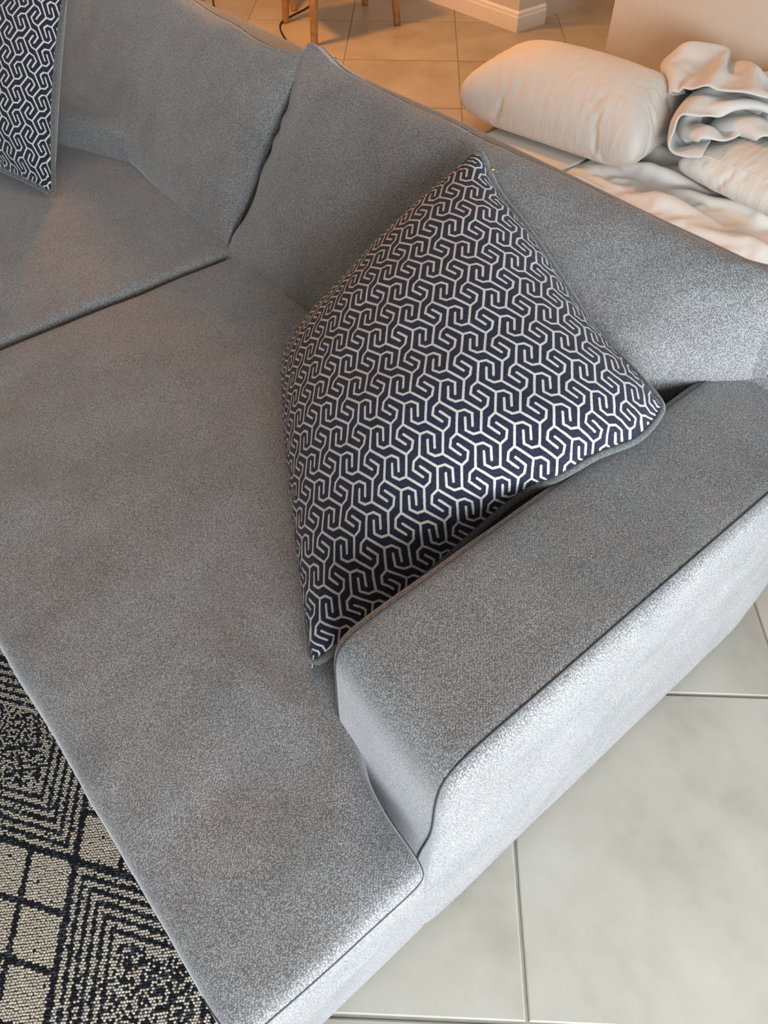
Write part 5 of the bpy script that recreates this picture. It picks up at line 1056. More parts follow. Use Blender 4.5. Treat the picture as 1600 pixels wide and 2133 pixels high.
SHEET_STEPS = (
    (-748, 0, 3, -8, -7, -5, 1, 4, 2, -1, -6, -3, 7, 28, 52, -12, -13, -21, 4, -5, -8, -8, -9, 1, 3, 4, -15, -7, -1, 7, 10, 7, -2, -17, 4, 63, -4, -5, -2, 7, -6, -3, 1, 1, -3, 2, -18,
     -2, 3, 24, 54, -33, -8, -2, 1, 1, -3, -9, 1, -1, -1, 2, -6, -5, 2, 2, 5, -6, -7, 6, 64, -6, -3, -6, 0, -1, 6, -2, 1, 0, -2, -8, -6, 1, 8, 9, 26, -10, -11, 11, -5, -10, 3, -3, 4,
     0, 0, 1, -3, -4, 1, 1, -1, -10, 6, 65, -6, -5, -5, -3, 0, 4, 2, -1, 5, 3, -3, -11, -1, 4, 2, 21, 4, -22, 10, -6, -4, 2, 2, 3, 3, -1, 7, -4, -6, -3, -1, -1, -16, 0, 79, -6, -6, -3,
     -4, -2, 5, 2, -2, 7, -6, 12, -13, 1, -3, 3, -1, -2, 11, -8, 3, -1, 2, 2, 0, 6, -1, 0, 2, 0, -8, 1, -5, -8, -14, 88, -6, -9, -9, 4, -1, 2, 5, -3, -1, -1, 4, 0, 4, -4, -6, 5, -1, 1,
     7, 0, -2, -2, 3, -1, 3, 5, -2, 4, -6, -4, 1, -2, -5, -11, 80, -6, -3, -9, -5, 3, 0, 4, -3, 0, 1, 4, 1, -4, 4, -10, 7, 1, 5, -1, 1, 0, -2, 0, -3, 4, 6, 0, -5, 3, -5, 1, 0, -4, -8,
     68, 3, 0, -5, -6, -1, -2, -3, 2, 0, 0, -3, -5, 8, -6, -1, 8, 3, 3, 8, -1, -5, -1, -2, -2, -5, 0, 11, -2, -2, 0, 1, 2, -3, -7, 62, 7, 2, 1, -8, -3, -12, 1, 2, 1, 0, -14, -2, 7, 2,
     -2, 7, 7, 0, 1, -1, 0, 3, -2, -1, -4, -5, 9, 4, -4, 0, 1, 3, -2, -8, 61, 6, 5, 3, -3, -4, -20, -2, 3, -3, 2, -6, -4, -2, 4, 3, 5, 9, 2, 0, 2, -2, -3, 2, 0, -1, -5, -1, 9, -4, 1,
     1, -1, -1, -4, 59, 6, 7, 6, -6, -5, -20, 1, -1, -4, 8, -4, -11, 1, 3, 2, 4, -5, 16, 2, 2, -7, 0, 4, -2, 4, -4, -3, 5, -2, 0, 0, -5, 1, -1, 59, 6, 7, -4, 4, -13, -13, -1, 0, -4, 7,
     4, -10, -4, 0, 4, -3, -2, 17, 4, -4, -2, 2, 4, 1, -2, 4, -4, -2, 1, 0, -2, -3, 2, -2, 57, 5, 8, -4, 1, -15, -5, -1, -3, -2, 10, 1, -7, -3, -2, -1, 0, -6, 14, 10, -3, -2, 2, 5, 2,
     -4, -1, 2, -1, -1, 0, -1, -3, 1, -1, 52, -5, 20, -6, -9, -6, 0, -3, 0, -5, 4, 11, -3, -7, -3, -2, -2, -4, 3, 16, 1, -1, 2, 5, 3, -5, -7, 2, 2, 3, 0, -2, -2, 0, 1, 45, 0, -7, 19,
     -7, -5, -1, -3, 0, -4, -2, 12, -1, -5, -2, -2, -2, -2, -3, 12, 7, 0, 3, 4, 3, -4, -8, 3, 1, 4, 0, -1, -2, -1, 2, 42, -12, 7, -8, 19, -9, 0, 0, 0, -5, -5, 0, 0, 3, 2, 2, -3, 0, -3,
     1, 13, 5, 2, 3, -4, -7, 1, 4, 1, -3, 8, 0, -3, 0, 1, 37, -8, -7, 10, -5, 14, -2, -1, 0, -5, -4, -3, 2, 2, 1, 4, 0, -6, 2, 1, 5, 10, 2, 0, -3, -4, 1, 6, -2, -2, 9, 1, -3, 0, 1, 33,
     -8, -2, -3, 7, 0, 10, -1, -6, 1, -4, -3, 2, 0, 4, 4, 1, -8, -2, 7, 4, 9, 2, 0, -9, 2, 0, 8, -1, -5, 10, 2, -4, 1, 0, 31, -16, 10, -2, -1, 2, 3, 9, -13, 4, 0, -3, -1, 2, 7, 4, -2,
     -7, -1, 6, 4, 10, 1, -6, -10, -1, 12, 7, 1, -9, 0, 4, 4, 2, 0, 8, 4, 13, 0, -1, 1, -1, 6, -7, -3, 7, -3, 0, 1, 8, 4, -2, -8, -1, 5, 5, 9, 1, -10, -4, -5, 17, -1, 0, -2, 1, 0, 7,
     2, -1, 11, 1, 4, 6, 3, 1, -1, 2, -2, -4, 6, -2, 2, -1, 10, 3, -4, -7, -1, 6, 3, 0, 6, -6, -5, -1, 9, 8, -5, 1, 1, -1, 6, 4, -1, 11, 0, 4, 5, 4, 2, -2, 0, 1, -4, 4, -1, 2, 1, 4, 1,
     -4, -3, 1, 6, 4, 0, -2, 0, -4, 2, 2, 10, -3, 1, -3, 3, 6, 4, -2, 12, 0, 4, 4, 5, 1, -2, 2, -4, 2, -2, 4, 5, -3, -1, -3, -1, 3, 3, 4, 4, 2, -3, 0, -4, 0, 6, 2, 3, -1, -1, 2, 8, 4,
     -4, 13, -2, 2, 6, 6, 3, -4, -5, -1, 4, 1, 2, 5, -1, -3, -5, 4, 3, 2, 3, 6, 1, -3, -2, -2, 0, 5, 3, 2, -1, -2, 6, 8, 3, -4, 11, -2, 0, 6, 9, -1, 1, -6, -3, 4, 3, 1, 6, -4, -3, -5,
     4, 5, 4, 2, 6, 0, -2, -3, -1, 0, 1, -1, 8, 0, -1, 7, 9, 2, -5, 10, 1, -1, 6, -1, 7, -1, -4, -3, 4, 3, 2, 5, -3, -6, -3, 2, 11, 2, 1, 4, 2, -4, -1, -2, 0, -2, 1, 9, 2, -1, 8, 8,
     -1, -3, 10, 1, -5, 4, 8, 6, -3, -7, -2, 5, 3, 2, 4, -3, -6, -3, 7, 8, 3, -1, -2, -1, 1, 3, -2, 1, -2, -1, 8, 5, 1, 7, 3, 1, -1, 10, -5, 2, 3, 9, 3, -4, -3, -4, 5, 3, 3, 1, 0, -5,
     -2, 6, 8, 2, -1, -2, -5, 5, 2, -3, 2, -3, 0, 7, 7, 3, -4, 13, 0, -1, 11, -5, 3, 2, 2, -1, 1, -2, 1, 3, 5, 0, 1, -4, -2, 2, 7, 7, 0, -1, -2, -6, 7, 0, -2, -3, 4, -4, 5, 12, 1, -10,
     13, -6, 9, 15, -5, 5, 0, 1, -4, -1, 6, -2, 6, -1, 3, -2, 0, -2, 1, 8, -1, 8, -3, -2, -6, 7, 2, -1, -7, -3, 7, -1, 7, -2, 2, -1, 1, 8, 23, -4, 3, 0, -3, -2, 4, 4, 2, 4, -5, 2, 0,
     0, 0, -2, 6, -3, 11, 1, -11, 4, 1, 7, -3, -8, -5, -1, 9, 2, 6, 1, -2, 3, 7, 21, -2, 4, -1, -4, -7, 1, 15, 1, -1, -1, 3, -1, 0, 0, -2, -3, 1, 11, 6, -10, -1, 6, 5, -2, -6, -8, 0,
     4, 2, 10, 3, -3, 1, 4, 26, -2, 3, 1, -10, -2, 0, 17, 2, -3, 0, 2, -1, 0, 1, -2, -4, -3, 1, 17, -4, -5, 8, 4, -2, -6, -9, 1, 4, -1, 1, 10, 4, -1, 5, 24, 0, 1, -4, -2, -6, 5, 12,
     -2, 4, -2, 0, 0, 2, 1, -3, -1, -4, -3, 15, -2, -1, 7, -2, -5, -2, -5, 3, -1, 5, 2, -3, 10, 4, 4, 25, 0, -2, -4, -1, -3, 4, 6, 3, 5, -3, -3, 3, 1, 3, -4, -1, -3, -1, 9, 0, -1, 8,
     -10, -3, -2, 2, 2, -3, -3, 16, -3, -4, 12, -11, 44, 0, -3, -4, -1, -2, 3, 3, 5, 5, -3, -4, 4, 0, 6, -3, -5, -4, 0, 1, 6, 2, 2, -14, 7, -5, 4, 5, -7, -4, 7, 14, -5, -5, 2, 46, 0,
     -3, -4, -3, -1, 0, -4, 6, 10, 1, -4, -4, 6, 7, -1, -5, -3, -3, 2, -3, 7, 0, -8, 2, -4, 7, 4, -4, -6, -1, 9, 12, -10, -1, 51, 0, -2, -5, -3, -2, -1, -6, 8, 9, 4, -4, -5, 8, 2, -5,
     3, -15, 9, 0, -3, -1, 11, -7, -5, -1, 6, 6, -4, -4, -6, 10, 3, -1, 0, 53, -13, 0, 1, 0, 0, -2, -4, -5, 14, 9, -2, -7, 8, -2, -3, -7, -1, -2, 8, -10, 11, -3, 6, -2, -3, 4, -1, -6,
     3, -4, -3, 15, 0, -1, 43, -6, 3, -1, 2, 1, -3, -4, -1, -2, 19, -7, 1, 7, -3, -7, -2, -1, -2, -2, 0, 3, 11, -5, 4, -1, -2, 2, -5, -7, 4, -5, 4, 14, 0, 41, -5, 0, 2, 0, 4, -3, -2,
     -8, 6, -1, -2, 11, 5, 0, -7, 1, -4, -1, -2, 1, -3, 16, 1, -3, 1, -4, 2, -8, -3, 4, -4, -3, 16, 3, 29, 6, 1, -1, 0, 6, -1, 2, -7, -10, 9, -3, 1, 8, 7, -18, -4, 9, 3, -2, 0, -4, 5,
     16, 0, -5, -2, -1, -2, -5, -17, 12, 1, -5, 17, 35, 6, -5, 1, 4, 7, -2, -6, -6, -5, 3, 2, 2, 3, 5, -5, -5, 1, 6, 0, -1, -3, -2, 1, 11, 9, -5, 1, -3, -7, -11, -5, 11, -3, -1, 55, 4,
     -4, 0, 4, 3, 3, -15, 4, -6, 3, 2, -1, 5, -1, 3, -2, -3, 3, 2, -6, 1, 1, -1, 8, 5, 1, 1, 2, -2, -9, -8, 0, 2, -3, 58, -6, 3, -1, -3, 9, -10, 1, -2, 0, -3, 1, 4, 3, 9, -4, 0, -2, 0,
     2, -5, -14, 11, 2, -4, 17, 2, 1, 5, 0, -3, -13, -4, 0, -5, 65, -6, 1, -5, -5, 10, -12, 4, -15, 10, 1, 0, 5, 0, 7, 11, -5, -4, -2, 0, -1, -12, -10, 15, -4, 6, 17, -1, 6, 4, -8, -4,
     -16, 4, -6, 75, -9, -3, -7, -4, -7, 5, -10, -1, 3, 8, -1, -2, 9, 4, 14, 0, -8, -4, 0, -2, -9, -5, -2, 6, 2, 17, 3, 4, -1, -4, -3, -12, 1, -6, 83, -11, -9, -6, -8, 0, -6, -1, 0, 1,
     -2, 3, 2, 10, 3, 5, 12, -6, -10, 2, 1, -3, -11, 4, 2, -3, -5, 25, 5, -5, -6, -9, 0, -1, -4, 88, -11, -12, -9, -8, -3, 5, -3, -12, 7, -5, 4, 2, 3, 11, 3, -1, -2, -2, 6, 4, 0, -5,
     -10, -9, 8, -3, -3, -1, 28, -8, -4, -2, -1, -5, 92, -10, -14, -12, -7, -8, 11, 3, -11, -7, 2, 2, -8, 9, 15, 3, 0, -1, -3, 5, 6, 4, -2, -7, -14, -13, 10, 0, -2, -5, 22, -1, -2, -3,
     -2, 91, -8, -14, -23, -18, 9, 13, 5, -13, -8, 5, -8, 3, 2, -11, -15, 23, 20, 2, 5, 5, 6, 2, -4, -13, -20, -24, 26, 6, 2, -7, -5, 2, 11, -2,),
    (-783, 50, 45, 44, 50, 50, 46, 46, 40, 47, 55, 50, 44, 37, -12, 58, 40, 48, 47, 43, 48, 45, 49, 46, 44, 43, 49, 50, 46, 45, 44, 54, 52, 44, 47, -1537, 51, 45, 45, 39, 50, 51, 45,
     42, 46, 49, 44, 45, 44, 34, 6, 50, 55, 51, 46, 43, 48, 37, 49, 45, 45, 41, 49, 48, 43, 45, 44, 53, 54, 49, -1532, 59, 39, 41, 44, 48, 40, 52, 47, 44, 39, 50, 46, 42, 41, 46, 7,
     57, 45, 42, 37, 40, 57, 56, 42, 44, 43, 44, 44, 47, 46, 45, 51, 46, 42, -1516, 59, 50, 33, 45, 45, 44, 48, 45, 47, 34, 46, 49, 45, 38, 46, 24, 45, 51, 24, 40, 43, 55, 61, 49, 41,
     45, 33, 46, 51, 47, 47, 39, 45, 37, -1499, 50, 50, 45, 44, 45, 30, 51, 50, 49, 45, 35, 46, 45, 48, 39, 46, 43, 28, 49, 37, 27, 51, 59, 60, 38, 40, 43, 43, 42, 53, 46, 45, 44, 48,
     -1511, 48, 51, 49, 38, 44, 37, 36, 60, 55, 26, 45, 45, 40, 52, 49, 36, 44, 44, 26, 38, 40, 47, 54, 56, 57, 27, 46, 29, 54, 49, 53, 47, 43, 46, -1507, 42, 48, 50, 47, 35, 42, 34,
     59, 50, 27, 47, 45, 49, 42, 54, 33, 45, 33, 48, 36, 41, 41, 49, 56, 44, 43, 42, 44, 44, 43, 59, 50, 46, 42, -1516, 46, 44, 47, 46, 42, 45, 43, 47, 43, 36, 42, 48, 34, 55, 60, 34,
     36, 44, 31, 44, 46, 44, 46, 51, 55, 48, 30, 46, 27, 56, 62, 54, 48, 43, -1527, 46, 46, 43, 49, 42, 41, 44, 47, 37, 43, 49, 45, 37, 47, 61, 46, 26, 45, 41, 44, 43, 40, 45, 47, 52,
     53, 33, 42, 29, 56, 63, 58, 49, 42, -1542, 57, 41, 45, 46, 44, 39, 47, 41, 47, 49, 37, 47, 45, 44, 51, 38, 45, 39, 45, 36, 36, 53, 46, 44, 48, 53, 48, 30, 43, 48, 62, 57, 51, 43,
     -1554, 60, 42, 47, 36, 45, 47, 46, 46, 46, 37, 49, 47, 42, 46, 50, 46, 58, 17, 44, 27, 54, 42, 50, 45, 43, 51, 51, 36, 46, 47, 58, 58, 49, 47, -1562, 60, 40, 41, 41, 43, 47, 56,
     49, 46, 39, 40, 50, 46, 41, 50, 57, 57, 10, 38, 43, 51, 31, 55, 48, 39, 45, 52, 47, 42, 47, 56, 58, 49, 46, -1564, 47, 52, 50, 37, 31, 54, 59, 56, 36, 35, 46, 51, 47, 44, 47, 53,
     57, 24, 28, 47, 51, 25, 58, 50, 44, 38, 48, 48, 45, 48, 53, 56, 49, 46, -1550, 51, 31, 51, 35, 41, 48, 62, 60, 27, 44, 37, 51, 52, 46, 46, 50, 55, 47, 15, 44, 54, 19, 61, 50, 42,
     45, 45, 47, 43, 45, 52, 54, 49, 46, -1534, 42, 54, 16, 46, 45, 46, 61, 62, 20, 45, 37, 50, 54, 47, 46, 47, 53, 53, 25, 36, 54, 16, 60, 48, 47, 46, 35, 49, 45, 46, 49, 54, 49, 46,
     -1518, 41, 42, 52, 17, 44, 48, 57, 61, 19, 41, 45, 50, 53, 48, 42, 43, 50, 52, 49, 26, 49, 16, 59, 50, 45, 40, 39, 55, 49, 34, 49, 53, 49, 45, -1513, 47, 46, 40, 49, 20, 48, 56,
     55, 21, 41, 46, 43, 51, 50, 48, 44, 46, 48, 47, 46, 33, 28, 60, 49, 39, 36, 44, 59, 44, 30, 46, 54, 49, 46, -1502, 46, 34, 51, 41, 46, 30, 53, 36, 39, 41, 46, 44, 58, 39, 49, 42,
     48, 49, 40, 46, 35, 37, 57, 39, 44, 43, 48, 61, 36, 28, 43, 54, 49, 46, -1489, 22, 41, 49, 52, 45, 42, 43, 52, 31, 33, 47, 52, 37, 48, 50, 45, 48, 37, 45, 43, 35, 42, 49, 41, 45,
     53, 55, 62, 20, 43, 42, 40, 52, 45, -1516, 43, 39, 51, 55, 46, 46, 44, 55, 45, 21, 45, 55, 27, 53, 48, 46, 49, 29, 49, 35, 38, 49, 52, 46, 42, 51, 65, 38, 38, 38, 26, 53, 52, 46,
     -1516, 35, 45, 50, 54, 50, 45, 46, 53, 49, 24, 46, 56, 17, 57, 49, 45, 51, 21, 51, 41, 44, 45, 49, 44, 46, 56, 64, 22, 42, 39, 23, 59, 52, 46, -1513, 25, 46, 47, 59, 53, 44, 46,
     51, 52, 31, 45, 57, 11, 58, 49, 46, 49, 19, 53, 42, 41, 52, 49, 41, 45, 56, 55, 26, 47, 23, 36, 61, 53, 44, -1515, 22, 46, 53, 59, 54, 46, 41, 51, 51, 44, 40, 55, 13, 56, 47, 47,
     56, 11, 55, 40, 37, 52, 50, 43, 48, 56, 36, 39, 46, 27, 37, 63, 53, 46, -1519, 16, 45, 57, 63, 57, 41, 44, 51, 45, 45, 45, 54, 16, 54, 46, 46, 60, 11, 55, 36, 33, 53, 51, 46, 47,
     56, 36, 37, 45, 19, 52, 63, 53, 45, -1530, 22, 48, 60, 64, 48, 43, 46, 42, 53, 43, 47, 52, 26, 50, 46, 46, 64, 9, 55, 24, 38, 53, 52, 46, 47, 51, 57, 20, 46, 18, 59, 63, 52, 44,
     -1525, 14, 51, 61, 52, 54, 43, 47, 36, 54, 46, 46, 53, 31, 48, 46, 51, 58, 16, 50, 27, 32, 57, 49, 47, 46, 54, 53, 21, 46, 22, 62, 62, 49, 43, -1530, 23, 50, 50, 62, 52, 45, 49,
     26, 54, 47, 45, 52, 39, 46, 47, 53, 57, 17, 50, 37, 37, 35, 53, 46, 45, 53, 53, 25, 45, 27, 63, 57, 45, 45, -1532, 42, 43, 42, 63, 50, 46, 49, 23, 55, 44, 44, 48, 50, 45, 47, 54,
     55, 20, 48, 38, 19, 50, 55, 42, 45, 52, 50, 34, 41, 33, 59, 52, 48, 45, -1524, 42, 44, 45, 55, 49, 46, 52, 19, 58, 37, 46, 50, 52, 45, 45, 55, 52, 23, 45, 35, 16, 60, 52, 47, 41,
     48, 52, 43, 27, 48, 61, 45, 47, 29, -1507, 45, 43, 46, 50, 42, 46, 56, 25, 55, 46, 31, 53, 51, 45, 46, 55, 34, 41, 47, 29, 18, 64, 55, 47, 45, 44, 45, 45, 42, 46, 44, 53, 45, 45,
     -1519, 45, 45, 46, 53, 42, 37, 58, 26, 57, 46, 34, 41, 53, 46, 44, 43, 57, 32, 44, 11, 44, 64, 55, 47, 45, 47, 46, 27, 42, 50, 45, 52, 44, 42, -1508, 45, 43, 48, 48, 41, 42, 61,
     30, 56, 44, 19, 49, 54, 46, 46, 51, 53, 29, 41, 7, 61, 57, 53, 48, 43, 52, 33, 45, 34, 38, 47, 50, 41, 44, -1500, 46, 41, 49, 48, 39, 51, 56, 38, 53, 40, 14, 52, 54, 47, 45, 50,
     53, 39, 18, 31, 60, 48, 54, 47, 46, 55, 23, 47, 43, 40, 37, 42, 44, 46, -1498, 46, 47, 52, 41, 44, 50, 44, 62, 37, 44, 24, 33, 58, 49, 43, 49, 52, 51, -2, 51, 59, 45, 50, 48, 46,
     54, 24, 54, 27, 42, 50, 35, 39, 44, -1494, 46, 50, 52, 47, 40, 51, 54, 40, 45, 42, 12, 47, 59, 50, 45, 41, 50, 44, 29, 40, 56, 40, 52, 46, 47, 56, 25, 55, 47, 11, 49, 52, 33, 43,
     -1498, 46, 49, 53, 46, 45, 50, 40, 53, 42, 44, 6, 56, 61, 50, 44, 45, 44, 45, 45, 31, 48, 50, 51, 37, 45, 53, 33, 58, 33, 35, 25, 53, 51, 34, -1504, 45, 49, 54, 49, 45, 43, 56,
     50, 32, 46, 8, 62, 52, 52, 47, 45, 35, 53, 40, 44, 39, 54, 41, 46, 36, 54, 43, 60, 23, 46, 32, 33, 51, 49, -1517, 44, 50, 55, 50, 46, 46, 52, 44, 36, 45, 23, 58, 48, 49, 47, 35,
     51, 45, 44, 43, 46, 36, 43, 44, 45, 50, 50, 62, 22, 46, 8, 51, 47, 54, -1515, 42, 49, 56, 52, 47, 45, 50, 53, 29, 38, 37, 57, 41, 55, 47, 35, 37, 57, 48, 47, 30, 49, 41, 39, 45,
     46, 56, 39, 44, 43, 33, 15, 53, 59, -1516, 44, 47, 51, 57, 49, 45, 47, 49, 50, 18, 46, 54, 41, 56, 35, 45, 34, 59, 59, 33, 44, 32, 51, 42, 41, 45, 51, 45, 55, 27, 44, 31, 26, 61,
     -1508, 41, 34, 58, 60, 51, 41, 46, 50, 44, 46, 41, 34, 50, 52, 33, 47, 33, 59, 62, 29, 46, 24, 46, 52, 46, 43, 44, 50, 40, 46, 44, 41, 14, 58, -1488, 17, 39, 58, 57, 52, 47, 41,
     49, 52, 39, 45, 44, 43, 35, 45, 45, 43, 52, 63, 31, 38, 42, 28, 46, 53, 47, 46, 43, 48, 49, 34, 43, 41, 7, -1461, 9, 49, 48, 62, 56, 45, 44, 47, 51, 44, 44, 40, 45, 45, 34, 42,
     47, 51, 59, 43, 27, 46, 41, 39, 40, 52, 45, 45, 46, 49, 46, 31, 46, 37, -1507, 30, 44, 40, 61, 60, 53, 31, 43, 53, 43, 48, 47, 38, 48, 47, 33, 44, 48, 55, 29, 50, 44, 44, 12, 57,
     53, 53, 45, 44, 47, 38, 47, 40, 41, -1508, 45, 30, 42, 56, 55, 43, 45, 43, 40, 58, 45, 49, 43, 33, 50, 45, 40, 46, 49, 39, 55, 33, 41, 38, 24, 59, 58, 46, 47, 44, 47, 33, 45, 44,
     -1514, 47, 31, 48, 45, 52, 53, 43, 31, 46, 58, 46, 53, 48, 38, 30, 51, 48, 43, 43, 47, 52, 51, 20, 43, 39, 37, 59, 49, 49, 36, 43, 50, 41, 43, -1519, 51, 40, 45, 44, 50, 36, 43,
     44, 48, 53, 49, 57, 39, 45, 22, 48, 53, 49, 46, 44, 48, 45, 48, 20, 46, 27, 60, 50, 48, 42, 41, 42, 47, 56, -1530, 52, 50, 43, 44, 39, 52, 33, 42, 47, 36, 59, 61, 40, 42, 40, 32,
     53, 53, 45, 47, 44, 48, 33, 37, 42, 45, 33, 50, 55, 39, 35, 48, 55, 56, -1533, 52, 54, 50, 42, 42, 34, 43, 46, 38, 47, 46, 59, 57, 22, 45, 45, 50, 34, 56, 50, 46, 44, 49, 42, 29,
     40, 48, 47, 26, 48, 44, 47, 47, 60, -1528, 51, 55, 48, 48, 41, 36, 35, 48, 46, 36, 47, 44, 45, 47, 45, 46, 49, 25, 61, 55, 49, 44, 46, 49, 46, 26, 40, 46, 50, 30, 43, 45, 47, 55,
     -1517, 48, 54, 56, 54, 3, 42, 37, 48, 50, 45, 33, 47, 52, 52, 46, 38, 34, 35, 61, 60, 52, 48, 44, 49, 51, 45, 15, 44, 45, 47, 46, 42, 39, 37,),
    (24, 0, -3, 3, 0, 0, 0, 0, 23, -23, 0, 0, 9, -1, -8, -2, 47, -12, 7, 5, 7, -28, -13, 11, -10, -15, 3, 0, 0, -1, 19, -18, 31, -31, 0, -1, 21, 15, 3, -25, -13, -1, 7, 19, 4, -14, 21,
     13, 9, -25, -17, -16, -3, 1, 9, 15, 23, -42, 19, 13, -1, -22, -12, 0, 10, -13, 24, -21, 16, -16, 0, 10, 35, 20, -10, -18, -37, 10, 3, 12, 22, 4, -17, 13, 21, -18, -49, -1, 29,
     -15, 29, -30, 7, -17, 33, 17, -8, -21, -24, -1, 0, 9, -4, 28, -32, 0, 12, 25, 37, 4, -15, -33, -31, 28, -9, 30, 6, 3, -19, 24, 9, -39, -32, -1, 41, -25, -15, 0, -1, 31, 30, 7,
     -31, -21, -11, -4, -2, 21, -19, 38, -38, 21, 28, 24, 12, -10, -43, -31, 33, -20, -4, 27, -8, 24, -10, 22, 6, -24, -44, 0, 32, -37, 2, 0, 14, 41, 27, -12, -25, -35, 2, -14, 2, 9,
     -9, 0, 6, 16, 18, 29, 10, -33, -42, 17, 21, -45, 1, 2, 32, 17, -8, 29, -6, -22, -43, 28, -20, -9, 1, 22, 17, 42, 4, -37, -12, -32, 2, -5, 11, -11, -2, 19, -1, 7, 16, 31, -18, -38,
     -3, 34, -44, -2, 0, 1, 38, -11, 36, 14, -31, -14, -33, 20, -20, 7, -5, 39, 29, 19, -16, -31, -41, 0, 0, -2, 15, 9, -8, 8, -8, 21, 21, -6, -21, -22, 39, -45, 27, 6, -33, 1, 9, 44,
     31, -10, -35, -26, -17, 9, -7, 0, 9, 25, 35, -2, -43, -24, 0, 0, 4, -4, 34, -19, -8, 8, -2, 28, -19, -6, -9, 39, -37, -12, 4, 30, -25, -5, 40, 46, 12, -18, -26, -30, -26, 2, 0,
     -1, 10, 33, 16, -41, -18, 0, 0, 0, 12, 25, -9, -28, 0, 0, 25, -25, -1, 19, -1, 22, -37, -5, 5, 25, -28, 48, 35, 26, -9, -34, -42, -4, -13, -7, 1, 0, 11, 33, -18, -28, 6, 16, 0,
     -13, 36, -9, -33, -4, 25, -22, 21, -21, -2, -1, 31, -17, 11, -13, 13, -23, 38, 14, 45, 8, -41, -14, -40, -7, 15, -13, -4, -3, 26, 1, -24, 14, -13, -1, 0, 53, -15, -41, 30, -15,
     20, -28, 11, 1, 4, -23, 30, 1, -3, -20, -6, 13, 18, 48, 26, -16, -27, -53, 0, 1, 22, -20, -8, -4, 18, -16, -2, 1, 0, 0, 65, -35, -27, 8, 28, -34, -6, 12, -5, 31, -28, -9, 8, 11,
     -9, 4, 5, -10, 45, 35, 0, -24, -58, 3, -7, 7, 31, -23, -15, 2, -1, -4, 0, 0, 0, 45, 19, -44, 14, -30, 21, -25, 0, 7, 45, -8, -26, -9, -1, 2, -4, -2, -4, 24, 40, 16, -15, -62, 2,
     11, -16, 14, 31, -23, -20, 1, -3, 0, 0, 0, 26, 24, 12, -48, 6, 6, -25, -1, 12, 51, 9, -25, -15, -12, -11, -5, 0, -2, -3, 37, 27, -2, -61, 17, -16, -4, 3, 45, -28, -13, -2, -2, 0,
     0, 0, 33, -17, 29, 5, -43, -5, 16, -17, 18, 54, 22, -9, -16, -22, -23, -20, 15, -10, 2, -6, 36, 15, -57, 20, 6, 4, -30, 42, -22, 8, -28, 0, 0, 0, 0, 10, -5, 0, 33, 6, -40, 9, -13,
     28, 52, 25, -2, -31, -33, -28, 3, 3, 19, -22, 0, 1, 38, -52, -1, 12, 23, -38, 42, -21, 26, -33, -11, -1, 1, 0, 25, 5, -31, 1, 28, 8, -36, -1, 46, 41, 23, -1, -33, -23, -46, -3,
     16, -1, 21, -25, -2, 34, -46, 5, 30, -7, -29, 37, -13, 39, -37, -19, 4, -10, -1, 35, -37, 18, -15, -1, 13, 17, -26, 22, 46, 32, 5, -17, -52, -38, -4, 5, 5, 40, -22, -16, 32, -40,
     27, -19, -12, 3, 30, -3, 49, -15, -27, -35, 1, 9, -9, 20, -18, -2, 0, 14, -3, 18, -10, 30, 42, 8, -11, -59, -31, 11, 2, -9, 48, -15, -29, 28, -26, -5, 1, 19, -22, 5, 48, 35, -25,
     -44, -20, 1, -2, 1, 32, 4, -13, -19, 7, 8, -9, 4, 22, 38, 11, -3, -64, -18, -1, 1, 0, 54, -15, -21, -13, 28, -22, 11, -6, 12, -13, 56, 22, -28, -49, -5, -10, -2, -2, 42, 3, -25,
     -4, 1, 14, 2, -13, 10, 33, 13, -1, -62, 14, 2, -2, -24, 56, -11, -19, -20, 0, 20, -20, 12, -16, 31, 52, 10, -42, -44, -9, -2, 13, -11, 41, 4, -17, -19, 12, -8, 20, 9, -15, 10, 24,
     4, -63, -3, -2, 3, 0, 59, 0, -25, -26, -8, 14, -10, -1, -3, 51, 37, 2, -41, -47, -3, 1, -2, 1, 45, -17, -10, 2, 2, -22, 4, 16, 26, -8, 9, 11, -55, 7, 4, -15, 4, 65, 5, -28, -32,
     -10, -4, 5, -5, 6, 48, 35, -4, -49, -34, -2, 2, 0, 2, 40, 0, -5, -7, -32, 13, -11, 33, -4, 15, 0, 9, -53, -3, 3, 17, -6, 63, 12, -39, -27, -14, -5, -1, 0, 21, 10, 45, -1, -52,
     -24, 1, 0, 2, -5, 43, -10, 11, -41, 13, -16, 3, 41, -5, 1, 5, 4, -45, 12, 2, -16, 21, 63, 14, -38, -36, -6, -17, 0, 2, 3, 14, 41, 7, -53, -17, 3, 14, -14, -4, 39, 15, -39, -13,
     15, -6, -7, 48, -7, -6, 8, -4, -39, -2, 0, 2, 31, 60, 15, -26, -35, -47, 2, 10, -8, -2, 5, 37, 16, -52, -9, 21, -19, 1, 0, 16, 33, -49, 0, -2, -1, 3, 54, -5, -19, 13, -20, -18,
     -5, 0, 7, 33, 57, 13, -26, -51, -33, 7, 18, -13, 1, -16, 28, 23, -45, 25, -20, -9, 5, -5, 14, 32, -44, 25, 1, -7, -19, 58, -2, -28, -4, 12, -7, -11, -11, 5, 35, 53, 7, -32, -55,
     -16, 18, -5, 19, -22, 1, -14, 36, -31, -4, 30, 1, -37, 8, 6, 30, -44, 31, -19, -9, 6, 61, -4, -14, -33, 0, 9, -11, 3, 0, 51, 35, -1, -37, -57, 14, -9, 4, 1, 28, -27, 6, -17, 30,
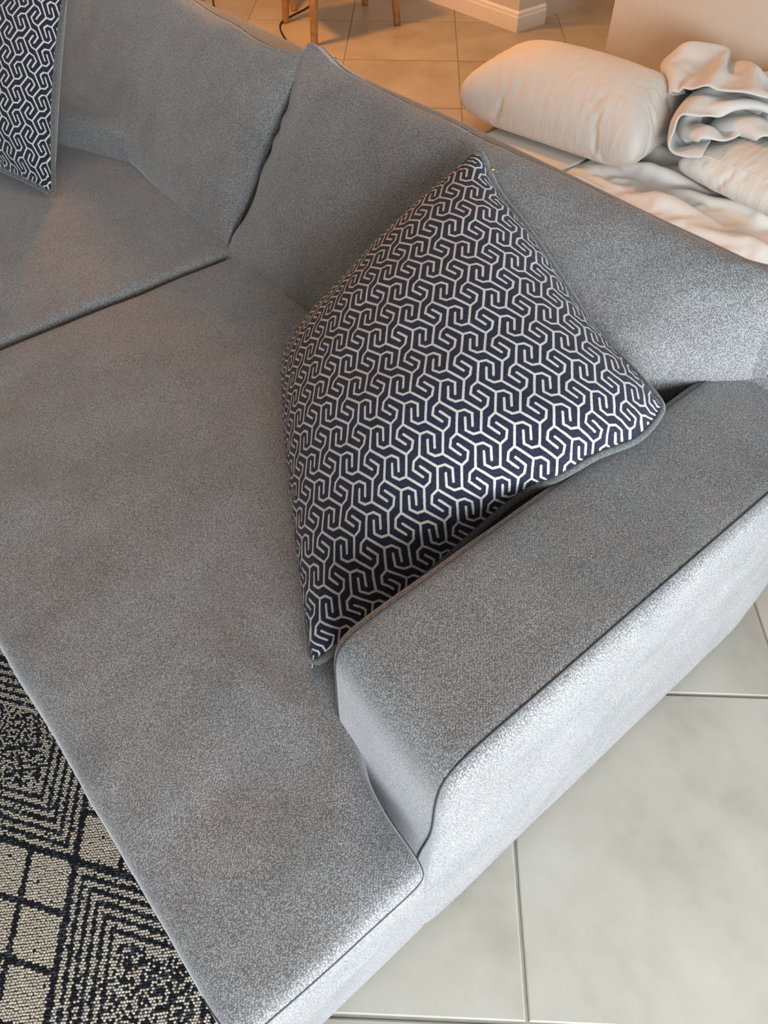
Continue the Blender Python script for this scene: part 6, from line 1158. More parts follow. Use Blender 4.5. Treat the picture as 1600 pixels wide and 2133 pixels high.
     -38, -3, 9, 16, -9, -5, 29, -37, 7, 21, -31, 19, 58, -9, 2, -31, -34, 9, 3, -14, 31, 14, 40, 11, -50, -40, -9, 3, 0, 1, 23, 29, -38, 16, 6, -35, 6, -6, 22, -26, 9, 28, -34, 19,
     -17, 26, -5, 59, 6, -15, -42, -25, -4, 4, -1, -3, 20, 39, 21, -51, -5, -28, 16, -6, -11, 14, 44, -19, -30, 28, -26, -11, 19, -18, 9, -5, 30, -27, -9, 22, -6, 23, 52, 16, -21, -47,
     -21, -16, 8, 1, 5, -13, 26, 42, -39, 11, -41, 1, -3, 3, 4, 54, -19, -14, -25, 35, -29, -8, 5, -4, 1, 18, 12, -28, -3, 11, 44, 13, 38, -15, -42, -48, 4, 4, 12, -4, 1, -13, 45, -7,
     5, -43, 22, 1, -5, -21, 55, 3, -37, -18, -5, 36, -23, -15, 3, -1, 1, 10, 11, -22, 6, 28, 45, 27, -18, -50, -36, 15, -7, -2, 25, -18, -19, 35, 26, -2, -46, -9, 1, -2, -1, 58, -13,
     6, -42, -6, -2, 34, 4, -36, 0, -1, 1, 10, -8, 2, 43, 27, 24, -15, -53, -24, -5, 13, -14, 10, 28, -25, -9, 35, 21, -30, 0, -26, 15, -21, 52, -19, 36, -26, -39, -2, -3, 32, -29, 5,
     -5, 0, 0, -2, 20, 1, 28, 35, -5, -53, 8, -32, 0, 0, 0, 38, -11, -25, 10, 28, 15, -32, 5, -28, -1, 44, -12, 49, -9, -32, -39, 16, -7, -1, -11, 2, 1, -1, 1, 6, -6, 33, 30, 5, -46,
     17, -41, 25, 7, -30, 3, 32, -23, -13, 11, 35, -29, -14, 9, -11, 33, 2, 50, 10, -47, -15, -33, 0, 16, 15, -1, -8, -12, -7, -1, -2, -1, 36, 20, -31, 23, -48, 1, 7, 30, -38, 5, 24,
     2, -33, 9, 30, -28, 4, -12, 9, 45, 33, 19, -33, -48, -25, 0, 49, 5, -19, -27, -3, 5, 5, 3, -18, -2, 38, 12, 6, -46, -8, 31, 6, -38, 1, 1, 39, -11, -29, 0, 27, -18, 6, 0, 34, 9,
     40, -8, -38, -51, -1, 39, 19, -37, -10, 8, -10, 21, 0, 1, -26, -7, 20, 37, -30, -21, 34, 1, -40, 1, 0, 46, 12, -37, -17, -3, 17, -12, 16, 2, 36, 23, 8, -21, -50, -20, 10, 43, -32,
     10, -27, 20, -10, 16, 7, 5, -27, -8, 17, 32, -42, -10, -4, 22, -25, 1, 50, 31, -17, -36, -26, 0, 2, 3, 16, 15, 0, 31, 11, -26, -54, 1, 44, 3, -33, -12, 18, -20, -2, 5, 14, 28,
     -17, -21, 15, 29, -37, -15, 1, 14, -13, 42, 46, 3, -20, -34, -37, 13, -13, 1, 0, 8, 14, 32, -4, -35, -20, 32, 17, -39, -8, 0, 1, 29, -19, -7, 37, -17, 3, -24, 11, 21, -33, 9, -10,
     1, 52, 25, 18, -7, -49, -11, -24, 8, -14, 2, 0, 32, -7, 20, -23, -10, -10, 37, -29, 16, -25, 31, -11, 14, -35, 13, 34, -4, -14, -30, 1, 22, -22, 4, -2, 39, -2, 35, 21, -26, -48,
     -15, 12, -20, 1, 1, 8, 40, -17, 6, -39, 0, 31, -11, 26, -26, -7, 21, -29, 18, -10, 40, 4, 2, -22, -36, 1, 12, -14, 15, 16, 3, 2, 39, 13, -32, -44, 15, -25, -2, 25, -20, 10, 35,
     -23, -25, -2, 21, 2, 20, 18, -41, -19, 4, -3, 11, 38, -19, 31, 0, -39, -18, -4, 0, 0, 8, -1, 26, 6, 40, -8, -43, 2, -30, 21, -17, 23, -27, 31, 2, -33, 4, 3, 17, -2, 29, 3, -40,
     -13, -4, 35, -6, -8, 37, 23, -18, -35, -17, 11, -20, 0, 1, 0, 37, 28, 17, -14, -34, -29, -5, 26, -29, 3, 10, 23, -33, 2, 6, 7, 20, -13, 37, -25, 0, -22, 4, 24, -7, -7, 46, 7, -13,
     -19, -47, 0, 0, 0, 0, 0, 23, 35, 17, 5, -23, -39, -16, -4, 0, 22, -2, -18, 0, 0, 26, 19, 12, -30, 34, -9, -8, -26, 10, -27, 32, 20, 11, -1, -12, -52, 1, 0, 0, 0, 0, 2, 18, 37, 22,
     0, -9, -36, -17, -11, 1, 12, -19, 0, 0, -2, 8, 49, 2, -28, -12, -4, 14, -27, 0, 0, 0, 8, 9, 24, -41, -1, 0, 0, 1, 0, 4, -4, 15, 36, 12, 10, 15, -20, -16, -19, -33,),
)
BLANKET_STEPS = (
    (171, -53, -53, -58, -56, -47, -11, 0, -22, 7, 39, 34, 34, 34, 32, 24, 13, 29, 42, 50, 51, 58, 58, 50, 48, 47, 47, 20, -50, -45, -45, -45, -48, -51, -51, -52, -53, -58, -54, -55,
     -54, -51, -54, -49, -53, -55, -4, -53, -42, 15, 16, 22, -11, 544, -52, -54, -55, -57, -52, -25, -3, -10, -6, 36, 32, 34, 35, 35, 46, 45, 44, 43, 44, 46, 47, 46, 41, 41, 41, 44,
     24, -45, -47, -48, -47, -49, -48, -48, -51, -53, -53, -53, -55, -55, -47, -51, -47, -53, -53, -15, -48, -54, -7, 14, 23, 3, 558, -55, -52, -55, -50, -56, -36, -14, -2, -6, 22, 39,
     34, 34, 41, 45, 44, 46, 44, 45, 43, 46, 42, 43, 40, 43, 44, 31, -42, -51, -49, -48, -48, -48, -48, -42, -51, -50, -54, -54, -54, -45, -54, -37, -56, -55, -22, -43, -56, -33, 7,
     23, -4, 594, -54, -50, -47, -54, -57, -43, -26, -11, 10, 13, 33, 39, 34, 46, 46, 45, 43, 43, 43, 45, 43, 43, 42, 44, 41, 44, 33, -39, -51, -49, -50, -48, -50, -49, -32, -52, -43,
     -54, -54, -52, -45, -55, -35, -49, -54, -29, -50, -50, -50, -12, 18, 0, 632, -57, -44, -41, -64, -53, -49, -31, -19, 7, 12, 30, 36, 44, 43, 44, 43, 43, 45, 44, 43, 44, 43, 44, 40,
     42, 44, 36, -36, -50, -50, -47, -49, -51, -51, -30, -47, -38, -50, -54, -48, -49, -55, -25, -52, -55, -45, -41, -53, -55, -36, 10, 4, 652, -43, -43, -35, -58, -59, -50, -32, -26,
     -5, 22, 19, 38, 41, 42, 44, 43, 44, 46, 40, 43, 47, 44, 46, 44, 45, 35, 33, -36, -47, -46, -46, -48, -51, -53, -36, -37, -41, -39, -52, -55, -43, -55, -24, -43, -55, -58, -48,
     -47, -55, -53, -10, 5, 696, -55, -49, -18, -41, -42, -53, -49, -30, -27, 7, 26, 34, 42, 45, 42, 45, 46, 45, 50, 48, 48, 48, 44, 38, 27, 35, 35, -33, -48, -46, -46, -37, -48, -50,
     -48, -32, -47, -30, -54, -54, -37, -54, -31, -34, -56, -51, -48, -56, -55, -55, -34, -6, 754, -54, -50, -44, -32, -49, -20, -22, -39, -43, -26, 9, 35, 44, 44, 46, 42, 46, 48, 48,
     50, 51, 49, 43, 22, 32, 37, 33, -35, -46, -49, -45, -26, -44, -44, -41, -50, -50, -25, -48, -53, -38, -45, -47, -22, -56, -55, -48, -54, -53, -55, -45, -26, 813, -54, -54, -61,
     -44, -39, -25, -14, -1, -29, -31, -32, 7, 44, 42, 44, 46, 48, 51, 49, 51, 51, 43, 43, 8, 35, 38, 35, -35, -47, -46, -44, -30, -46, -42, -39, -36, -55, -32, -39, -50, -45, -28,
     -54, -18, -56, -54, -53, -54, -49, -50, -52, -37, 850, -58, -55, -51, -39, -31, -23, -12, -9, -17, -23, -25, -32, 47, 57, 28, 32, 34, 44, 50, 56, 44, 36, 35, 15, 39, 33, 29, -39,
     -43, -45, -39, -43, -41, -43, -42, -19, -49, -47, -36, -40, -51, -12, -54, -24, -49, -49, -53, -56, -56, -49, -48, -31, 864, -47, -46, -40, -43, -38, -29, 12, -6, -17, -23, -34,
     -45, 43, 57, 41, 32, 32, 34, 26, 31, 28, 33, 34, 38, 18, 36, 32, -39, -45, -44, -39, -43, -43, -43, -44, -17, -28, -57, -40, -32, -53, -6, -43, -32, -49, -51, -52, -53, -59, -53,
     -29, -19, 890, -42, -48, -45, -46, -36, -24, -33, -16, 25, -26, -49, -35, 53, 44, 22, 17, 20, 25, 25, 32, 31, 31, 35, 36, 29, 33, 28, -41, -43, -47, -40, -41, -44, -43, -41, -34,
     0, -49, -48, -34, -50, -8, -26, -43, -51, -46, -46, -54, -55, -37, -13, -11, 888, -41, -42, -45, -44, -30, -28, -24, -36, -24, -48, -2, -11, 8, 16, 15, 20, 20, 29, 29, 29, 29, 33,
     36, 32, 32, 39, 31, -40, -44, -48, -44, -41, -44, -43, -34, -44, 3, -22, -58, -38, -45, -17, -9, -53, -48, -40, -53, -48, -18, -8, -12, -9, 864, -49, -36, -53, -43, -54, -23, -52,
     -51, -33, -39, -15, -9, 8, 15, 19, 21, 24, 26, 31, 29, 30, 33, 36, 34, 35, 39, 35, -43, -45, -46, -48, -42, -42, -40, -34, -50, -9, 10, -47, -49, -42, -26, 1, -52, -45, -53, -38,
     -16, 9, 4, -18, 0, 830, -51, -45, -53, -50, -45, -56, -62, -52, -48, -41, -28, -3, 5, 17, 17, 24, 26, 26, 32, 34, 26, 34, 36, 36, 41, 44, 32, -39, -45, -48, -47, -46, -42, -38,
     -35, -33, -32, 12, -18, -58, -42, -28, -4, -48, -52, -30, -7, 7, 16, 4, -18, 1, 794, -47, -50, -48, -52, -56, -58, -60, -58, -58, -22, -21, -14, -9, 8, 4, 14, 19, 26, 35, 32, 29,
     33, 36, 40, 49, 44, 27, -41, -45, -44, -50, -47, -41, -43, -18, -25, -47, -12, 9, -41, -50, -27, -21, -47, -22, 14, -3, 12, 17, 8, -22, 6, 749, -57, -48, -58, -46, -59, -58, -53,
     -47, -47, -23, -15, -2, -1, 6, 11, 3, 1, 0, 7, 22, 31, 31, 37, 42, 48, 41, 39, -43, -50, -40, -50, -46, -38, -47, 15, -43, -52, -37, 10, -13, -51, -41, -34, -8, 18, 22, 10, 8, 16,
     0, -18, 9, 706, -57, -54, -55, -52, -46, -54, -52, -32, -42, -21, -5, -1, 7, 5, 8, 4, 1, 0, 3, 2, -3, 8, 34, 42, 46, 52, 39, -49, -55, -44, -41, -43, -40, -48, 35, -51, -49, -56,
     -21, 10, -47, -44, -43, -4, 18, 28, 34, 35, 40, -1, -7, 11, 665, -55, -56, -56, -54, -46, -34, -33, -42, -35, -16, 1, 2, 5, 9, 5, 2, 1, 1, 1, 0, 0, -4, -3, 15, 43, 46, 53, -56,
     -54, -48, -38, -17, -56, -48, 32, -51, -46, -56, -47, 13, -47, -44, -40, 39, 38, 36, 35, 34, 32, 18, 5, -24, 657, -55, -55, -54, -42, -39, -32, -28, -37, -34, -21, -9, 8, 15, 2,
     8, 5, 4, 1, -3, -2, -1, 1, 0, -7, 2, 57, 39, -59, -54, -54, -12, -30, -57, -56, 19, -43, -50, -51, -52, -7, -39, -34, -46, 31, 43, 37, 31, 32, 31, 26, 20, -9, 673, -47, -51, -47,
     -47, -43, -38, -39, -56, -30, 30, 7, -3, 14, 2, 11, 8, 2, 2, 0, -2, -3, -1, 0, -3, -13, 3, 43, -60, -48, -53, -6, -37, -57, -57, -6, -47, -38, -47, -44, -24, -35, -34, -47, 18,
     37, 33, 34, 31, 31, 21, 23, 24, 722, -53, -52, -50, -48, -47, -48, -60, -42, -28, 10, 51, 28, 0, -3, 9, 12, 1, 1, 2, 9, 2, -1, 0, -8, -7, -23, 15, -55, -48, -55, -13, -48, -53,
     -55, -40, -39, -22, -48, -36, -48, -19, -42, -43, -2, 31, 32, 32, 36, 27, 22, 20, 22, 796, -52, -55, -50, -51, -58, -63, -53, -40, -19, -1, 47, 51, 33, 6, -11, -15, -17, -14, -8,
     9, 39, 25, 20, 1, -16, -20, -24, -54, -52, -56, -30, -51, -47, -57, -49, -37, -23, -54, -34, -54, -9, -49, -33, -17, 22, 15, 34, 33, 36, 34, 31, 13, 842, -52, -51, -56, -60, -59,
     -55, -48, -27, -19, -30, 34, 56, 51, 33, 1, -15, -17, -22, -22, -28, 3, 26, 46, 34, 14, -20, -45, -58, -60, -52, -50, -51, -48, -54, -51, -46, -26, -57, -43, -40, -4, -51, -33,
     -28, -5, 23, 27, 35, 34, 36, 36, 40, 871, -54, -46, -64, -58, -50, -52, -40, -47, -42, -6, 26, 52, 49, 34, 11, -25, -12, -5, -11, -5, -5, -24, 9, 39, 46, -4, -50, -52, -59, -58,
     -57, -49, -50, -51, -53, -51, -48, -42, -35, -31, -18, -50, -31, -22, -22, -3, 23, 29, 40, 40, 43, 41, 913, -49, -50, -53, -51, -48, -48, -43, -47, -58, 1, 26, 33, 37, 34, 42, -4,
     -12, -4, -2, -5, -10, -18, -39, 24, 34, 32, -55, -52, -55, -60, -51, -53, -52, -52, -51, -49, -47, -41, -37, -32, -31, -39, -33, -26, -28, -24, 1, 28, 37, 42, 43, 41, 983, -51,
     -52, -47, -52, -46, -50, -47, -41, -40, 2, 22, 31, 33, 32, 26, 13, 4, 0, -10, -8, -11, -32, -53, 39, 28, 16, -54, -58, -54, -56, -43, -55, -53, -52, -47, -43, -41, -39, -39, -35,
     -38, -39, -26, -33, -36, -39, -21, 13, 47, 56, 53, 52, 999, -49, -53, -42, -54, -50, -49, -52, -47, -37, -31, 44, 48, 39, 27, 31, 17, 17, 5, -14, -7, -28, -48, -49, 42, 42, -12,
     -56, -60, -50, -48, -45, -52, -50, -52, -53, -34, -36, -34, -35, -36, -37, -34, -30, -38, -33, -37, -37, -21, 50, 58, 57, 58, 1018, -53, -45, -48, -53, -49, -52, -51, -47, -52,
     -44, 50, 39, 38, 39, 34, 32, 33, 10, -13, -25, -59, -58, -4, 47, 39, -36, -59, -56, -51, -49, -58, -54, -48, -33, -31, -38, -27, -33, -32, -31, -40, -32, -30, -32, -37, -35, -39,
     -38, 46, 39, 50, 53, 1045, -55, -52, -39, -51, -53, -49, -50, -52, -55, -59, 6, 41, 36, 38, 41, 25, 16, 20, -13, 2, -40, -52, 32, 39, 34, -50, -61, -63, -41, -61, -60, -34, -29,
     -26, -38, -36, -32, -31, -25, -37, -29, -36, -19, -51, -64, 4, -48, -48, 39, 12, 47, 57, 1068, -54, -55, -52, -40, -44, -55, -53, -52, -60, -55, -37, 35, 32, 30, 36, 28, 12, 17,
     0, 18, 6, -50, 43, 43, 14, -64, -54, -48, -54, -55, -43, -23, -18, -37, -44, -40, -30, -33, -35, -32, -29, -37, -32, -50, -57, 16, -57, -49, 35, -12, 43, 55, 1092, -55, -50, -52,
     -53, -54, -49, -45, -56, -60, -49, -62, 3, 28, 30, 33, 32, 15, 15, 16, 12, 35, -45, 44, 42, 25, -47, -52, -49, -52, -45, -32, -46, -28, -60, -51, -55, -31, -39, -37, -31, -26, -2,
     -29, -53, -44, 17, -53, -34, 36, -57, 48, 56, 1105, -52, -54, -48, -56, -57, -44, -48, -61, -59, -50, -57, -48, 25, 32, 32, 31, 24, 16, 28, -2, 39, -46, 41, 42, 51, -11, -54, -50,
     -40, -49, -54, -52, -54, -44, -53, -54, -51, -40, -34, -32, -26, -27, 4, -29, -23, 15, -53, -32, 17, -50, 43, 57, 1108, -57, -56, -47, -53, -55, -46, -56, -61, -54, -51, -52, -54,
     -14, 23, 27, 32, 35, 17, 29, -1, 31, -29, 53, 48, 50, 8, -39, -48, -61, -56, -56, -57, -56, -37, -55, -57, -43, -39, -35, -22, -9, -1, 1, -24, -31, -12, -48, -34, -24, -14, 37,
     52, 1110, -56, -57, -52, -47, -58, -46, -56, -63, -52, -51, -52, -54, -40, 2, 20, 35, 31, 30, 29, -13, 33, -7, 50, 53, 50, 47, -66, -54, -53, -55, -53, -58, -53, -45, -51, -46,
     -34, -34, -21, -8, -4, -1, 0, -25, -30, -38, -43, -34, -30, -13, 19, 52, 1111, -57, -56, -54, -49, -51, -54, -55, -59, -55, -50, -53, -52, -41, -24, -4, 36, 33, 32, 26, 13, 49,
     11, 53, 17, 41, 49, -35, -53, -52, -53, -48, -61, -58, -40, -40, -34, -40, -28, -13, -3, -1, 5, -10, -25, -36, -54, -28, -38, -33, 8, -2, 10, 1124, -57, -57, -54, -55, -41, -56,
     -56, -55, -55, -52, -51, -49, -42, -41, -14, 5, 42, 34, 47, 18, 54, 46, 33, 31, 3, 15, 28, -51, -48, -52, -56, -57, -49, -39, -36, -32, -33, -18, -31, -11, -9, 32, -49, -59, -38,
     -22, -23, -8, -32, 14, 7, 9, 1077, -57, -56, -55, -53, -49, -48, -53, -53, -55, -52, -48, -45, -45, -39, -23, -19, 15, 49, 45, 19, 50, 49, 59, 56, 30, 16, 0, -56, -42, -52, -51,
     -45, -41, -38, -41, -35, -32, -7, -21, -29, -6, -13, -45, -40, -22, -34, -22, -9, -11, 7, 18, -7, 1043, -54, -55, -54, -55, -54, -45, -51, -49, -55, -47, -48, -43, -39, -36, -29,
     -9, -12, 16, 43, 45, 53, 52, 53, 60, 47, -13, 19, -25, -50, -54, -48, -43, -40, -28, -35, -34, -32, -20, -14, -22, -11, -27, -37, -39, -25, -43, -10, -4, -3, 3, 5, 5, 1011, -54,
     -54, -56, -57, -57, -51, -44, -46, -52, -44, -37, -43, -37, -29, -38, -15, -2, 15, 24, 34, 46, 50, 57, 58, 63, 28, -10, -23, -56, -55, -49, -35, -25, -33, -38, -18, -28, -22, -19,
     -18, -21, -30, -38, -38, -38, -27, -1, -1, -2, 1, 2, -1, 969, -50, -51, -53, -51, -52, -52, -51, -46, -47, -26, -37, -40, -38, -35, -35, -12, -11, 7, 16, 32, 48, 48, 47, 53, 42,
     62, 20, -56, -54, -46, -41, -27, -30, -35, -20, -18, -30, -20, -17, -19, -26, -38, -40, -40, -33, -6, -5, -2, 1, -1, 1, 0, 897, -53, -51, -51, -48, -51, -38, -18, -34, -43, -32,
     -44, -42, -48, -30, -16, -5, -17, -6, 6, 36, 43, 46, 39, 31, 54, 48, 44, -49, -45, -40, -43, -27, -35, -17, -9, -20, -31, -25, -12, -29, -31, -37, -46, -42, -11, -7, -3, -2, -2,
     0, 0, -6, 828, -53, -52, -51, -49, -7, -17, -40, -52, -61, -39, -29, -27, -24, -18, -9, -3, -21, -6, 4, 23, 43, 53, 39, 11, 55, 54, 42, -41, -41, -36, -39, -34, -31, -5, -9, -26,
     -30, -36, -68, -30, -8, -13, -29, -23, -18, -14, 2, -1, -4, -14, -9, -27, 795, -53, -51, -50, -19, -9, -46, -49, -22, -23, -28, -25, -25, -21, -17, -14, -10, -7, -8, 8, 15, 32,
     33, 28, 21, 41, 65, 35, -45, -25, -23, -35, -37, -33, 10, -6, -28, -55, -64, -24, -13, -18, -15, -19, -29, -30, -57, 41, 3, -14, -28, -35, -41, 798, -54, -49, -38, -23, -30, -5,
     -3, -15, -21, -32, -32, -22, -20, -18, -15, -13, -22, 13, 12, 9, 27, 23, 19, 18, 19, 33, 62, -45, -27, 7, -27, -32, -36, -29, -43, -24, -22, -26, -11, -18, -21, -22, -8, -45, -46,
     -57, 37, -32, -40, -13, -25, -24, 779, -28, -17, -16, -18, -18, -9, -10, -26, -23, -34, -22, -20, -19, -18, -16, -20, -16, 14, 14, 17, 15, 14, 12, 13, 23, 31, 39, -25, -27, -24,
     -5, -16, -24, -32, -34, -30, -16, -21, -18, -19, -23, -17, -33, -51, -57, -60, -5, -41, -36, -25, -24, -26, 870, -17, -17, -18, -18, -18, -14, -15, -18, -25, -33, -16, -19, -21,
     -16, -23, -23, -11, 11, 22, 18, 15, 9, 13, 6, -3, 7, 25, 30, -23, -15, -19, 9, -34, -34, -33, -27, -16, -23, -13, -19, -26, -52, -52, -40, -56, -57, -62, -38, -39, -31, -18, -26,
     967, -17, -18, -15, -16, -16, -20, -15, -21, -29, -26, -10, -24, -21, -22, -19, -27, 3, -9, 29, 31, 11, 3, 5, 5, 5, 6, 10, 31, -13, -39, 8, -1, -21, -34, -33, -48, -12, -7, -10,
     -37, -63, -53, -53, -48, -39, -52, -45, -46, -34, -47, -58, -34, 1058, -18, -16, -16, -17, -16, -20, -15, -24, -31, -20, -11, -24, -23, -22, -26, -19, 5, -13, 26, 36, 17, 1, -4,
     0, 4, 19, 11, 6, 0, -39, 15, -22, -34, -16, -35, -42, -11, -3, -30, -62, -60, -55, -52, -47, -47, -18, -39, -44, -49, -55, -45, -21, 1076, -18, -17, -16, -17, -15, -22, -15, -26,
     -26, -17, -18, -27, -23, -27, -12, -21, -2, -19, 26, 42, 28, -8, -2, -2, -3, 0, 22, 19, -15, -43, 22, -13, -34, -27, -34, -31, -9, -24, -52, -61, -58, -61, -52, -55, -60, -32,
     -20, -28, -57, -15, -38, -19, 1079, -11, -19, -19, -13, -16, -21, -18, -24, -25, -16, -23, -28, -32, -13, -12, -19, -14, -11, 22, 38, 37, -4, -5, -3, -1, -1, -7, 9, -7, -21, -4,
     -2, -7, -30, -43, -33, -22, -49, -55, -55, -60, -58, -63, -52, -24, -18, -49, -59, -57, 38, -35, -25, 1076, -4, -15, -11, -15, -15, -21, -21, -22, -22, -22, -27, -28, -29, -13,
     -3, -21, -29, -19, 30, 36, 46, -2, -4, -2, -3, -3, -5, 0, -6, -11, -4, -3, -15, -33, -42, -32, -51, -58, -52, -57, -59, -57, -51, -18, -35, -52, -64, -49, -46, 40, 1, -36, 1082,
     -9, -10, -7, -12, -16, -21, -22, -26, -19, -25, -27, -29, -29, -5, -7, -28, -25, -23, 27, 31, 39, 22, -4, -5, -2, -1, -5, -8, -9, 0, -1, -14, -32, -33, -48, -54, -50, -51, -47,
     -59, -48, -49, -28, -48, -65, -53, -56, -54, -3, 15, 28, -35, 1094, -8, -9, -8, -13, -15, -20, -25, -28, -14, -31, -29, -26, -29, -6, -5, -32, -32, -21, 29, 31, 35, 28, 2, -3, -3,
     -3, -7, -4, -7, -1, -29, -33, -34, -35, -41, -57, -56, -53, -40, -57, -57, -46, -38, -55, -52, -57, -58, -3, 9, 4, 28, -44, 1075, 20, -6, -6, -11, -18, -20, -26, -25, -16, -32,
     -29, -24, -28, -2, -16, -31, -35, -19, 30, 33, 34, 29, 8, -1, -3, -3, -4, -7, 2, -20, -41, -36, -46, -36, -39, -56, -52, -51, -56, -50, -49, -51, -55, -55, -55, -51, -23, 12, -24,
     34, 0, -49, 1107, 6, 0, -5, -7, -16, -21, -31, -11, -24, -38, -31, -11, -26, -13, -19, -31, -32, -22, 32, 30, 37, 37, 7, 1, -7, -1, -4, 2, -13, -28, -50, -48, -28, -36, -49, -50,
     -56, -50, -57, -50, -58, -53, -52, -52, -55, -38, -8, 11, -28, 25, -29, -33, 1082, 13, 16, 10, 1, -19, -18, -28, -9, -32, -39, -22, -10, -28, -14, -21, -30, -34, -23, 32, 35, 34,
     30, 21, 3, -3, -6, -9, -21, -56, -51, -9, -6, -33, -57, -49, -45, -54, -54, -55, -50, -57, -53, -46, -49, -52, -21, -5, 10, -30, 4, -28, -35, 1107, 10, 14, 8, -10, -17, -12, -26,
     -8, -37, -41, -13, -8, -30, -20, -18, -29, -30, -37, 36, 31, 32, 33, 31, 12, -16, -29, -35, -38, -42, -45, -36, 44, -40, -59, -40, -46, -52, -52, -53, -52, -53, -49, -48, -49,
     -38, -7, -14, 14, -31, -24, -23, -27, 1124, 9, 4, -6, -13, -10, -5, -20, -14, -37, -41, 3, -21, -27, -18, -26, -29, -27, -39, 14, 29, 47, 37, 21, -21, -50, -38, -26, -27, -13,
     -27, -55, 59, -45, -53, -46, -36, -49, -49, -54, -50, -49, -49, -49, -46, -15, -14, -9, 11, -34, -27, -25, -29, 1067, 8, 7, 7, 6, 3, -3, -9, -26, -32, -34, 9, -27, -19, -24, -28,
     -26, -31, -40, -18, 47, 47, 36, -22, -47, -29, -50, 1, -6, -8, -30, -62, 30, -48, -46, -43, -49, -32, -59, -12, -44, -49, -47, -39, -44, -3, -12, -10, 2, -31, -27, -28, -32, 965,
     10, 7, 7, 11, 19, 24, 8, -16, -42, 1, 6, -17, -24, -27, -29, -27, -37, -40, -39, 43, 49, 2, -41, -33, -34, -38, -3, -8, -15, -12, -26, -20, -34, -53, -55, -44, -41, -24, 25, -49,
     -44, -51, -39, -30, 6, -9, -12, -6, -27, -26, -35, -26, 858, 13, 12, 23, 25, 22, 19, -1, -31, -44, -3, 23, 2, -23, 1, -15, -20, -39, -41, -49, 14, 51, -37, -33, -21, -46, -41,
     -11, -14, -15, -14, -24, -17, -25, -39, -49, -54, -27, 20, 29, -47, -47, -46, -42, -16, 11, -2, -15, -15, -24, -27, -34, -16, 746, 18, 19, 26, 26, 26, 12, -2, -33, -55, 3, 25, 6,
     2, -4, 1, -13, -20, -34, -49, -13, 39, -10, -32, -57, -50, -47, -33, -16, -14, -10, -25, -20, -17, -31, -38, -53, 22, 41, 14, -52, -44, -49, -40, -3, -1, -34, -46, -27, -26, -29,
     -11, 33,),
    (-78, -22, -21, -22, -13, 5, 28, 35, 13, 32, 43, 46, 47, 48, 44, 53, 54, 48, 40, 33, 27, 10, 2, 27, 31, 36, 33, -1, -27, -30, -27, -25, -27, -29, -27, -29, -23, -19, -16, -17, -17,
     -16, -9, -6, -6, -10, 7, -20, 17, 50, 56, 51, 44, -453, -21, -20, -20, -14, 0, 18, 32, 24, 24, 42, 45, 46, 47, 44, 16, 32, 39, 38, 35, 34, 36, 35, 35, 35, 36, 37, 3, -31, -27,
     -26, -25, -29, -27, -30, -27, -20, -18, -17, -17, -15, -15, -9, -5, -6, -11, 5, -22, -7, 43, 55, 46, 53, -424, -21, -23, -17, -13, -2, 10, 24, 30, 25, 36, 43, 45, 44, 24, 36, 36,
     38, 38, 42, 39, 35, 25, 34, 40, 42, 34, 8, -31, -24, -31, -30, -22, -28, -31, -18, -21, -17, -16, -17, -15, -15, -12, 0, -9, -10, 3, -23, -18, 19, 55, 45, 24, -359, -21, -22, -23,
     -8, 1, 7, 16, 23, 34, 33, 38, 43, 46, 32, 34, 35, 37, 38, 39, 32, 36, 32, 38, 37, 40, 35, 14, -31, -26, -26, -31, -32, -29, -22, -12, -25, -9, -18, -15, -16, -14, -13, 0, -7, -7,
     -7, -20, -22, -7, 38, 52, 19, -314, -23, -21, -25, -4, 2, 2, 16, 18, 33, 32, 38, 39, 41, 40, 37, 35, 36, 36, 33, 34, 36, 38, 39, 35, 33, 35, 23, -31, -24, -27, -33, -30, -26, -23,
     -10, -25, -5, -17, -15, -17, -13, -12, 1, -7, -6, -11, -21, -21, -20, 6, 56, 26, -289, -17, -21, -18, -5, 0, 6, 13, 16, 26, 36, 32, 39, 39, 39, 39, 35, 36, 33, 32, 34, 39, 40, 41,
     36, 34, 27, 27, -29, -22, -33, -31, -28, -23, -21, -17, -17, -9, -12, -15, -19, -7, -14, 1, -6, -11, -12, -21, -21, -18, -16, 25, 42, -346, -10, -8, -35, 34, 33, 26, 15, 19, 16,
     28, 36, 37, 40, 38, 40, 37, 36, 35, 29, 28, 26, 32, 34, 44, 51, 30, 31, -26, -23, -33, -29, -25, -20, -22, -18, -16, -14, -1, -19, -22, -3, -14, -2, -2, -12, -18, -21, -16, -18,
     -17, 4, 27, -416, -9, -10, -19, 39, 27, 51, 49, 40, 30, 26, 31, 36, 38, 34, 42, 39, 37, 33, 32, 29, 27, 27, 37, 34, 49, 38, 33, -21, -29, -32, -29, -18, -21, -20, -18, -14, -18,
     1, -21, -22, -3, -7, -11, 4, -12, -19, -19, -19, -23, -11, -4, 10, -499, -9, -11, 1, 36, 45, 51, 56, 56, 43, 51, 38, 36, 36, 36, 40, 38, 36, 32, 32, 30, 29, 28, 37, 27, 42, 43,
     39, -17, -30, -31, -31, -23, -38, -29, -2, 8, -20, -4, -14, -22, -10, 4, -15, 6, -18, -16, -18, -19, -25, -5, -7, 3, -602, -8, 9, 32, 42, 48, 50, 54, 56, 54, 52, 48, 52, 29, -3,
     50, 48, 50, 40, 33, 7, 33, 47, 43, 32, 39, 42, 41, -13, -32, -32, -30, -33, -36, -37, -21, 36, -2, -17, -11, -16, -18, 13, -13, 2, -24, -25, -22, -17, -13, -5, -1, 7, -688, 32,
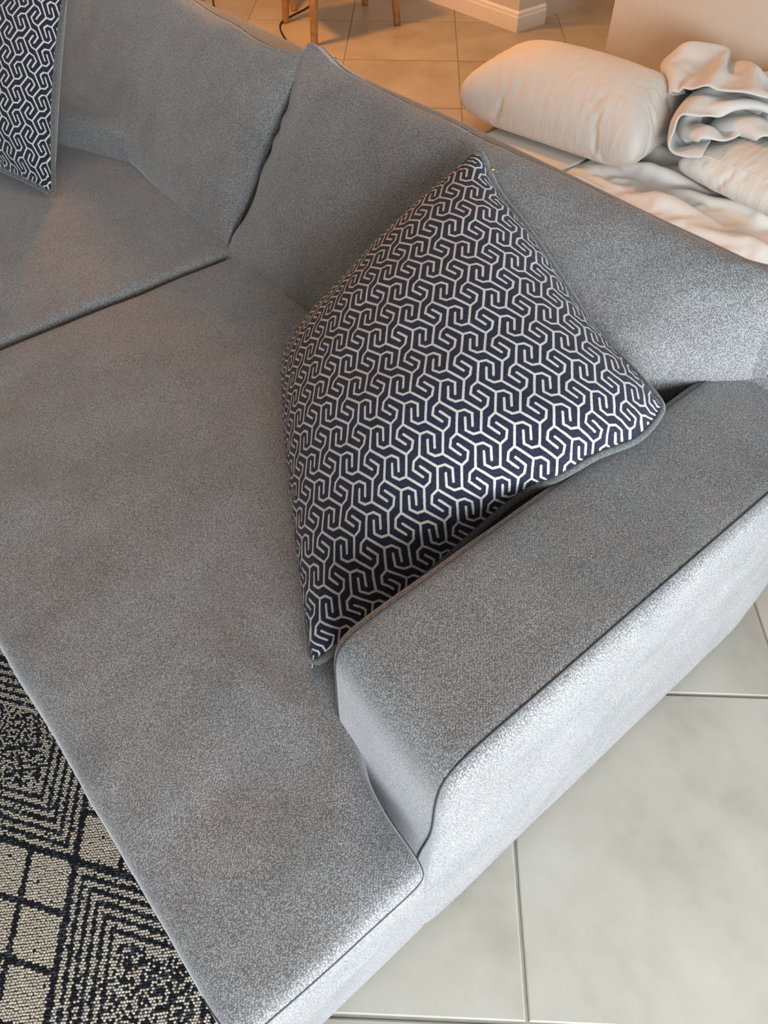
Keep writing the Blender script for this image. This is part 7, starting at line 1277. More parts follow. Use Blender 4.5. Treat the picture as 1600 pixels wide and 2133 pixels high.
     33, 37, 38, 41, 48, 46, 52, 60, 53, 52, 30, 30, -13, 36, 47, 44, 45, 45, 48, 40, 41, 45, 41, 35, 42, 43, -11, -32, -33, -30, -35, -36, -36, -38, 33, 27, -19, -14, -10, -22, 16,
     -9, -3, -25, -23, -21, -20, -20, -3, 10, 6, -700, 30, 34, 33, 34, 43, 40, 44, 51, 51, 52, 19, 34, 20, 28, 44, 51, 46, 47, 45, 46, 46, 39, 44, 45, 37, 43, 44, -6, -35, -32, -33,
     -36, -36, -38, -40, 1, 56, 6, -18, -15, -21, 14, 3, -14, -22, -23, -23, -19, -15, -8, 9, 5, -704, 31, 35, 28, 30, 39, 45, 39, 43, 35, 1, 45, 49, 51, 34, 22, 51, 51, 44, 49, 50,
     48, 46, 43, 43, 42, 43, 46, -4, -34, -31, -35, -35, -37, -39, -37, -25, 55, 39, -13, -17, -20, 8, 11, -16, -23, -23, -22, -25, -42, -55, 17, 48, -679, 29, 36, 30, -5, 9, 56, 24,
     28, 46, 11, 52, 59, 53, 40, 32, 49, 52, 53, 49, 51, 48, 47, 44, 43, 43, 43, 46, 6, -36, -34, -31, -37, -37, -39, -41, -37, 42, 57, 15, -21, -21, 4, 19, -22, -22, -26, -35, -47,
     -55, -57, 14, 57, -634, 23, 32, 30, 3, -14, 8, 20, 29, 42, 37, 53, 57, 58, 43, 49, 54, 56, 53, 51, 49, 52, 47, 45, 45, 40, 36, 49, 11, -34, -33, -30, -34, -38, -40, -42, -44, 24,
     57, 44, -10, -21, 4, 15, -18, -29, -43, -50, -56, -52, -56, 0, 58, -575, 19, 22, 10, 9, 6, 14, 13, 12, 30, 50, 50, 58, 60, 47, 46, 53, 58, 55, 50, 49, 50, 48, 46, 41, 28, 39, 51,
     22, -34, -36, -25, -33, -38, -37, -44, -43, 2, 47, 57, 25, -25, 7, 14, -32, -49, -53, -50, -57, -50, -56, -16, 57, -516, 13, 24, 9, 13, -3, 11, 17, 24, 10, 47, 50, 52, 55, 39, 36,
     57, 57, 60, 60, 56, 53, 48, 46, 40, 32, 38, 44, 23, -27, -38, -26, -33, -42, -31, -42, -33, -8, 21, 57, 52, -4, -5, 3, -54, -46, -53, -53, -54, -51, -58, -34, 55, -447, 12, 15,
     12, 12, 8, 7, 2, -15, 25, 51, 46, 47, 43, 32, 44, 56, 62, 57, 58, 56, 61, 59, 51, 40, 36, 21, 43, 12, 0, -37, -33, -36, -35, -30, -30, -32, 0, -9, 43, 55, 5, -5, -10, -59, -57,
     -49, -49, -45, -38, -49, -51, 1, -353, 15, 16, 12, 11, 8, 0, -21, -34, 42, 49, 36, 37, 35, 37, 55, 56, 57, 60, 59, 58, 55, 51, 55, 59, 43, 28, 24, 0, 0, -13, -40, -57, -6, -23,
     -39, -22, 15, -14, 3, 55, 6, -5, -19, -45, -41, -45, -47, -47, -52, -56, -57, -45, -254, 15, 16, 9, 3, -9, -21, -23, -28, 48, 53, 46, 31, 19, 42, 51, 53, 59, 58, 64, 59, 59, 53,
     43, 38, 52, 25, 33, 0, 0, -3, -55, -49, 1, -12, -47, -33, 17, 4, -22, 56, -10, -24, -6, -47, -35, -46, -46, -49, -47, -51, -57, -53, -177, 2, -13, -25, -21, -17, -21, -23, 5, 60,
     48, 57, 49, 20, 42, 45, 52, 55, 57, 64, 61, 64, 56, 46, 34, 16, 53, 25, 0, 0, -1, -56, -44, -4, 6, -53, -24, -37, 31, -32, 50, -21, -24, -5, -45, -41, -37, -47, -47, -50, -43,
     -50, -54, -187, -20, -21, -21, -21, -17, -20, 4, 37, 58, 51, 28, 50, 56, 46, 41, 50, 53, 56, 58, 58, 63, 60, 55, 33, 5, 29, 44, 0, -15, 11, -54, -32, -21, 15, -40, -39, -51, 30,
     -36, 33, -28, -17, -14, -34, -38, -39, -40, -45, -48, -48, -49, -50, -219, -21, -19, -21, -19, -19, 3, 32, 47, 56, 57, 23, 39, 49, 54, 57, 56, 50, 51, 59, 56, 47, 50, 60, 46, 21,
     -1, 55, 0, -14, 2, -47, -24, -31, 2, -30, -43, -51, 20, -37, 12, -32, -9, -23, -28, -37, -29, -40, -46, -46, -47, -45, -52, -248, -18, -17, -21, -13, 10, 27, 38, 51, 55, 52, 46,
     29, 33, 44, 61, 63, 56, 51, 52, 52, 62, 50, 28, 34, 42, 22, 18, 6, -7, -18, -29, -26, -28, -21, -24, -34, -50, 2, -23, -25, -29, -13, -22, -22, -24, -34, -35, -43, -45, -46, -44,
     -42, -285, -17, -11, 7, 15, 31, 31, 39, 31, 43, 58, 50, 35, 32, 45, 53, 52, 57, 57, 58, 52, 37, 40, 50, 23, 16, 34, -8, 0, 5, -3, -17, -32, -31, -26, -25, -26, -33, -31, -30, -27,
     -29, -16, -21, -22, -22, -25, -33, -35, -45, -38, -41, -40, -317, 14, 22, 25, 26, 29, 30, 38, 40, -1, 56, 52, 47, 47, 38, 38, 54, 56, 56, 58, 48, 46, 27, 6, 23, 21, 24, -10, 1,
     -4, -3, -16, -23, -27, -27, -27, -29, -33, -32, -31, -29, -26, -23, -20, -20, -20, -20, -21, -34, -39, -41, -46, -40, -243, 25, 25, 21, 28, 27, 29, 19, 25, -36, 62, 51, 49, 44,
     47, 52, 56, 55, 56, 41, 44, 43, 15, -13, 29, 22, 11, -8, -3, 2, -6, -17, -21, -22, -27, -29, -27, -28, -28, -37, -31, -30, -23, -19, -21, -21, -20, -19, -30, -36, -22, -17, -23,
     -215, 26, 24, 25, 24, 28, 26, 25, -6, -36, 48, 40, 31, 45, 49, 55, 52, 56, 59, 42, 42, 23, 3, -16, 29, 31, -8, -7, 2, 15, -15, -19, -19, -23, -28, -29, -24, -22, -20, -33, -42,
     -30, -28, -20, -21, -16, -23, -26, -16, -25, -13, 7, 3, -195, 22, 27, 24, 28, 28, 19, 2, -15, -21, 25, 32, 38, 39, 49, 46, 47, 48, 59, 42, 25, 8, 13, -22, 36, 23, -11, -4, 7, 18,
     -15, 8, -4, -28, -45, -48, -27, -9, -17, -26, -46, -27, -14, -21, -31, -20, -28, 10, 32, -20, -17, 6, 6, -198, 17, 23, 33, 32, 5, -10, 0, 4, 8, 17, 28, 41, 39, 33, 40, 46, 48, 52,
     18, -22, 41, -14, -8, 37, 10, -16, 8, 7, 15, 6, 15, -25, -27, -40, -46, -19, -6, -9, -25, -32, -25, -17, -29, -11, 12, -47, 32, 25, 0, -25, 12, 4, -202, 16, 14, 23, 36, -16, 10,
     13, 8, 9, 20, 13, 39, 34, 30, 38, 48, 40, 44, -33, -29, 42, -19, 20, 21, -1, 9, 36, 32, 34, 12, -17, -43, -61, -39, -17, 6, 3, -4, -31, -29, -30, -23, -17, -1, 5, -52, 23, 33, 9,
     -17, 13, 5, -200, 11, 15, 17, 20, 9, -3, 15, 16, 13, 15, 12, 22, 32, 26, 37, 49, 42, 43, -27, -32, 45, 0, 20, 17, 6, 6, 22, 34, 13, -11, -53, -35, -33, 0, -1, -10, -1, -16, -24,
     -21, -20, -8, -25, 3, -25, -49, 4, 43, 25, 9, 7, 1, -199, 10, 14, 20, 17, 8, -3, 13, 14, 15, 15, 21, 0, 20, 38, 29, 49, 44, 45, -18, -45, 44, -19, 36, 29, 19, 12, 10, 13, -34,
     -18, -16, -10, -13, 6, -7, -7, -12, -17, -21, -19, -21, -29, -60, 48, -35, -53, 9, 41, 37, 21, 11, -2, -192, 10, 6, 23, 19, 6, -1, 8, 16, 15, 13, 22, 7, 13, 23, 28, 46, 48, 47,
     -25, -49, 48, -54, 7, 24, 14, 19, 36, 28, -1, -4, -14, -10, -3, 4, -11, -7, -15, -17, -21, -24, -33, -38, -61, 34, -40, -49, 26, 41, 38, 40, 14, 1, -202, 10, 11, 19, 24, 10, -1,
     7, 13, 16, 14, 21, 13, 8, 14, 18, 45, 48, 46, -28, -53, 44, -60, 41, 29, 17, 10, 9, 13, 10, 6, 9, -4, -7, -1, -3, -9, -22, -19, -30, -39, -39, -46, -58, 14, -42, -13, 39, 42, 38,
     42, 25, 3, -205, 6, 14, 16, 22, 20, 2, 9, 14, 14, 16, 16, 17, 14, 9, 6, 25, 47, 47, -39, -50, 27, -57, -4, 56, 44, 26, 35, 10, 7, -1, -9, 12, 11, -8, -14, -24, -11, -28, -41, -47,
     -46, -49, -54, -17, 6, 3, 31, 32, 5, 54, 57, 30, -214, 4, 11, 17, 15, 31, 11, 9, 14, 14, 15, 17, 15, 14, 13, 5, 4, 28, 41, -19, -49, 7, -37, -56, 48, 57, 56, 50, 16, -14, 8, 20,
     11, -7, -14, -22, -24, -22, -52, -46, -49, -47, -39, 9, -11, -42, -47, 36, 53, 25, 47, 53, 27, -155, 3, 3, 16, 20, 21, 23, 16, 16, 16, 17, 14, 14, 14, 17, 3, 3, -9, 9, -2, -53,
     -34, -26, -14, 13, 59, 58, 59, 13, 33, 28, 3, -24, -26, -17, 0, -26, -39, -54, -52, -15, -47, -1, -39, -46, -41, -45, 44, 52, 49, 52, 39, 58, -165, 20, 19, 20, 17, 18, 26, 20, 20,
     15, 20, 17, 8, 11, 15, 16, -12, -2, -13, -30, -32, -25, -22, -15, 1, 27, 62, 60, 58, 27, -12, -28, -20, -23, 7, -24, -19, -36, -55, -52, -9, -50, -21, -41, -45, -38, -32, 50, 55,
     58, 56, 49, 53, -116, 20, 18, 18, 16, 19, 21, 25, 21, 20, 13, 13, 3, 10, 4, 28, 6, -10, -20, -24, -33, -29, -28, -16, 7, 13, 33, 54, 58, -14, -21, -27, -15, -4, -5, -15, -2, -47,
     -51, -53, -12, -46, -38, -42, -40, -42, -7, 57, 59, 59, 55, 49, 46, -91, 30, 26, 24, 23, 24, 23, 25, 22, 16, -13, 8, 9, 17, 12, 21, 5, 3, -13, -20, -34, -28, -27, -25, -3, 36, 8,
     41, 23, -35, -34, -28, -9, -4, -11, 6, 3, -47, -51, -51, -23, -46, -45, -37, -37, -45, 23, 59, 57, 61, 55, 44, 44, -107, 15, 22, 23, 27, 26, 39, 51, 44, 25, -14, 13, 24, 20, 14,
     5, -24, 19, 8, -11, -31, -36, -32, -25, -1, 26, 27, 2, -45, -36, -31, -35, -4, -7, 10, 32, -20, -47, -49, -53, -36, -46, -38, -30, -52, -21, 43, 54, 59, 57, 59, 55, 50, -170, 15,
     19, 27, 31, 57, 55, 44, 19, 3, 57, 26, 31, 25, 5, -8, -23, 26, 5, -6, -24, -32, -35, -34, -65, -2, 27, 5, -39, -27, -24, -38, -9, -2, 33, 26, -34, -51, -28, -7, -39, -58, -49,
     -63, -57, 9, 45, 56, 56, 58, 50, 58, 39, -199, 15, 26, 29, 48, 66, 35, 31, 46, 67, 56, 4, 25, 15, 0, 0, 0, 0, -19, 19, 0, -39, -33, -50, -57, -44, -9, -8, -26, -12, -7, -46, -18,
     4, 50, 30, -32, -26, 7, -48, -55, -60, -53, -66, -24, 35, 19, 35, 59, 56, 40, 39, 39, -209, 22, 33, 49, 50, 44, 52, 64, 58, 56, 31, 8, 42, 0, 0, 0, -1, -32, 33, -5, 5, -13, -51,
     -54, -56, -59, -47, -19, -31, -3, 5, -13, -26, -9, 37, 41, 42, -23, -57, -49, -50, -56, -56, -60, 39, 4, -15, 50, 47, 33, 32, 43, 40, -206, 52, 54, 50, 42, 47, 55, 62, 48, 47, 8,
     40, 35, -1, 1, 0, -31, -28, 55, 4, 0, -5, -46, -56, -58, -54, -53, -41, -56, -13, -3, -8, -6, 51, 38, 22, 42, -44, -54, -53, -52, -59, -52, -22, 7, 1, -4, 52, 8, 32, 34, 45, 47,
     -163, 55, 44, 46, 46, 50, 56, 53, 53, 38, 12, 54, 16, -4, 4, -26, -30, -23, 53, 26, 0, -2, -55, -43, -54, -57, -62, -55, -53, -23, 43, 5, -36, 47, 32, 25, 48, -59, -49, -61, -56,
     -44, -11, -6, -7, -4, 3, -4, 0, 13, 47, 59, 51, -134, 49, 49, 42, 48, 52, 51, 55, 46, 16, 38, 52, 4, -1, -27, -5, 13, -59, 18, 41, 20, -4, -59, -58, -50, -49, -52, -46, -51, -47,
     9, 51, -1, 25, 34, 45, 23, -63, -58, -62, -43, -3, -4, -11, -6, 2, -9, -9, 11, 13, 18, 36, 24, -89, 51, 45, 47, 49, 50, 46, 54, 33, 10, 50, 48, 0, -30, 17, 13, -11, -57, -20, 37,
     42, -2, -58, -67, -56, -51, -33, -30, -46, -55, -3, 60, 40, 25, 24, 44, -15, -61, -64, -50, -4, 2, 1, -7, -12, -1, -26, -21, 31, 31, 1, -38, 33, -51, 53, 47, 48, 51, 52, 40, 54,
     10, 24, 54, 35, 0, -24, -12, 36, -8, -56, -51, 27, 42, 17, -55, -66, -59, -62, -45, -18, -14, -34, -29, 52, 54, 29, 49, 27, -39, -57, -56, -26, 9, 2, 7, -2, -7, 1, -40, -49, 45,
     15, -52, -28, 26, -7, 57, 54, 52, 45, 53, 37, 54, -1, 36, 53, 18, 0, 0, -33, 33, -10, -62, -56, 3, 42, 34, -49, -64, -52, -63, -56, -48, -20, -22, -13, 60, 56, 61, 50, 0, -40,
     -53, -23, -2, 9, 3, 2, 7, -4, -58, -53, -6, 6, -9, -25, -37, 26, 20, 56, 55, 55, 49, 54, 37, 51, -5, 48, 46, 0, -7, 7, -26, 26, -36, -34, -45, -21, 18, 34, -31, -64, -52, -52,
     -54, -46, -8, -10, -24, 53, 62, 52, 40, -26, -24, -16, 3, 5, 8, 8, 11, -11, -60, -52, 3, 0, -4, -11, -44, -55, 10, 37, 57, 57, 53, 56, 51, 44, 43, 5, 49, 21, 0, 0, 0, -36, 15,
     -49, -11, -32, -31, -12, 26, -1, -62, -56, -50, -44, -47, -31, -15, 12, 55, 58, 39, 32, 19, 3, -4, -12, 12, 12, 0, -7, -58, -32, -7, 0, -5, 0, -38, -54, -56, 22, 19, 58, 55, 57,
     54, 50, 47, 35, 23, 47, 0, 0, 0, 0, -36, -25, -35, 10, -42, -25, -7, 0, 18, -58, -56, -52, -42, -51, -21, -22, 32, 35, 34, 34, 36, 25, -2, 13, 22, 28, 5, 3, -24, -25, -15, -11, 4,
     -9, -35, -55, -55, -18, 27, -21, 51, 56, 57, 56, 48, 45, 29, 33, 41, 0, 0, 0, -5, -39, -46, 4, 16, -48, -18, -12, -2, 9, -57, -58, -55, -45, -40, -31, -19, 52, 18, 21, 30, 34, 40,
     36, 31, 20, 20, 13, -17, -18, -9, -16, -10, -27, -54, -12, -48, -48, 18, 26, -78, 58, 57, 58, 55, 50, 43, 21, 56, 26, 0, -16, 16, -35, -16, -37, 21, -4, -48, -10, -7, 9, -3, -62,
     -59, -64, -41, -43, -30, 18, 45, 40, 21, 11, 39, 43, 29, 27, 22, 15, 12, -1, -12, -26, -26, -22, -47, -49, -27, -12, -18, 26, 28, -130, 56, 57, 54, 57, 46, 47, 30, 55, 21, 0, -36,
     18, -49, -11, 6, 4, -16, -50, 0, 6, -6, -15, -36, -55, -71, -38, -28, -4, 0, -16, 39, 51, 51, 28, 23, 34, 19, 11, 15, 17, 10, -13, -44, -28, -28, -50, -15, -52, 24, 10, 23, 27,
     -188, 54, 56, 58, 53, 49, 51, 35, 56, 21, 0, -49, -3, -44, -1, 15, -10, -13, -37, 4, -8, -8, -13, -18, -49, -61, -11, -11, -11, -11, -14, 28, 39, 37, 4, 48, 28, 19, 20, 9, 9, -10,
     -30, -25, -23, -44, -22, 9, -55, 41, 25, 24, 27, -249, 53, 55, 56, 52, 52, 54, 44, 55, 23, -16, -40, -28, -34, 10, -8, -12, -6, -33, -17, -9, 10, 0, -21, -43, -4, -28, -4, 3, -1,
     -26, 21, -2, 35, 17, 23, 39, 24, 26, 8, -16, -29, -19, -15, -37, -26, 21, -3, -45, 49, 29, 23, 34, -315, 53, 54, 55, 54, 57, 53, 55, 46, 38, -40, -33, -50, 0, -8, -16, -9, -18,
     -28, -27, 8, 6, -10, -23, 9, 29, -21, 5, -4, -11, -16, 0, -54, 3, 22, 28, 30, 29, 26, 20, -8, -30, -29, -24, -31, 32, 21, -6, -19, 45, 24, 29, 35, -353, 57, 55, 54, 47, 45, 42,
     54, 58, 40, -54, -36, -33, -7, -18, -18, -15, -23, -28, -29, 4, 6, -14, 30, 33, 26, 13, 0, -9, -9, -12, -39, -56, -28, -5, 26, 33, 28, 23, 36, -19, -27, -36, -21, -12, 51, 17, 16,
     12, 25, 23, 45, 26, -379, 59, 47, 39, 39, 44, 46, 55, 47, 43, -39, -52, -38, -15, -21, -15, -13, -24, -28, -30, -1, -1, 18, 25, 20, 22, 26, 14, 11, 0, -2, -32, -54, -55, -30, 10,
     24, 28, 33, 36, -22, -25, -31, -32, 18, 49, 33, 38, 25, 24, 31, 43, 8, -374, 32, 38, 39, 35, 41, 48, 50, 45, 39, -35, -50, -43, -32, -21, -20, -16, -19, -27, -30, -9, 5, 25, 24,
     9, 30, 29, 49, 19, 12, 6, -42, -45, -53, -48, -29, 18, 28, 41, 26, -27, -21, -27, -31, 31, 45, 25, 33, 37, 53, 21, 5, 13,),
    (356, -13, -9, 0, 11, 36, 50, 45, 52, 47, -9, -10, -3, 6, -22, 1, 26, 16, 8, 2, -5, -9, -8, -15, -13, -10, 9, 54, 7, 23, 27, 27, 17, 2, -3, 10, 4, 2, -10, -5, -12, 22, -19, -30,
     -22, 11, -57, 13, -36, -26, -8, 13, -35, -131, -14, -11, -14, -11, 29, 49, 49, 51, 52, 18, -18, -8, -5, 12, 35, 16, 6, 5, 6, 5, 0, -15, -22, -20, -17, -1, 52, 19, 14, 18, 19, 11,
     15, 11, 7, -6, -17, -15, -6, 8, 31, -24, -32, -22, 16, -56, 26, -19, -40, -10, 16, -23, -158, -10, -16, -19, -27, 19, 45, 52, 50, 53, 40, 7, -11, -5, 34, 21, 12, 12, 5, 1, -11,
     -20, -30, -23, -12, 0, 18, 48, 25, -11, 2, 11, 26, 13, 5, 35, -15, -20, -11, -9, 16, 33, -14, -45, -10, 9, -53, 31, 1, -45, -21, 22, -51, -152, -11, -23, -29, -28, 21, 39, 51, 54,
     47, 47, 30, 2, -14, 15, 7, 9, 16, 9, -9, -19, -16, -22, 4, 4, 0, 17, 45, 28, -10, -11, -7, 4, 14, 23, 47, 4, -39, -2, -15, 20, 33, -7, -45, -28, 20, -43, 22, 18, -30, -43, 18,
     -52, -169, -12, -27, -33, -32, 25, 32, 52, 53, 52, 47, 37, 23, 9, -5, -13, 15, 9, -5, -17, -18, -15, -8, 1, 25, 20, 14, 38, 33, -14, -13, 1, -3, 0, 13, 50, 22, -44, -23, 5, 26,
     26, -8, -52, -25, 11, -32, 35, 12, -7, -46, -12, -48, -170, -31, -32, -39, -10, 17, 34, 58, 43, 55, 40, 45, 21, 10, -11, 2, 17, 13, -11, -28, -21, -11, -1, 6, 10, 21, 40, 40, 35,
     -23, 9, -6, -10, -5, 5, 41, 41, -38, -35, 16, 0, 35, -2, -53, -39, -10, -3, 24, 27, 3, -25, -54, -39, -134, -25, -29, -42, 5, 1, 2, 31, 52, 46, 53, 39, 30, 12, 5, -7, 2, 3, 17,
     -8, -13, -4, 4, 8, 8, -8, 34, 36, 38, -22, 9, -17, -37, 27, 13, 25, 46, -29, -45, 1, -8, 41, 16, -48, -46, -11, 22, 25, 5, -16, 3, -48, -51, -137, -19, -21, -34, 17, -1, 17, 14,
     15, 29, 47, 56, 33, 18, 23, -3, -14, -7, -7, 1, -3, -5, -18, 18, 43, -3, 21, 36, 39, -11, -8, -17, -43, 31, 27, 32, 27, -22, -52, -25, -5, 42, 35, -32, -53, -9, 11, 25, 2, 11,
     -11, -37, -51, -162, -17, -14, 3, 11, 14, 15, 17, 7, 18, 9, 29, 51, 25, 20, 8, 4, -5, -1, 1, -3, -12, -28, 0, 50, 21, 11, 26, 41, -16, -15, -18, -42, -1, 24, 41, 46, 1, -48, -39,
     -20, 34, 51, -12, -53, 4, 7, 11, 8, 18, -29, -24, -45, -197, 8, 19, 13, 8, 10, 16, 16, 9, 6, 4, -1, 9, 20, 15, 6, 5, 3, 8, -4, -17, -5, -4, 15, 43, 14, 20, 31, 38, -18, -14, -26,
     -20, -19, 10, 37, 43, 34, -31, -43, -38, 22, 55, 15, -52, 20, 21, 13, 6, -4, -29, -33, -47, -162, 16, 1, -18, -14, -10, 12, 39, 24, 16, 3, -14, -28, 13, 17, 16, 7, 6, -4, -16, 2,
     32, 15, -5, 15, 44, 15, 23, 41, -14, -13, -28, -15, -7, 4, 2, 44, 44, -2, -39, -48, 6, 55, 38, -43, 21, 14, 17, 14, 7, -34, -55, -52, -160, 28, -3, -11, -6, -14, -36, 19, 21, 14,
     6, -15, -24, 9, 11, 20, 14, 15, 17, 5, 11, 0, 29, 11, -8, 31, 20, 23, 37, -13, -3, -24, -18, 5, -5, -14, 42, 21, 33, -27, -44, -15, 56, 50, -34, 15, 26, 27, 12, -10, -46, -52,
     -57, -165, 23, 25, -10, -16, -9, -17, -12, -13, 2, 39, -49, -21, 25, 43, 49, 16, 10, 25, 12, -3, -4, 5, 0, 18, 20, 1, 18, 40, -11, 3, -12, -20, 4, -5, -26, 26, 20, 37, 3, -41,
     -29, 54, 55, -20, 19, 35, 7, -18, -32, -15, -50, -34, -179, 10, 25, -6, -42, -21, -17, -2, 13, -5, 38, -2, -12, 24, 38, 45, 25, 18, -6, -5, 10, 6, 1, -7, 15, 11, 1, 5, 41, -6, -1,
     4, -13, -4, -12, -21, 11, 24, 11, 30, -23, -34, 52, 54, 8, 26, 2, -26, -28, -4, -1, -53, -12, -189, -12, 15, -4, -31, -45, -16, 6, 10, 16, 25, 29, 20, 22, 33, 35, 16, 8, 9, -15,
     -10, 15, 5, -2, 7, -4, -9, 6, 42, -5, 0, 6, -2, -7, -13, -17, -19, 35, 7, 31, 7, -32, 48, 55, 25, 3, -29, -27, -7, 20, -9, -50, -9, -172, -25, -17, -15, -29, -19, -11, -11, -3,
     14, 24, 31, 23, 17, 36, 44, 21, 21, 7, -9, -12, 7, 5, 0, -3, -18, -7, 15, 34, -1, -4, 11, 2, -6, -4, -30, -27, 29, 30, 1, 33, -15, 48, 51, 13, -24, -9, -24, 2, 24, -10, -45, -9,
     -155, 5, -22, -6, -36, -9, -9, -15, -25, -38, 22, 26, 29, 29, 44, 45, 11, 5, 0, -2, 3, 8, 3, 0, -7, -12, -4, -2, 32, 8, -8, 10, 2, -11, 2, -36, -14, 21, 34, 0, 23, 21, 36, 44,
     -15, -10, 1, 6, 6, 4, -16, -49, 17, -122, -1, -14, -16, -26, -29, -20, -36, -43, -32, 19, 37, 33, 45, 50, 39, 20, 3, -11, -19, -16, -3, 13, 5, -5, -10, -16, 5, 25, 10, -3, 1, 0,
     -4, -1, -29, -2, 22, 17, 32, -16, 34, 36, 39, 0, -14, -9, -2, 5, 16, -27, -22, 59, -123, -11, -11, -15, -24, -41, -45, -49, -48, -21, 30, 46, 44, 46, 47, 27, 18, 12, 0, -12, -7,
     -15, -27, -18, 1, -1, -3, -12, 18, 9, 2, -4, -6, 4, 2, -33, 11, 30, 12, 26, -15, 31, 34, 39, -9, 0, 0, 0, 3, 1, 0, 6, 30, -105, -6, -10, -21, -45, -48, -44, -48, -39, -7, 14, 38,
     49, 54, 43, 33, 34, 20, 6, -2, -7, -18, -26, -37, -43, -18, 3, -3, 3, 5, 2, -4, -3, 4, 2, -25, 14, 25, 17, 21, -13, 36, 39, 33, 13, -16, 3, -1, 9, 3, -14, 0, 24, -58, -28, -28,
     -8, -20, -29, -35, -37, -12, -4, -7, -5, 31, 52, 37, 40, 35, 23, 19, 11, -2, -14, -24, -43, -46, -55, -22, 0, 2, 2, -2, -2, -2, 4, 5, -17, 18, 23, 8, 20, -4, 39, 40, 31, 31, -1,
     32, 1, 2, -2, -33, -20, 2, -41, -7, -10, -5, -18, -20, -35, -5, -3, -4, -14, -8, -13, 13, 32, 41, 34, 19, 18, 14, 8, -4, -17, -35, -46, -61, -45, -7, -12, -1, -8, 3, 1, 4, -1, 6,
     14, 14, 6, 26, 2, 45, 35, 33, 46, 28, 25, 25, 4, -25, -19, -24, -18, -28, -7, -8, -7, -15, -10, 10, 1, -4, -16, -15, -14, -9, -8, 5, -5, 23, 24, 20, 16, 8, -10, -12, -17, -42,
     -53, -54, -31, -12, -8, -9, 3, 2, 3, 1, 7, 13, 15, 9, 27, 19, 45, 28, 41, 46, 38, 49, 25, 1, 4, -11, -13, -24, -67, -7, -8, 6, 17, 8, -1, -5, -15, -12, -2, -13, -8, -12, -22, -12,
     8, 6, 1, 3, 6, 7, -16, -36, -31, -39, -48, -47, -21, -15, -9, -1, 3, 5, 5, 7, 12, 17, 13, 27, 35, 49, 23, 42, 48, 56, 42, 36, 20, -1, 6, -3, -2, -120, 5, 26, 19, 10, -8, -3, -11,
     0, -1, -3, -11, -11, -10, -17, -16, 8, 6, -2, -8, -18, -43, -33, -33, -30, -36, -47, -30, -16, -27, -25, -8, 3, 9, 9, 5, 8, 14, 28, 36, 40, 46, 25, 44, 49, 51, 54, 44, 38, 14, 12,
     7, 2, -140, 31, 21, 13, 1, -20, -9, -6, 0, 31, 2, -14, -11, -13, -14, -30, -4, 7, 0, -25, -34, -40, -44, -51, -45, -34, -41, -5, -33, -8, -23, -30, 4, 6, 9, 12, 14, 20, 27, 34,
     38, 40, 34, 43, 48, 46, 49, 60, 43, 37, 11, -1, -9, -106, 13, 6, 29, -8, -20, -4, 25, 8, -12, 7, 1, -9, -13, -5, -8, -27, -16, -15, -47, -36, -43, -51, -28, -31, -39, -54, -11,
     -22, 8, -13, -40, -20, 6, 7, 21, 28, 29, 33, 23, 32, 33, 36, 47, 41, 39, 37, 54, 65, 21, -8, -8, -8, -66, 18, 5, 31, -9, -8, 8, -8, -27, -34, 25, 2, 0, -8, -9, -18, -8, 0, -20,
     -44, -41, -47, -32, -33, -25, -21, -58, -18, 4, 25, -27, -40, -26, -7, -6, 17, 42, 40, 43, 30, 18, 33, 35, 40, 36, 40, 33, 31, 54, 8, -15, -10, -1, -32, 3, 26, 13, 5, 2, -19, -27,
     -26, -26, 10, 7, -4, -8, -20, -8, -3, 6, -11, -38, -49, -18, 8, -56, -20, -36, -45, -9, 20, 24, -29, -15, -24, -16, -10, -14, 37, 52, 43, 34, 17, 39, 51, 30, 48, 13, 23, 47, 22,
     17, -37, 27, -28, -41, -4, 13, 26, 15, -27, -30, -28, -26, -11, 5, 55, -1, -25, -34, -15, 2, 29, 19, -56, -53, 27, -19, -45, -30, -54, -27, 11, 4, 47, -32, -18, -31, -53, -25, 22,
     54, 41, 50, 32, 51, 30, 23, 44, 29, 9, 34, 17, -14, 38, -54, 40, -3, -60, -6, -7, 10, 22, -36, -20, -14, -17, 1, -5, 47, 29, -36, -40, -27, 6, 37, 34, -48, -44, 36, -27, -35, -36,
     -35, -24, 6, 0, -11, -21, -47, -34, -36, 19, 30, 45, 40, 48, 39, 34, 37, 41, 39, 24, 14, -9, -12, -1, 48, -53, 44, 8, -64, 13, -24, -7, -2, -4, 32, -25, -16, -9, -11, 4, 57, -48,
     -42, -33, 9, 35, 32, -44, -45, 13, 38, -34, -40, -54, -41, -1, 1, -26, -28, 16, -9, -29, 18, -1, -1, 47, 36, 37, 44, 47, 60, 53, 1, -30, -7, -17, 10, 39, -1, 35, 9, -59, 20, -15,
     -24, -5, 15, 36, -15, -8, -9, -14, -26, 32, -45, -28, -39, 5, 22, 33, -46, -36, 0, 34, -27, -30, -27, -55, -16, -21, -28, -22, 13, -13, -8, 45, 17, -20, 29, 40, 46, 42, 50, 50,
     13, 20, -37, -4, -18, 12, 38, 21, 35, 7, -27, 5, 14, -26, -13, 18, 35, 5, -12, -14, -12, -28, 19, -51, -50, -37, 11, -1, 26, -43, -37, 10, 7, -24, -26, -20, -55, -31, -22, -21,
     -4, 4, 9, -3, 49, 7, 1, 38, 41, 46, 50, 52, 42, 28, -50, -34, -20, -13, 15, 33, 38, 39, 19, 18, 5, 5, -16, -21, 4, 36, 13, -11, -15, -10, -31, 4, -38, -62, -47, -2, -2, 11, -44,
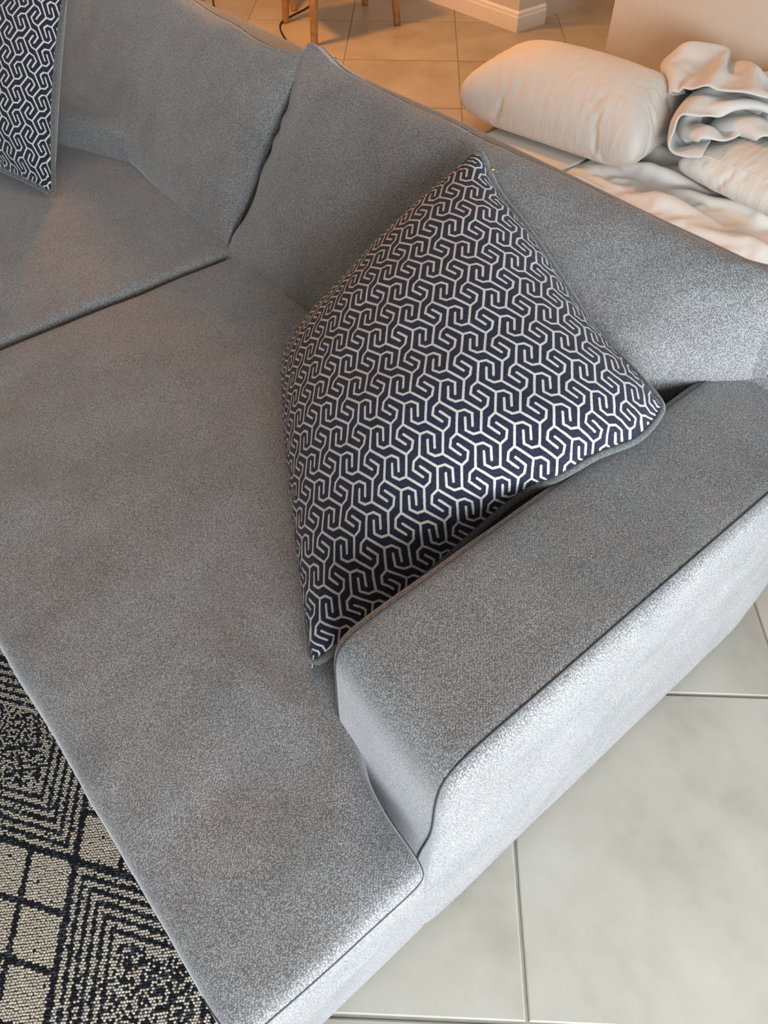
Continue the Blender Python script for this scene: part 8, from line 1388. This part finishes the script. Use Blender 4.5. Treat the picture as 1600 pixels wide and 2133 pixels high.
     -7, -9, -18, 7, -8, -15, -40, 4, -22, -16, -13, -14, -13, -23, 29, 23, 37, 43, 42, 48, 42, 45, 34, -2, -49, -35, -44, 5, 14, 30, 38, 47, 27, 64, 8, -2, -8, -18, -15, 22, 9, -2,
     -5, -13, -29, -17, -33, -51, -56, -38, 1, -8, -31, -30, -4, -17, 21, -23, -16, -22, 35, -22, -26, -32, -29, -8, 28, 37, 41, 40, 37, 44, 36, 35, 33, 33, -29, -46, -48, -24, 33, 36,
     44, -17, 16, 48, 112, 11, 1, -8, -10, -26, -6, 7, -9, 5, -9, -31, -30, -33, -37, -62, -60, -24, -12, -30, -23, -17, 1, 4, -12, -28, -3, 28, -21, -36, -26, -2, 23, 47, 39, 45, 39,
     39, 9, 0, 30, 22, 37, -26, 10, -13, -31, 34, 32, 40, -22, -21, 50, 143, 11, 11, -6, -13, -17, -22, -12, -15, -6, 2, -34, -38, -33, -40, -60, -56, -56, -29, -26, -20, 34, -36, -20,
     -4, 12, 3, -9, -33, -24, 13, 28, 39, 32, 39, 47, 42, 34, -18, 8, 54, -17, 57, 14, -7, -32, 1, 26, 31, 28, -23, -43, 2, 236, 4, -3, -11, -8, -12, -26, -20, -24, 0, -16, -36, -45,
     -44, -41, -49, -61, -61, -48, -47, -25, 5, -2, -10, -10, 11, 1, -18, 6, 35, 21, 6, 38, 25, 55, 39, 41, 35, -2, -11, 53, -17, 49, 11, -7, -29, 23, 31, 24, 10, -13, -27, -23, 223,
     0, 1, 6, 7, -17, -21, -33, -25, -13, -34, -37, -47, -48, -48, -39, -55, -61, -51, -55, -33, -13, 4, -11, -3, 0, 49, 36, 3, 5, -16, 3, 50, 48, 47, 43, 53, 22, 6, -13, 53, -25, 38,
     2, -8, -4, 45, 13, 14, 11, -21, -34, -35, 186, 4, 6, 11, 13, 3, -6, -15, -30, -30, -61, -37, -45, -39, -42, -42, -52, -53, -59, -59, -38, 0, 16, 6, 15, -37, 4, 51, -24, 12, 17,
     23, 54, 49, 43, 55, 53, 19, 10, -15, 46, -27, 16, -9, -18, 22, 54, 20, 9, 0, -15, -41, -37, 152, 17, 12, 10, 9, -1, -18, -13, -17, -38, -44, -30, -18, -34, -47, -57, -55, -48,
     -63, -55, -33, 0, 13, -13, 54, -12, -42, 0, 2, 39, 28, 24, 54, 45, 57, 48, 52, 8, -7, 10, 40, -19, -16, -28, -6, 49, 41, 17, 8, -3, -9, -18, -26, 106, 17, 17, 8, 1, -21, -17, -21,
     -7, 24, -8, -35, -41, -51, -54, -56, -56, -53, -54, -51, -38, 0, 0, 0, 7, 4, 20, -31, 21, 44, 33, 23, 47, 45, 51, 49, 34, 5, 48, 1, -40, -32, -18, -3, 23, 55, 36, 13, 0, -13, -23,
     -27, -29, 126, 19, 6, 4, -6, -29, 5, 29, 25, 5, -24, -53, -45, -51, -53, -52, -58, -52, -47, -42, -50, 0, 36, 17, 10, 4, -19, -44, 27, 55, 49, 17, 44, 47, 36, 51, 49, 11, 16, -40,
     -13, -18, -10, -14, 40, 30, -8, 20, 4, -20, -33, -22, -18, 142, 8, -2, -9, 3, 46, 25, 10, 4, -20, -36, -49, -32, -53, -54, -52, -55, -40, -34, -49, -42, -15, 0, 1, 6, 1, 3, -8,
     32, 54, 62, 46, 49, 34, 36, 18, 39, 59, 4, -41, -17, -4, -12, -13, 3, -22, -14, 17, 10, 26, -48, -33, -31, 149, -10, 13, 27, 31, 30, 19, 18, -21, -26, -46, -33, -28, -52, -52,
     -54, -38, -52, -8, -51, -42, -31, 35, 15, 8, 3, 4, -6, -1, 84, 22, 75, 58, -1, 30, 41, 33, 39, -15, -21, -4, -1, -32, -57, -21, -20, -13, 33, 43, 27, -44, -26, -27, 114, 13, 35,
     33, 27, 21, -2, -1, -12, -34, -44, -3, -45, -49, -54, -35, -37, -44, -21, -31, -51, -41, 19, 37, 33, 17, 12, -6, -10, 40, 39, 51, 51, 33, 40, 42, 24, -3, -19, 6, -4, -33, -31,
     -30, -39, -33, -13, 33, 46, 56, -25, -18, -16, 72, 24, 27, 36, 27, 23, -20, 2, -28, -45, -35, 14, -51, -48, -46, -49, -44, -5, -54, -22, -27, -50, 0, 29, 30, 26, 26, 34, -10, 34,
     42, 15, 60, 48, 40, 24, -24, -4, 4, 0, -22, -8, -13, -25, -33, -45, 24, 34, 33, 48, 16, -15, -41, 42, 22, 32, 30, 24, 21, -29, 5, -42, -47, -21, 9, -51, -41, -52, -46, -44, 8,
     -46, -34, -16, -51, 0, 2, 22, 31, 46, 54, 19, 29, 41, -8, 34, 40, 48, 8, -34, -1, 6, -13, 0, -3, -6, -13, -27, -34, 51, 35, 15, 21, -17, -18, -41, 92, 13, 29, 26, 22, 17, -35, 3,
     -51, -45, 9, -24, -48, -45, -50, -36, -43, 5, -27, -45, -5, -45, -4, 0, 16, 22, 43, 58, 55, 46, 39, -4, 15, 38, 19, -30, -26, 3, -9, -12, 8, 0, 6, 0, -16, 1, 33, -25, 17, 6, 30,
     -14, -49, 139, -4, 8, 17, 34, 9, -38, -4, -52, -37, 14, -44, -48, -46, -38, -37, -45, -2, 12, -47, -9, -33, -19, 10, 26, 15, 22, 53, 54, 67, 57, 23, 17, 7, -31, -40, -20, -8, -15,
     5, 14, 0, -4, 3, 40, 26, -37, -45, -3, 23, 34, -6, -44, 209, -12, 1, -8, 27, -1, -38, -13, -51, -13, -14, -49, -50, -44, -24, -45, -30, 35, 22, -45, -38, -24, -38, 6, 28, 34, 30,
     41, 63, 59, 54, 5, 21, -22, -38, -22, -37, -24, 0, 18, 16, 1, 7, 51, 23, -33, -35, 3, 22, -33, 15, -22, -33, 282, -5, -7, -14, 2, -14, -28, -29, -47, 4, -42, -49, -49, -45, -3,
     -55, 4, 46, 29, -44, -49, -32, -53, 1, 22, 39, 42, 46, 57, 81, 41, -2, -26, -36, -27, -22, -16, -2, 24, 5, 7, 15, 31, 9, -29, -8, 3, 23, -27, -45, -7, -2, -31, 304, 5, -11, -9,
     -16, -19, -26, -37, -45, 7, -48, -50, -48, -52, 28, -52, 37, 48, 27, -44, -49, -48, -48, -4, 15, 35, 43, 42, 63, 69, 39, -38, -35, -24, -31, -21, -13, -9, 21, 12, 1, 16, 20, 23,
     13, 10, -10, 16, -49, -5, 14, -53, -17, 254, 22, -5, -4, -14, -25, -28, -37, -40, 3, -47, -49, -51, -46, 42, -16, 50, 44, 23, -47, -47, -49, -51, -11, 4, 25, 41, 48, 81, 45, 26,
     -56, -40, -33, -29, -26, -2, 24, 14, 18, 24, 36, 27, 11, 12, 14, 11, -3, -59, 26, -20, -58, -15, 216, 2, 2, -4, -13, -24, -31, -42, -7, -28, -41, -42, -53, -33, 51, 32, 40, 48,
     17, -50, -47, -53, -54, -26, -7, 13, 46, 52, 55, 63, 12, -31, -34, -53, -22, 0, 15, 21, 21, 25, 26, 33, 24, 19, 16, 16, 7, -36, -56, 52, -48, -39, -38, 148, 1, 6, 7, -6, -27, -28,
     -39, -4, -38, -41, -20, -52, -11, 53, 53, 47, 42, 17, -49, -47, -51, -48, -52, -36, 29, 47, 57, 58, 4, 28, -44, -25, -2, 4, 13, 13, 21, 22, 24, 26, 32, 29, 10, 15, 16, -22, -58,
     -25, 45, -60, -44, -35, 152, -18, 4, -7, -21, -26, -25, -36, -10, -33, -42, 15, -58, 21, 53, 55, 47, 48, 21, -50, -49, -46, -47, -53, -36, 12, 53, 39, 54, 20, 42, -36, -23, 6, 6,
     7, 17, 19, 20, 23, 27, 26, 16, 23, 23, -9, -58, -57, 8, 20, -46, -47, -42, 145, -22, -20, -20, -22, -23, -21, -29, -17, -34, -35, 41, -42, 36, 54, 51, 48, 50, 26, -55, -48, -34,
     -44, -48, -27, -32, 24, 43, 55, 49, 51, -21, -2, 0, 6, 8, 19, 16, 16, 24, 23, 9, 24, 32, 8, -51, -55, -58, 34, -3, -41, -50, -32, 90, -23, -20, -21, -20, -19, -24, -21, -31, -26,
     -5, 41, -11, 50, 49, 47, 50, 44, 29, -49, -33, -34, -46, -49, -31, -35, -14, 65, 59, 56, 47, 9, 14, -38, -22, 31, -5, 40, 1, 48, 32, -1, 15, 34, -23, -55, -50, -61, 55, -25, -44,
     -39, -39, 91, -19, -19, -28, -34, -37, -34, -29, -25, -27, 25, 38, 43, 42, 49, 42, 48, 37, 30, -30, -40, -28, -55, -23, -31, -37, -44, 61, 57, 59, 57, 44, -1, -32, -36, -16, 6,
     31, 53, 37, 25, -24, 24, 25, -43, -38, -53, -54, 60, -45, -45, -18, -47, 96, -26, -34, -41, -37, -38, -37, -32, -21, -7, 46, 10, 43, 50, 52, 56, 52, 41, 28, -12, -55, -26, -43,
     -31, -51, -35, -31, 53, 54, 57, 58, 49, 18, -6, -29, -44, -3, 44, 43, 32, 15, -33, 19, 20, -49, -31, -49, -42, 49, -43, -39, -21, -52, 103, -48, -40, -43, -40, -39, -31, -30, -6,
     0, 42, 6, 36, 51, 54, 55, 52, 49, 37, -5, -56, -44, -53, -37, -35, -23, -13, 27, 55, 58, 61, 40, 29, 22, -16, -34, -22, 46, 15, 48, -6, -33, -7, 26, -49, -43, -45, -5, 35, -1,
     -44, -61, -45,),
)



def unpack(steps):
    return np.cumsum(np.array(steps).T, axis=0) * 0.0005


def grid_quads(nx, ny):
    idx = np.arange((nx + 1) * (ny + 1)).reshape(nx + 1, ny + 1)
    return np.stack([idx[:-1, :-1], idx[1:, :-1], idx[1:, 1:], idx[:-1, 1:]], -1).reshape(-1, 4), idx


def pillow_faces(nx=54, ny=34):
    q, idx = grid_quads(nx, ny)
    n = (nx + 1) * (ny + 1); m = {}; k = n
    for i in range(nx + 1):
        for j in range(ny + 1):
            if i in (0, nx) or j in (0, ny): m[idx[i, j]] = idx[i, j]
            else: m[idx[i, j]] = k; k += 1
    return [tuple(a) for a in q] + [tuple(m[v] for v in a)[::-1] for a in q]


def smooth_mesh(name, V, Fc, levels=2, thick=0.0):
    me = bpy.data.meshes.new('raw'); me.from_pydata([tuple(map(float, v)) for v in V], [], [tuple(map(int, f)) for f in Fc]); me.update()
    o = bpy.data.objects.new('raw', me); COL.objects.link(o)
    if thick:
        md = o.modifiers.new('t', 'SOLIDIFY'); md.thickness = thick; md.offset = 0.0
    md = o.modifiers.new('s', 'SUBSURF'); md.levels = levels; md.render_levels = levels
    out = bpy.data.meshes.new_from_object(o.evaluated_get(bpy.context.evaluated_depsgraph_get()))
    bpy.data.objects.remove(o, do_unlink=True); bpy.data.meshes.remove(me)
    out.name = name
    return out


PV = unpack(PILLOW_STEPS); PF = pillow_faces()


def rounded(P):
    # corners tucked in so that the ends are blunt
    k = np.clip(np.abs(P[:, 0]) / 0.47, 0, 1) ** 5 * np.clip(np.abs(P[:, 1]) / 0.285, 0, 1) ** 3
    Q = P.copy(); Q[:, 0] *= 1 - 0.11 * k; Q[:, 1] *= 1 - 0.20 * k
    return Q


def bed_pillow(c, rz, sx, sy, sz, label, tilt=0.0, hem=None):
    me = smooth_mesh('bed_pillow', rounded(PV) * np.array((sx, sy, sz)), PF, 2)
    o = link_mesh('bed_pillow', me, M['pillowcase'])
    o.location = c; o.rotation_euler = (tilt, 0, rz)
    tag(o, label, 'pillow', 'white bed pillows behind the sofa')
    if hem:
        seam_on('hem_seam', o, [np.array((x, hem * sy, 0.30 * sz)) for x in np.linspace(-0.44 * sx, 0.44 * sx, 12)], 0.0022, M['linen'], (0, 0, 0), o, n=5, lift=0.0004)
    return o


bed_pillow((-2.09, 2.81, 0.03), 0.17, 1.0, 1.05, 1.14, 'plump white bed pillow lying at left end of the bedding pile', hem=None)
bed_pillow((-1.08, 2.96, 0.05), -0.06, 0.98, 0.95, 0.62, 'flatter white bed pillow with stitched hem lying on the crumpled sheet', hem=-0.235)
q_, _i = grid_quads(50, 34)
BO = np.array((-1.5, 2.8, 0.0))
so_ = link_mesh('bed_sheet', smooth_mesh('bed_sheet', unpack(SHEET_STEPS), q_, 2, 0.003), M['linen'])
so_.location = tuple(BO)
tag(so_, 'rumpled white bed sheet spread on the tiles under the pillows', 'bed sheet')
q_, _i = grid_quads(62, 52)
th_ = link_mesh('fleece_blanket', smooth_mesh('fleece_blanket', unpack(BLANKET_STEPS), q_, 2, 0.012), M['terry'])
th_.location = tuple(BO)
tag(th_, 'white fleece blanket thrown in a crumpled heap over the bed pillows', 'blanket')

# folded mattress pad half hidden under the first pillow
pad = tag(empty('mattress_pad', (-2.0, 2.6, 0)), 'folded white mattress pad on the tiles beneath the plump pillow', 'mattress pad')
for k, (x0, x1, y0, y1, z0, z1) in enumerate(((-2.36, -1.87, 2.30, 3.02, 0.0, 0.014), (-2.34, -1.89, 2.40, 3.0, 0.0142, 0.026))):
    soft('folded_layer', [x0, x0 + .02, x1 - .02, x1], [y0, y0 + .02, y1 - .02, y1], [z0, z1], M['linen'], pad, (-2.0, 2.6, 0), levels=3)


# ------------------------------------------------------------------ dining chairs and cord in the background
def dining_chair(feet, label):
    """feet: front-right, front-left, back-left, back-right floor points"""
    ft = [np.array((*f, 0.0)) for f in feet]
    c = sum(ft) / 4
    root = tag(empty('dining_chair', tuple(c)), label, 'chair', 'wooden dining chairs in the background')
    tops = [c + (f - c) * 0.86 + np.array((0, 0, 0.44)) for f in ft]
    for f, t in zip(ft, tops):
        V, Fc = [], []
        n = 12
        for k, r in ((0.0, 0.0165), (0.03, 0.0172), (0.5, 0.022), (1.0, 0.027)):
            p = f + (t - f) * k - c
            for a in range(n):
                an = 2 * math.pi * a / n + math.pi / n
                sq = 1 / max(abs(math.cos(an)), abs(math.sin(an))) ** 0.35
                V.append(p + np.array((math.cos(an) * r * sq, math.sin(an) * r * sq, 0)))
        for k in range(3):
            for a in range(n):
                b = (a + 1) % n
                Fc.append((k * n + a, k * n + b, (k + 1) * n + b, (k + 1) * n + a))
        Fc.append(tuple(range(n - 1, -1, -1))); Fc.append(tuple(3 * n + a for a in range(n)))
        mesh_obj('leg', V, Fc, M['wood'], root)
    # seat slab on the leg tops, apron rails, two back posts with three slats
    out = [c + (t - c) * np.array((1.12, 1.12, 1)) - c for t in tops]
    Vs = [p for p in out] + [p + np.array((0, 0, 0.035)) for p in out]
    bm = bmesh.new(); vs = [bm.verts.new(tuple(v)) for v in Vs]
    for f in ((3, 2, 1, 0), (4, 5, 6, 7), (0, 1, 5, 4), (1, 2, 6, 5), (2, 3, 7, 6), (3, 0, 4, 7)): bm.faces.new([vs[i] for i in f])
    bmesh.ops.bevel(bm, geom=bm.edges[:], offset=0.012, segments=3, affect='EDGES', profile=0.6)
    me = bpy.data.meshes.new('seat'); bm.to_mesh(me); bm.free(); link_mesh('seat', me, M['wood'], root)
    for i in range(4):
        a, b = tops[i] - c - np.array((0, 0, .035)), tops[(i + 1) % 4] - c - np.array((0, 0, .035))
        V, Fc = tube([a, b], 0.018, 4); mesh_obj('apron', V, Fc, M['wood'], root, False)
    bl, br = tops[2] - c, tops[3] - c
    lean = (bl + br) / 2; lean[2] = 0; lean = lean / np.linalg.norm(lean)
    pl = [bl + np.array((0, 0, .03)), bl + lean * .03 + np.array((0, 0, .25)), bl + lean * .08 + np.array((0, 0, .48))]
    pr = [br + np.array((0, 0, .03)), br + lean * .03 + np.array((0, 0, .25)), br + lean * .08 + np.array((0, 0, .48))]
    for p in (pl, pr):
        V, Fc = tube(catmull(p, 6), 0.017, 8); mesh_obj('back_post', V, Fc, M['wood'], root)
    for t in (0.45, 0.7, 0.95):
        a = catmull(pl, 10)[int(t * 20)]; b = catmull(pr, 10)[int(t * 20)]
        V, Fc = tube([a, (a + b) / 2 + lean * 0.02, b], 0.014, 6); mesh_obj('back_slat', V, Fc, M['wood'], root)
    return root


dining_chair([(-3.757, 2.656), (-3.714, 3.217), (-4.11, 3.30), (-4.154, 2.744)], 'honey wood dining chair nearest the sofa back, only its tapered legs in view')
dining_chair([(-4.693, 2.493), (-4.299, 2.909), (-4.60, 3.19), (-4.99, 2.77)], 'honey wood dining chair farther away beyond the first chair, two legs in view')
cp = [(470, 70), (460, 36), (449, 18), (444, 0), (452, -30), (520, -70), (610, -50), (650, -10), (648, 8), (638, 17), (621, 26), (602, 36), (586, 47), (584, 60), (591, 75), (601, 88), (625, 101), (644, 110), (664, 115), (700, 122)]
V, Fc = tube(catmull([pt_z(x, y, 0.006) for x, y in cp], 6), 0.0048, 8)
tag(mesh_obj('power_cord', V, Fc, M['cord']), 'thin black power cord trailing over the tiles past the chair legs', 'cord')

# ------------------------------------------------------------------ rug: flat-woven diamonds, every stitch a small loop
RUG = (-2.6, -0.27, -1.15, 0.12)


def rug_material():
    m, nt, b = new_mat('wool_stitches')
    at = N(nt, 'ShaderNodeVertexColor'); at.layer_name = 'yarn'
    n = noise(nt, objco(nt), 900, 2.0)
    c = ramp(nt, n, [(0.3, (0.75, 0.75, 0.75)), (0.7, (1.15, 1.15, 1.15))])
    nt.links.new(mix(nt, 1.0, at.outputs[0], c, 'MULTIPLY'), b.inputs['Base Color'])
    b.inputs['Roughness'].default_value = 0.95; b.inputs['Specular IOR Level'].default_value = 0.1
    b.inputs['Sheen Weight'].default_value = 0.15
    return m


def build_rug():
    x0, x1, y0, y1 = RUG
    root = tag(empty('area_rug', ((x0 + x1) / 2, (y0 + y1) / 2, 0)), 'black and cream flat-woven rug with diamond pattern in front of the sofa', 'rug')
    org = np.array(root.location)
    box('backing', x0, x1, y0, y1, 0.0005, 0.006, plain('rug_backing', (0.02, 0.02, 0.022), 1.0), root, loc=tuple(org))
    dx, dy = 0.0056, 0.0042
    xs = np.arange(x0 + dx, x1 - dx, dx); ys = np.arange(y0 + dy, y1 - dy, dy)
    X, Y = np.meshgrid(xs, ys, indexing='ij')
    X = X + (np.arange(len(ys)) % 2)[None, :] * dx * 0.5
    X = X.ravel(); Y = Y.ravel()
    rs = np.random.RandomState(7)
    jx = X + rs.normal(0, .0004, X.shape); jy = Y + rs.normal(0, .0004, X.shape)
    # diamond lattice: u to the back-right, v to the front-right
    cu, su = math.cos(math.radians(36)), math.sin(math.radians(36))
    a = (jx + 0.675) / cu; b = (jy + 0.179) / su
    u, v = (a + b) / 2, (a - b) / 2
    L = 0.36
    iu, iv = np.floor(u / L), np.floor(v / L); fu, fv = u / L - iu, v / L - iv
    ring = ((iu + iv) % 2 == 0)
    lum = np.zeros(len(X))
    # concentric diamonds
    d = np.minimum(np.minimum(fu, 1 - fu), np.minimum(fv, 1 - fv)) * L
    k = d / 0.0176; st = (k - np.floor(k))
    stripe = np.where(st > 0.44, 1.0, 0.0)
    inner = d > 0.0176 * 6
    r = rs.rand(len(X))
    lum_ring = np.where(inner, (r < 0.47) * 1.0, np.where(stripe > 0, (r < 0.93) * 1.0, (r < 0.015) * 1.0))
    # cream squares with black rules
    s = 0.09
    gu, gv = (u / s) % 1.0, (v / s) % 1.0
    edge = np.minimum(np.minimum(gu, 1 - gu), np.minimum(gv, 1 - gv)) * s
    lum_sq = np.where(edge < 0.0052, 0.0, (r < 0.995) * 1.0)
    lum = np.where(ring, lum_ring, lum_sq)
    rr = rs.rand(len(X))
    cream = np.array((0.50, 0.44, 0.355)); grey = np.array((0.36, 0.36, 0.35)); tan = np.array((0.42, 0.30, 0.20))
    blk = np.array((0.012, 0.013, 0.017)); char = np.array((0.05, 0.055, 0.065))
    cl = np.where(rr[:, None] < 0.80, cream, np.where(rr[:, None] < 0.95, grey, tan))
    cl = np.where((~ring)[:, None], cream * (0.92 + 0.16 * rr[:, None]), cl)
    cd = np.where(rr[:, None] < 0.72, blk, char)
    col = np.where(lum[:, None] > 0.5, cl, cd) * (0.85 + 0.3 * rs.rand(len(X)))[:, None]
    # each stitch: a six-sided dome
    n = len(X); seg = 6
    ang = rs.normal(0.45, 0.15, n) * np.where((iu + iv) % 2 == 0, 1, 1)
    V = np.zeros((n, seg + 1, 3))
    hgt = 0.0095 + rs.rand(n) * 0.0012
    for t in range(seg):
        th = 2 * math.pi * t / seg
        ex, ey = 0.0033 * math.cos(th), 0.0024 * math.sin(th)
        V[:, t, 0] = jx + ex * np.cos(ang) - ey * np.sin(ang)
        V[:, t, 1] = jy + ex * np.sin(ang) + ey * np.cos(ang)
        V[:, t, 2] = 0.0062
    V[:, seg, 0] = jx; V[:, seg, 1] = jy; V[:, seg, 2] = hgt
    V -= org
    base = (np.arange(n) * (seg + 1))[:, None]
    tri = np.stack([np.stack([base[:, 0] + t, base[:, 0] + (t + 1) % seg, base[:, 0] + seg], 1) for t in range(seg)], 1).reshape(-1, 3)
    me = bpy.data.meshes.new('stitches')
    me.vertices.add(n * (seg + 1)); me.vertices.foreach_set('co', V.astype(np.float32).ravel())
    nt_ = len(tri)
    me.loops.add(nt_ * 3); me.loops.foreach_set('vertex_index', tri.astype(np.int32).ravel())
    me.polygons.add(nt_); me.polygons.foreach_set('loop_start', np.arange(0, nt_ * 3, 3, dtype=np.int32))
    me.update(calc_edges=True); me.validate()
    ca = me.color_attributes.new('yarn', 'FLOAT_COLOR', 'POINT')
    rgba = np.ones((n, seg + 1, 4), np.float32); rgba[:, :, :3] = col[:, None, :]
    ca.data.foreach_set('color', rgba.ravel())
    o = link_mesh('stitches', me, rug_material(), root)
    o['kind'] = 'stuff'
    return root


build_rug()
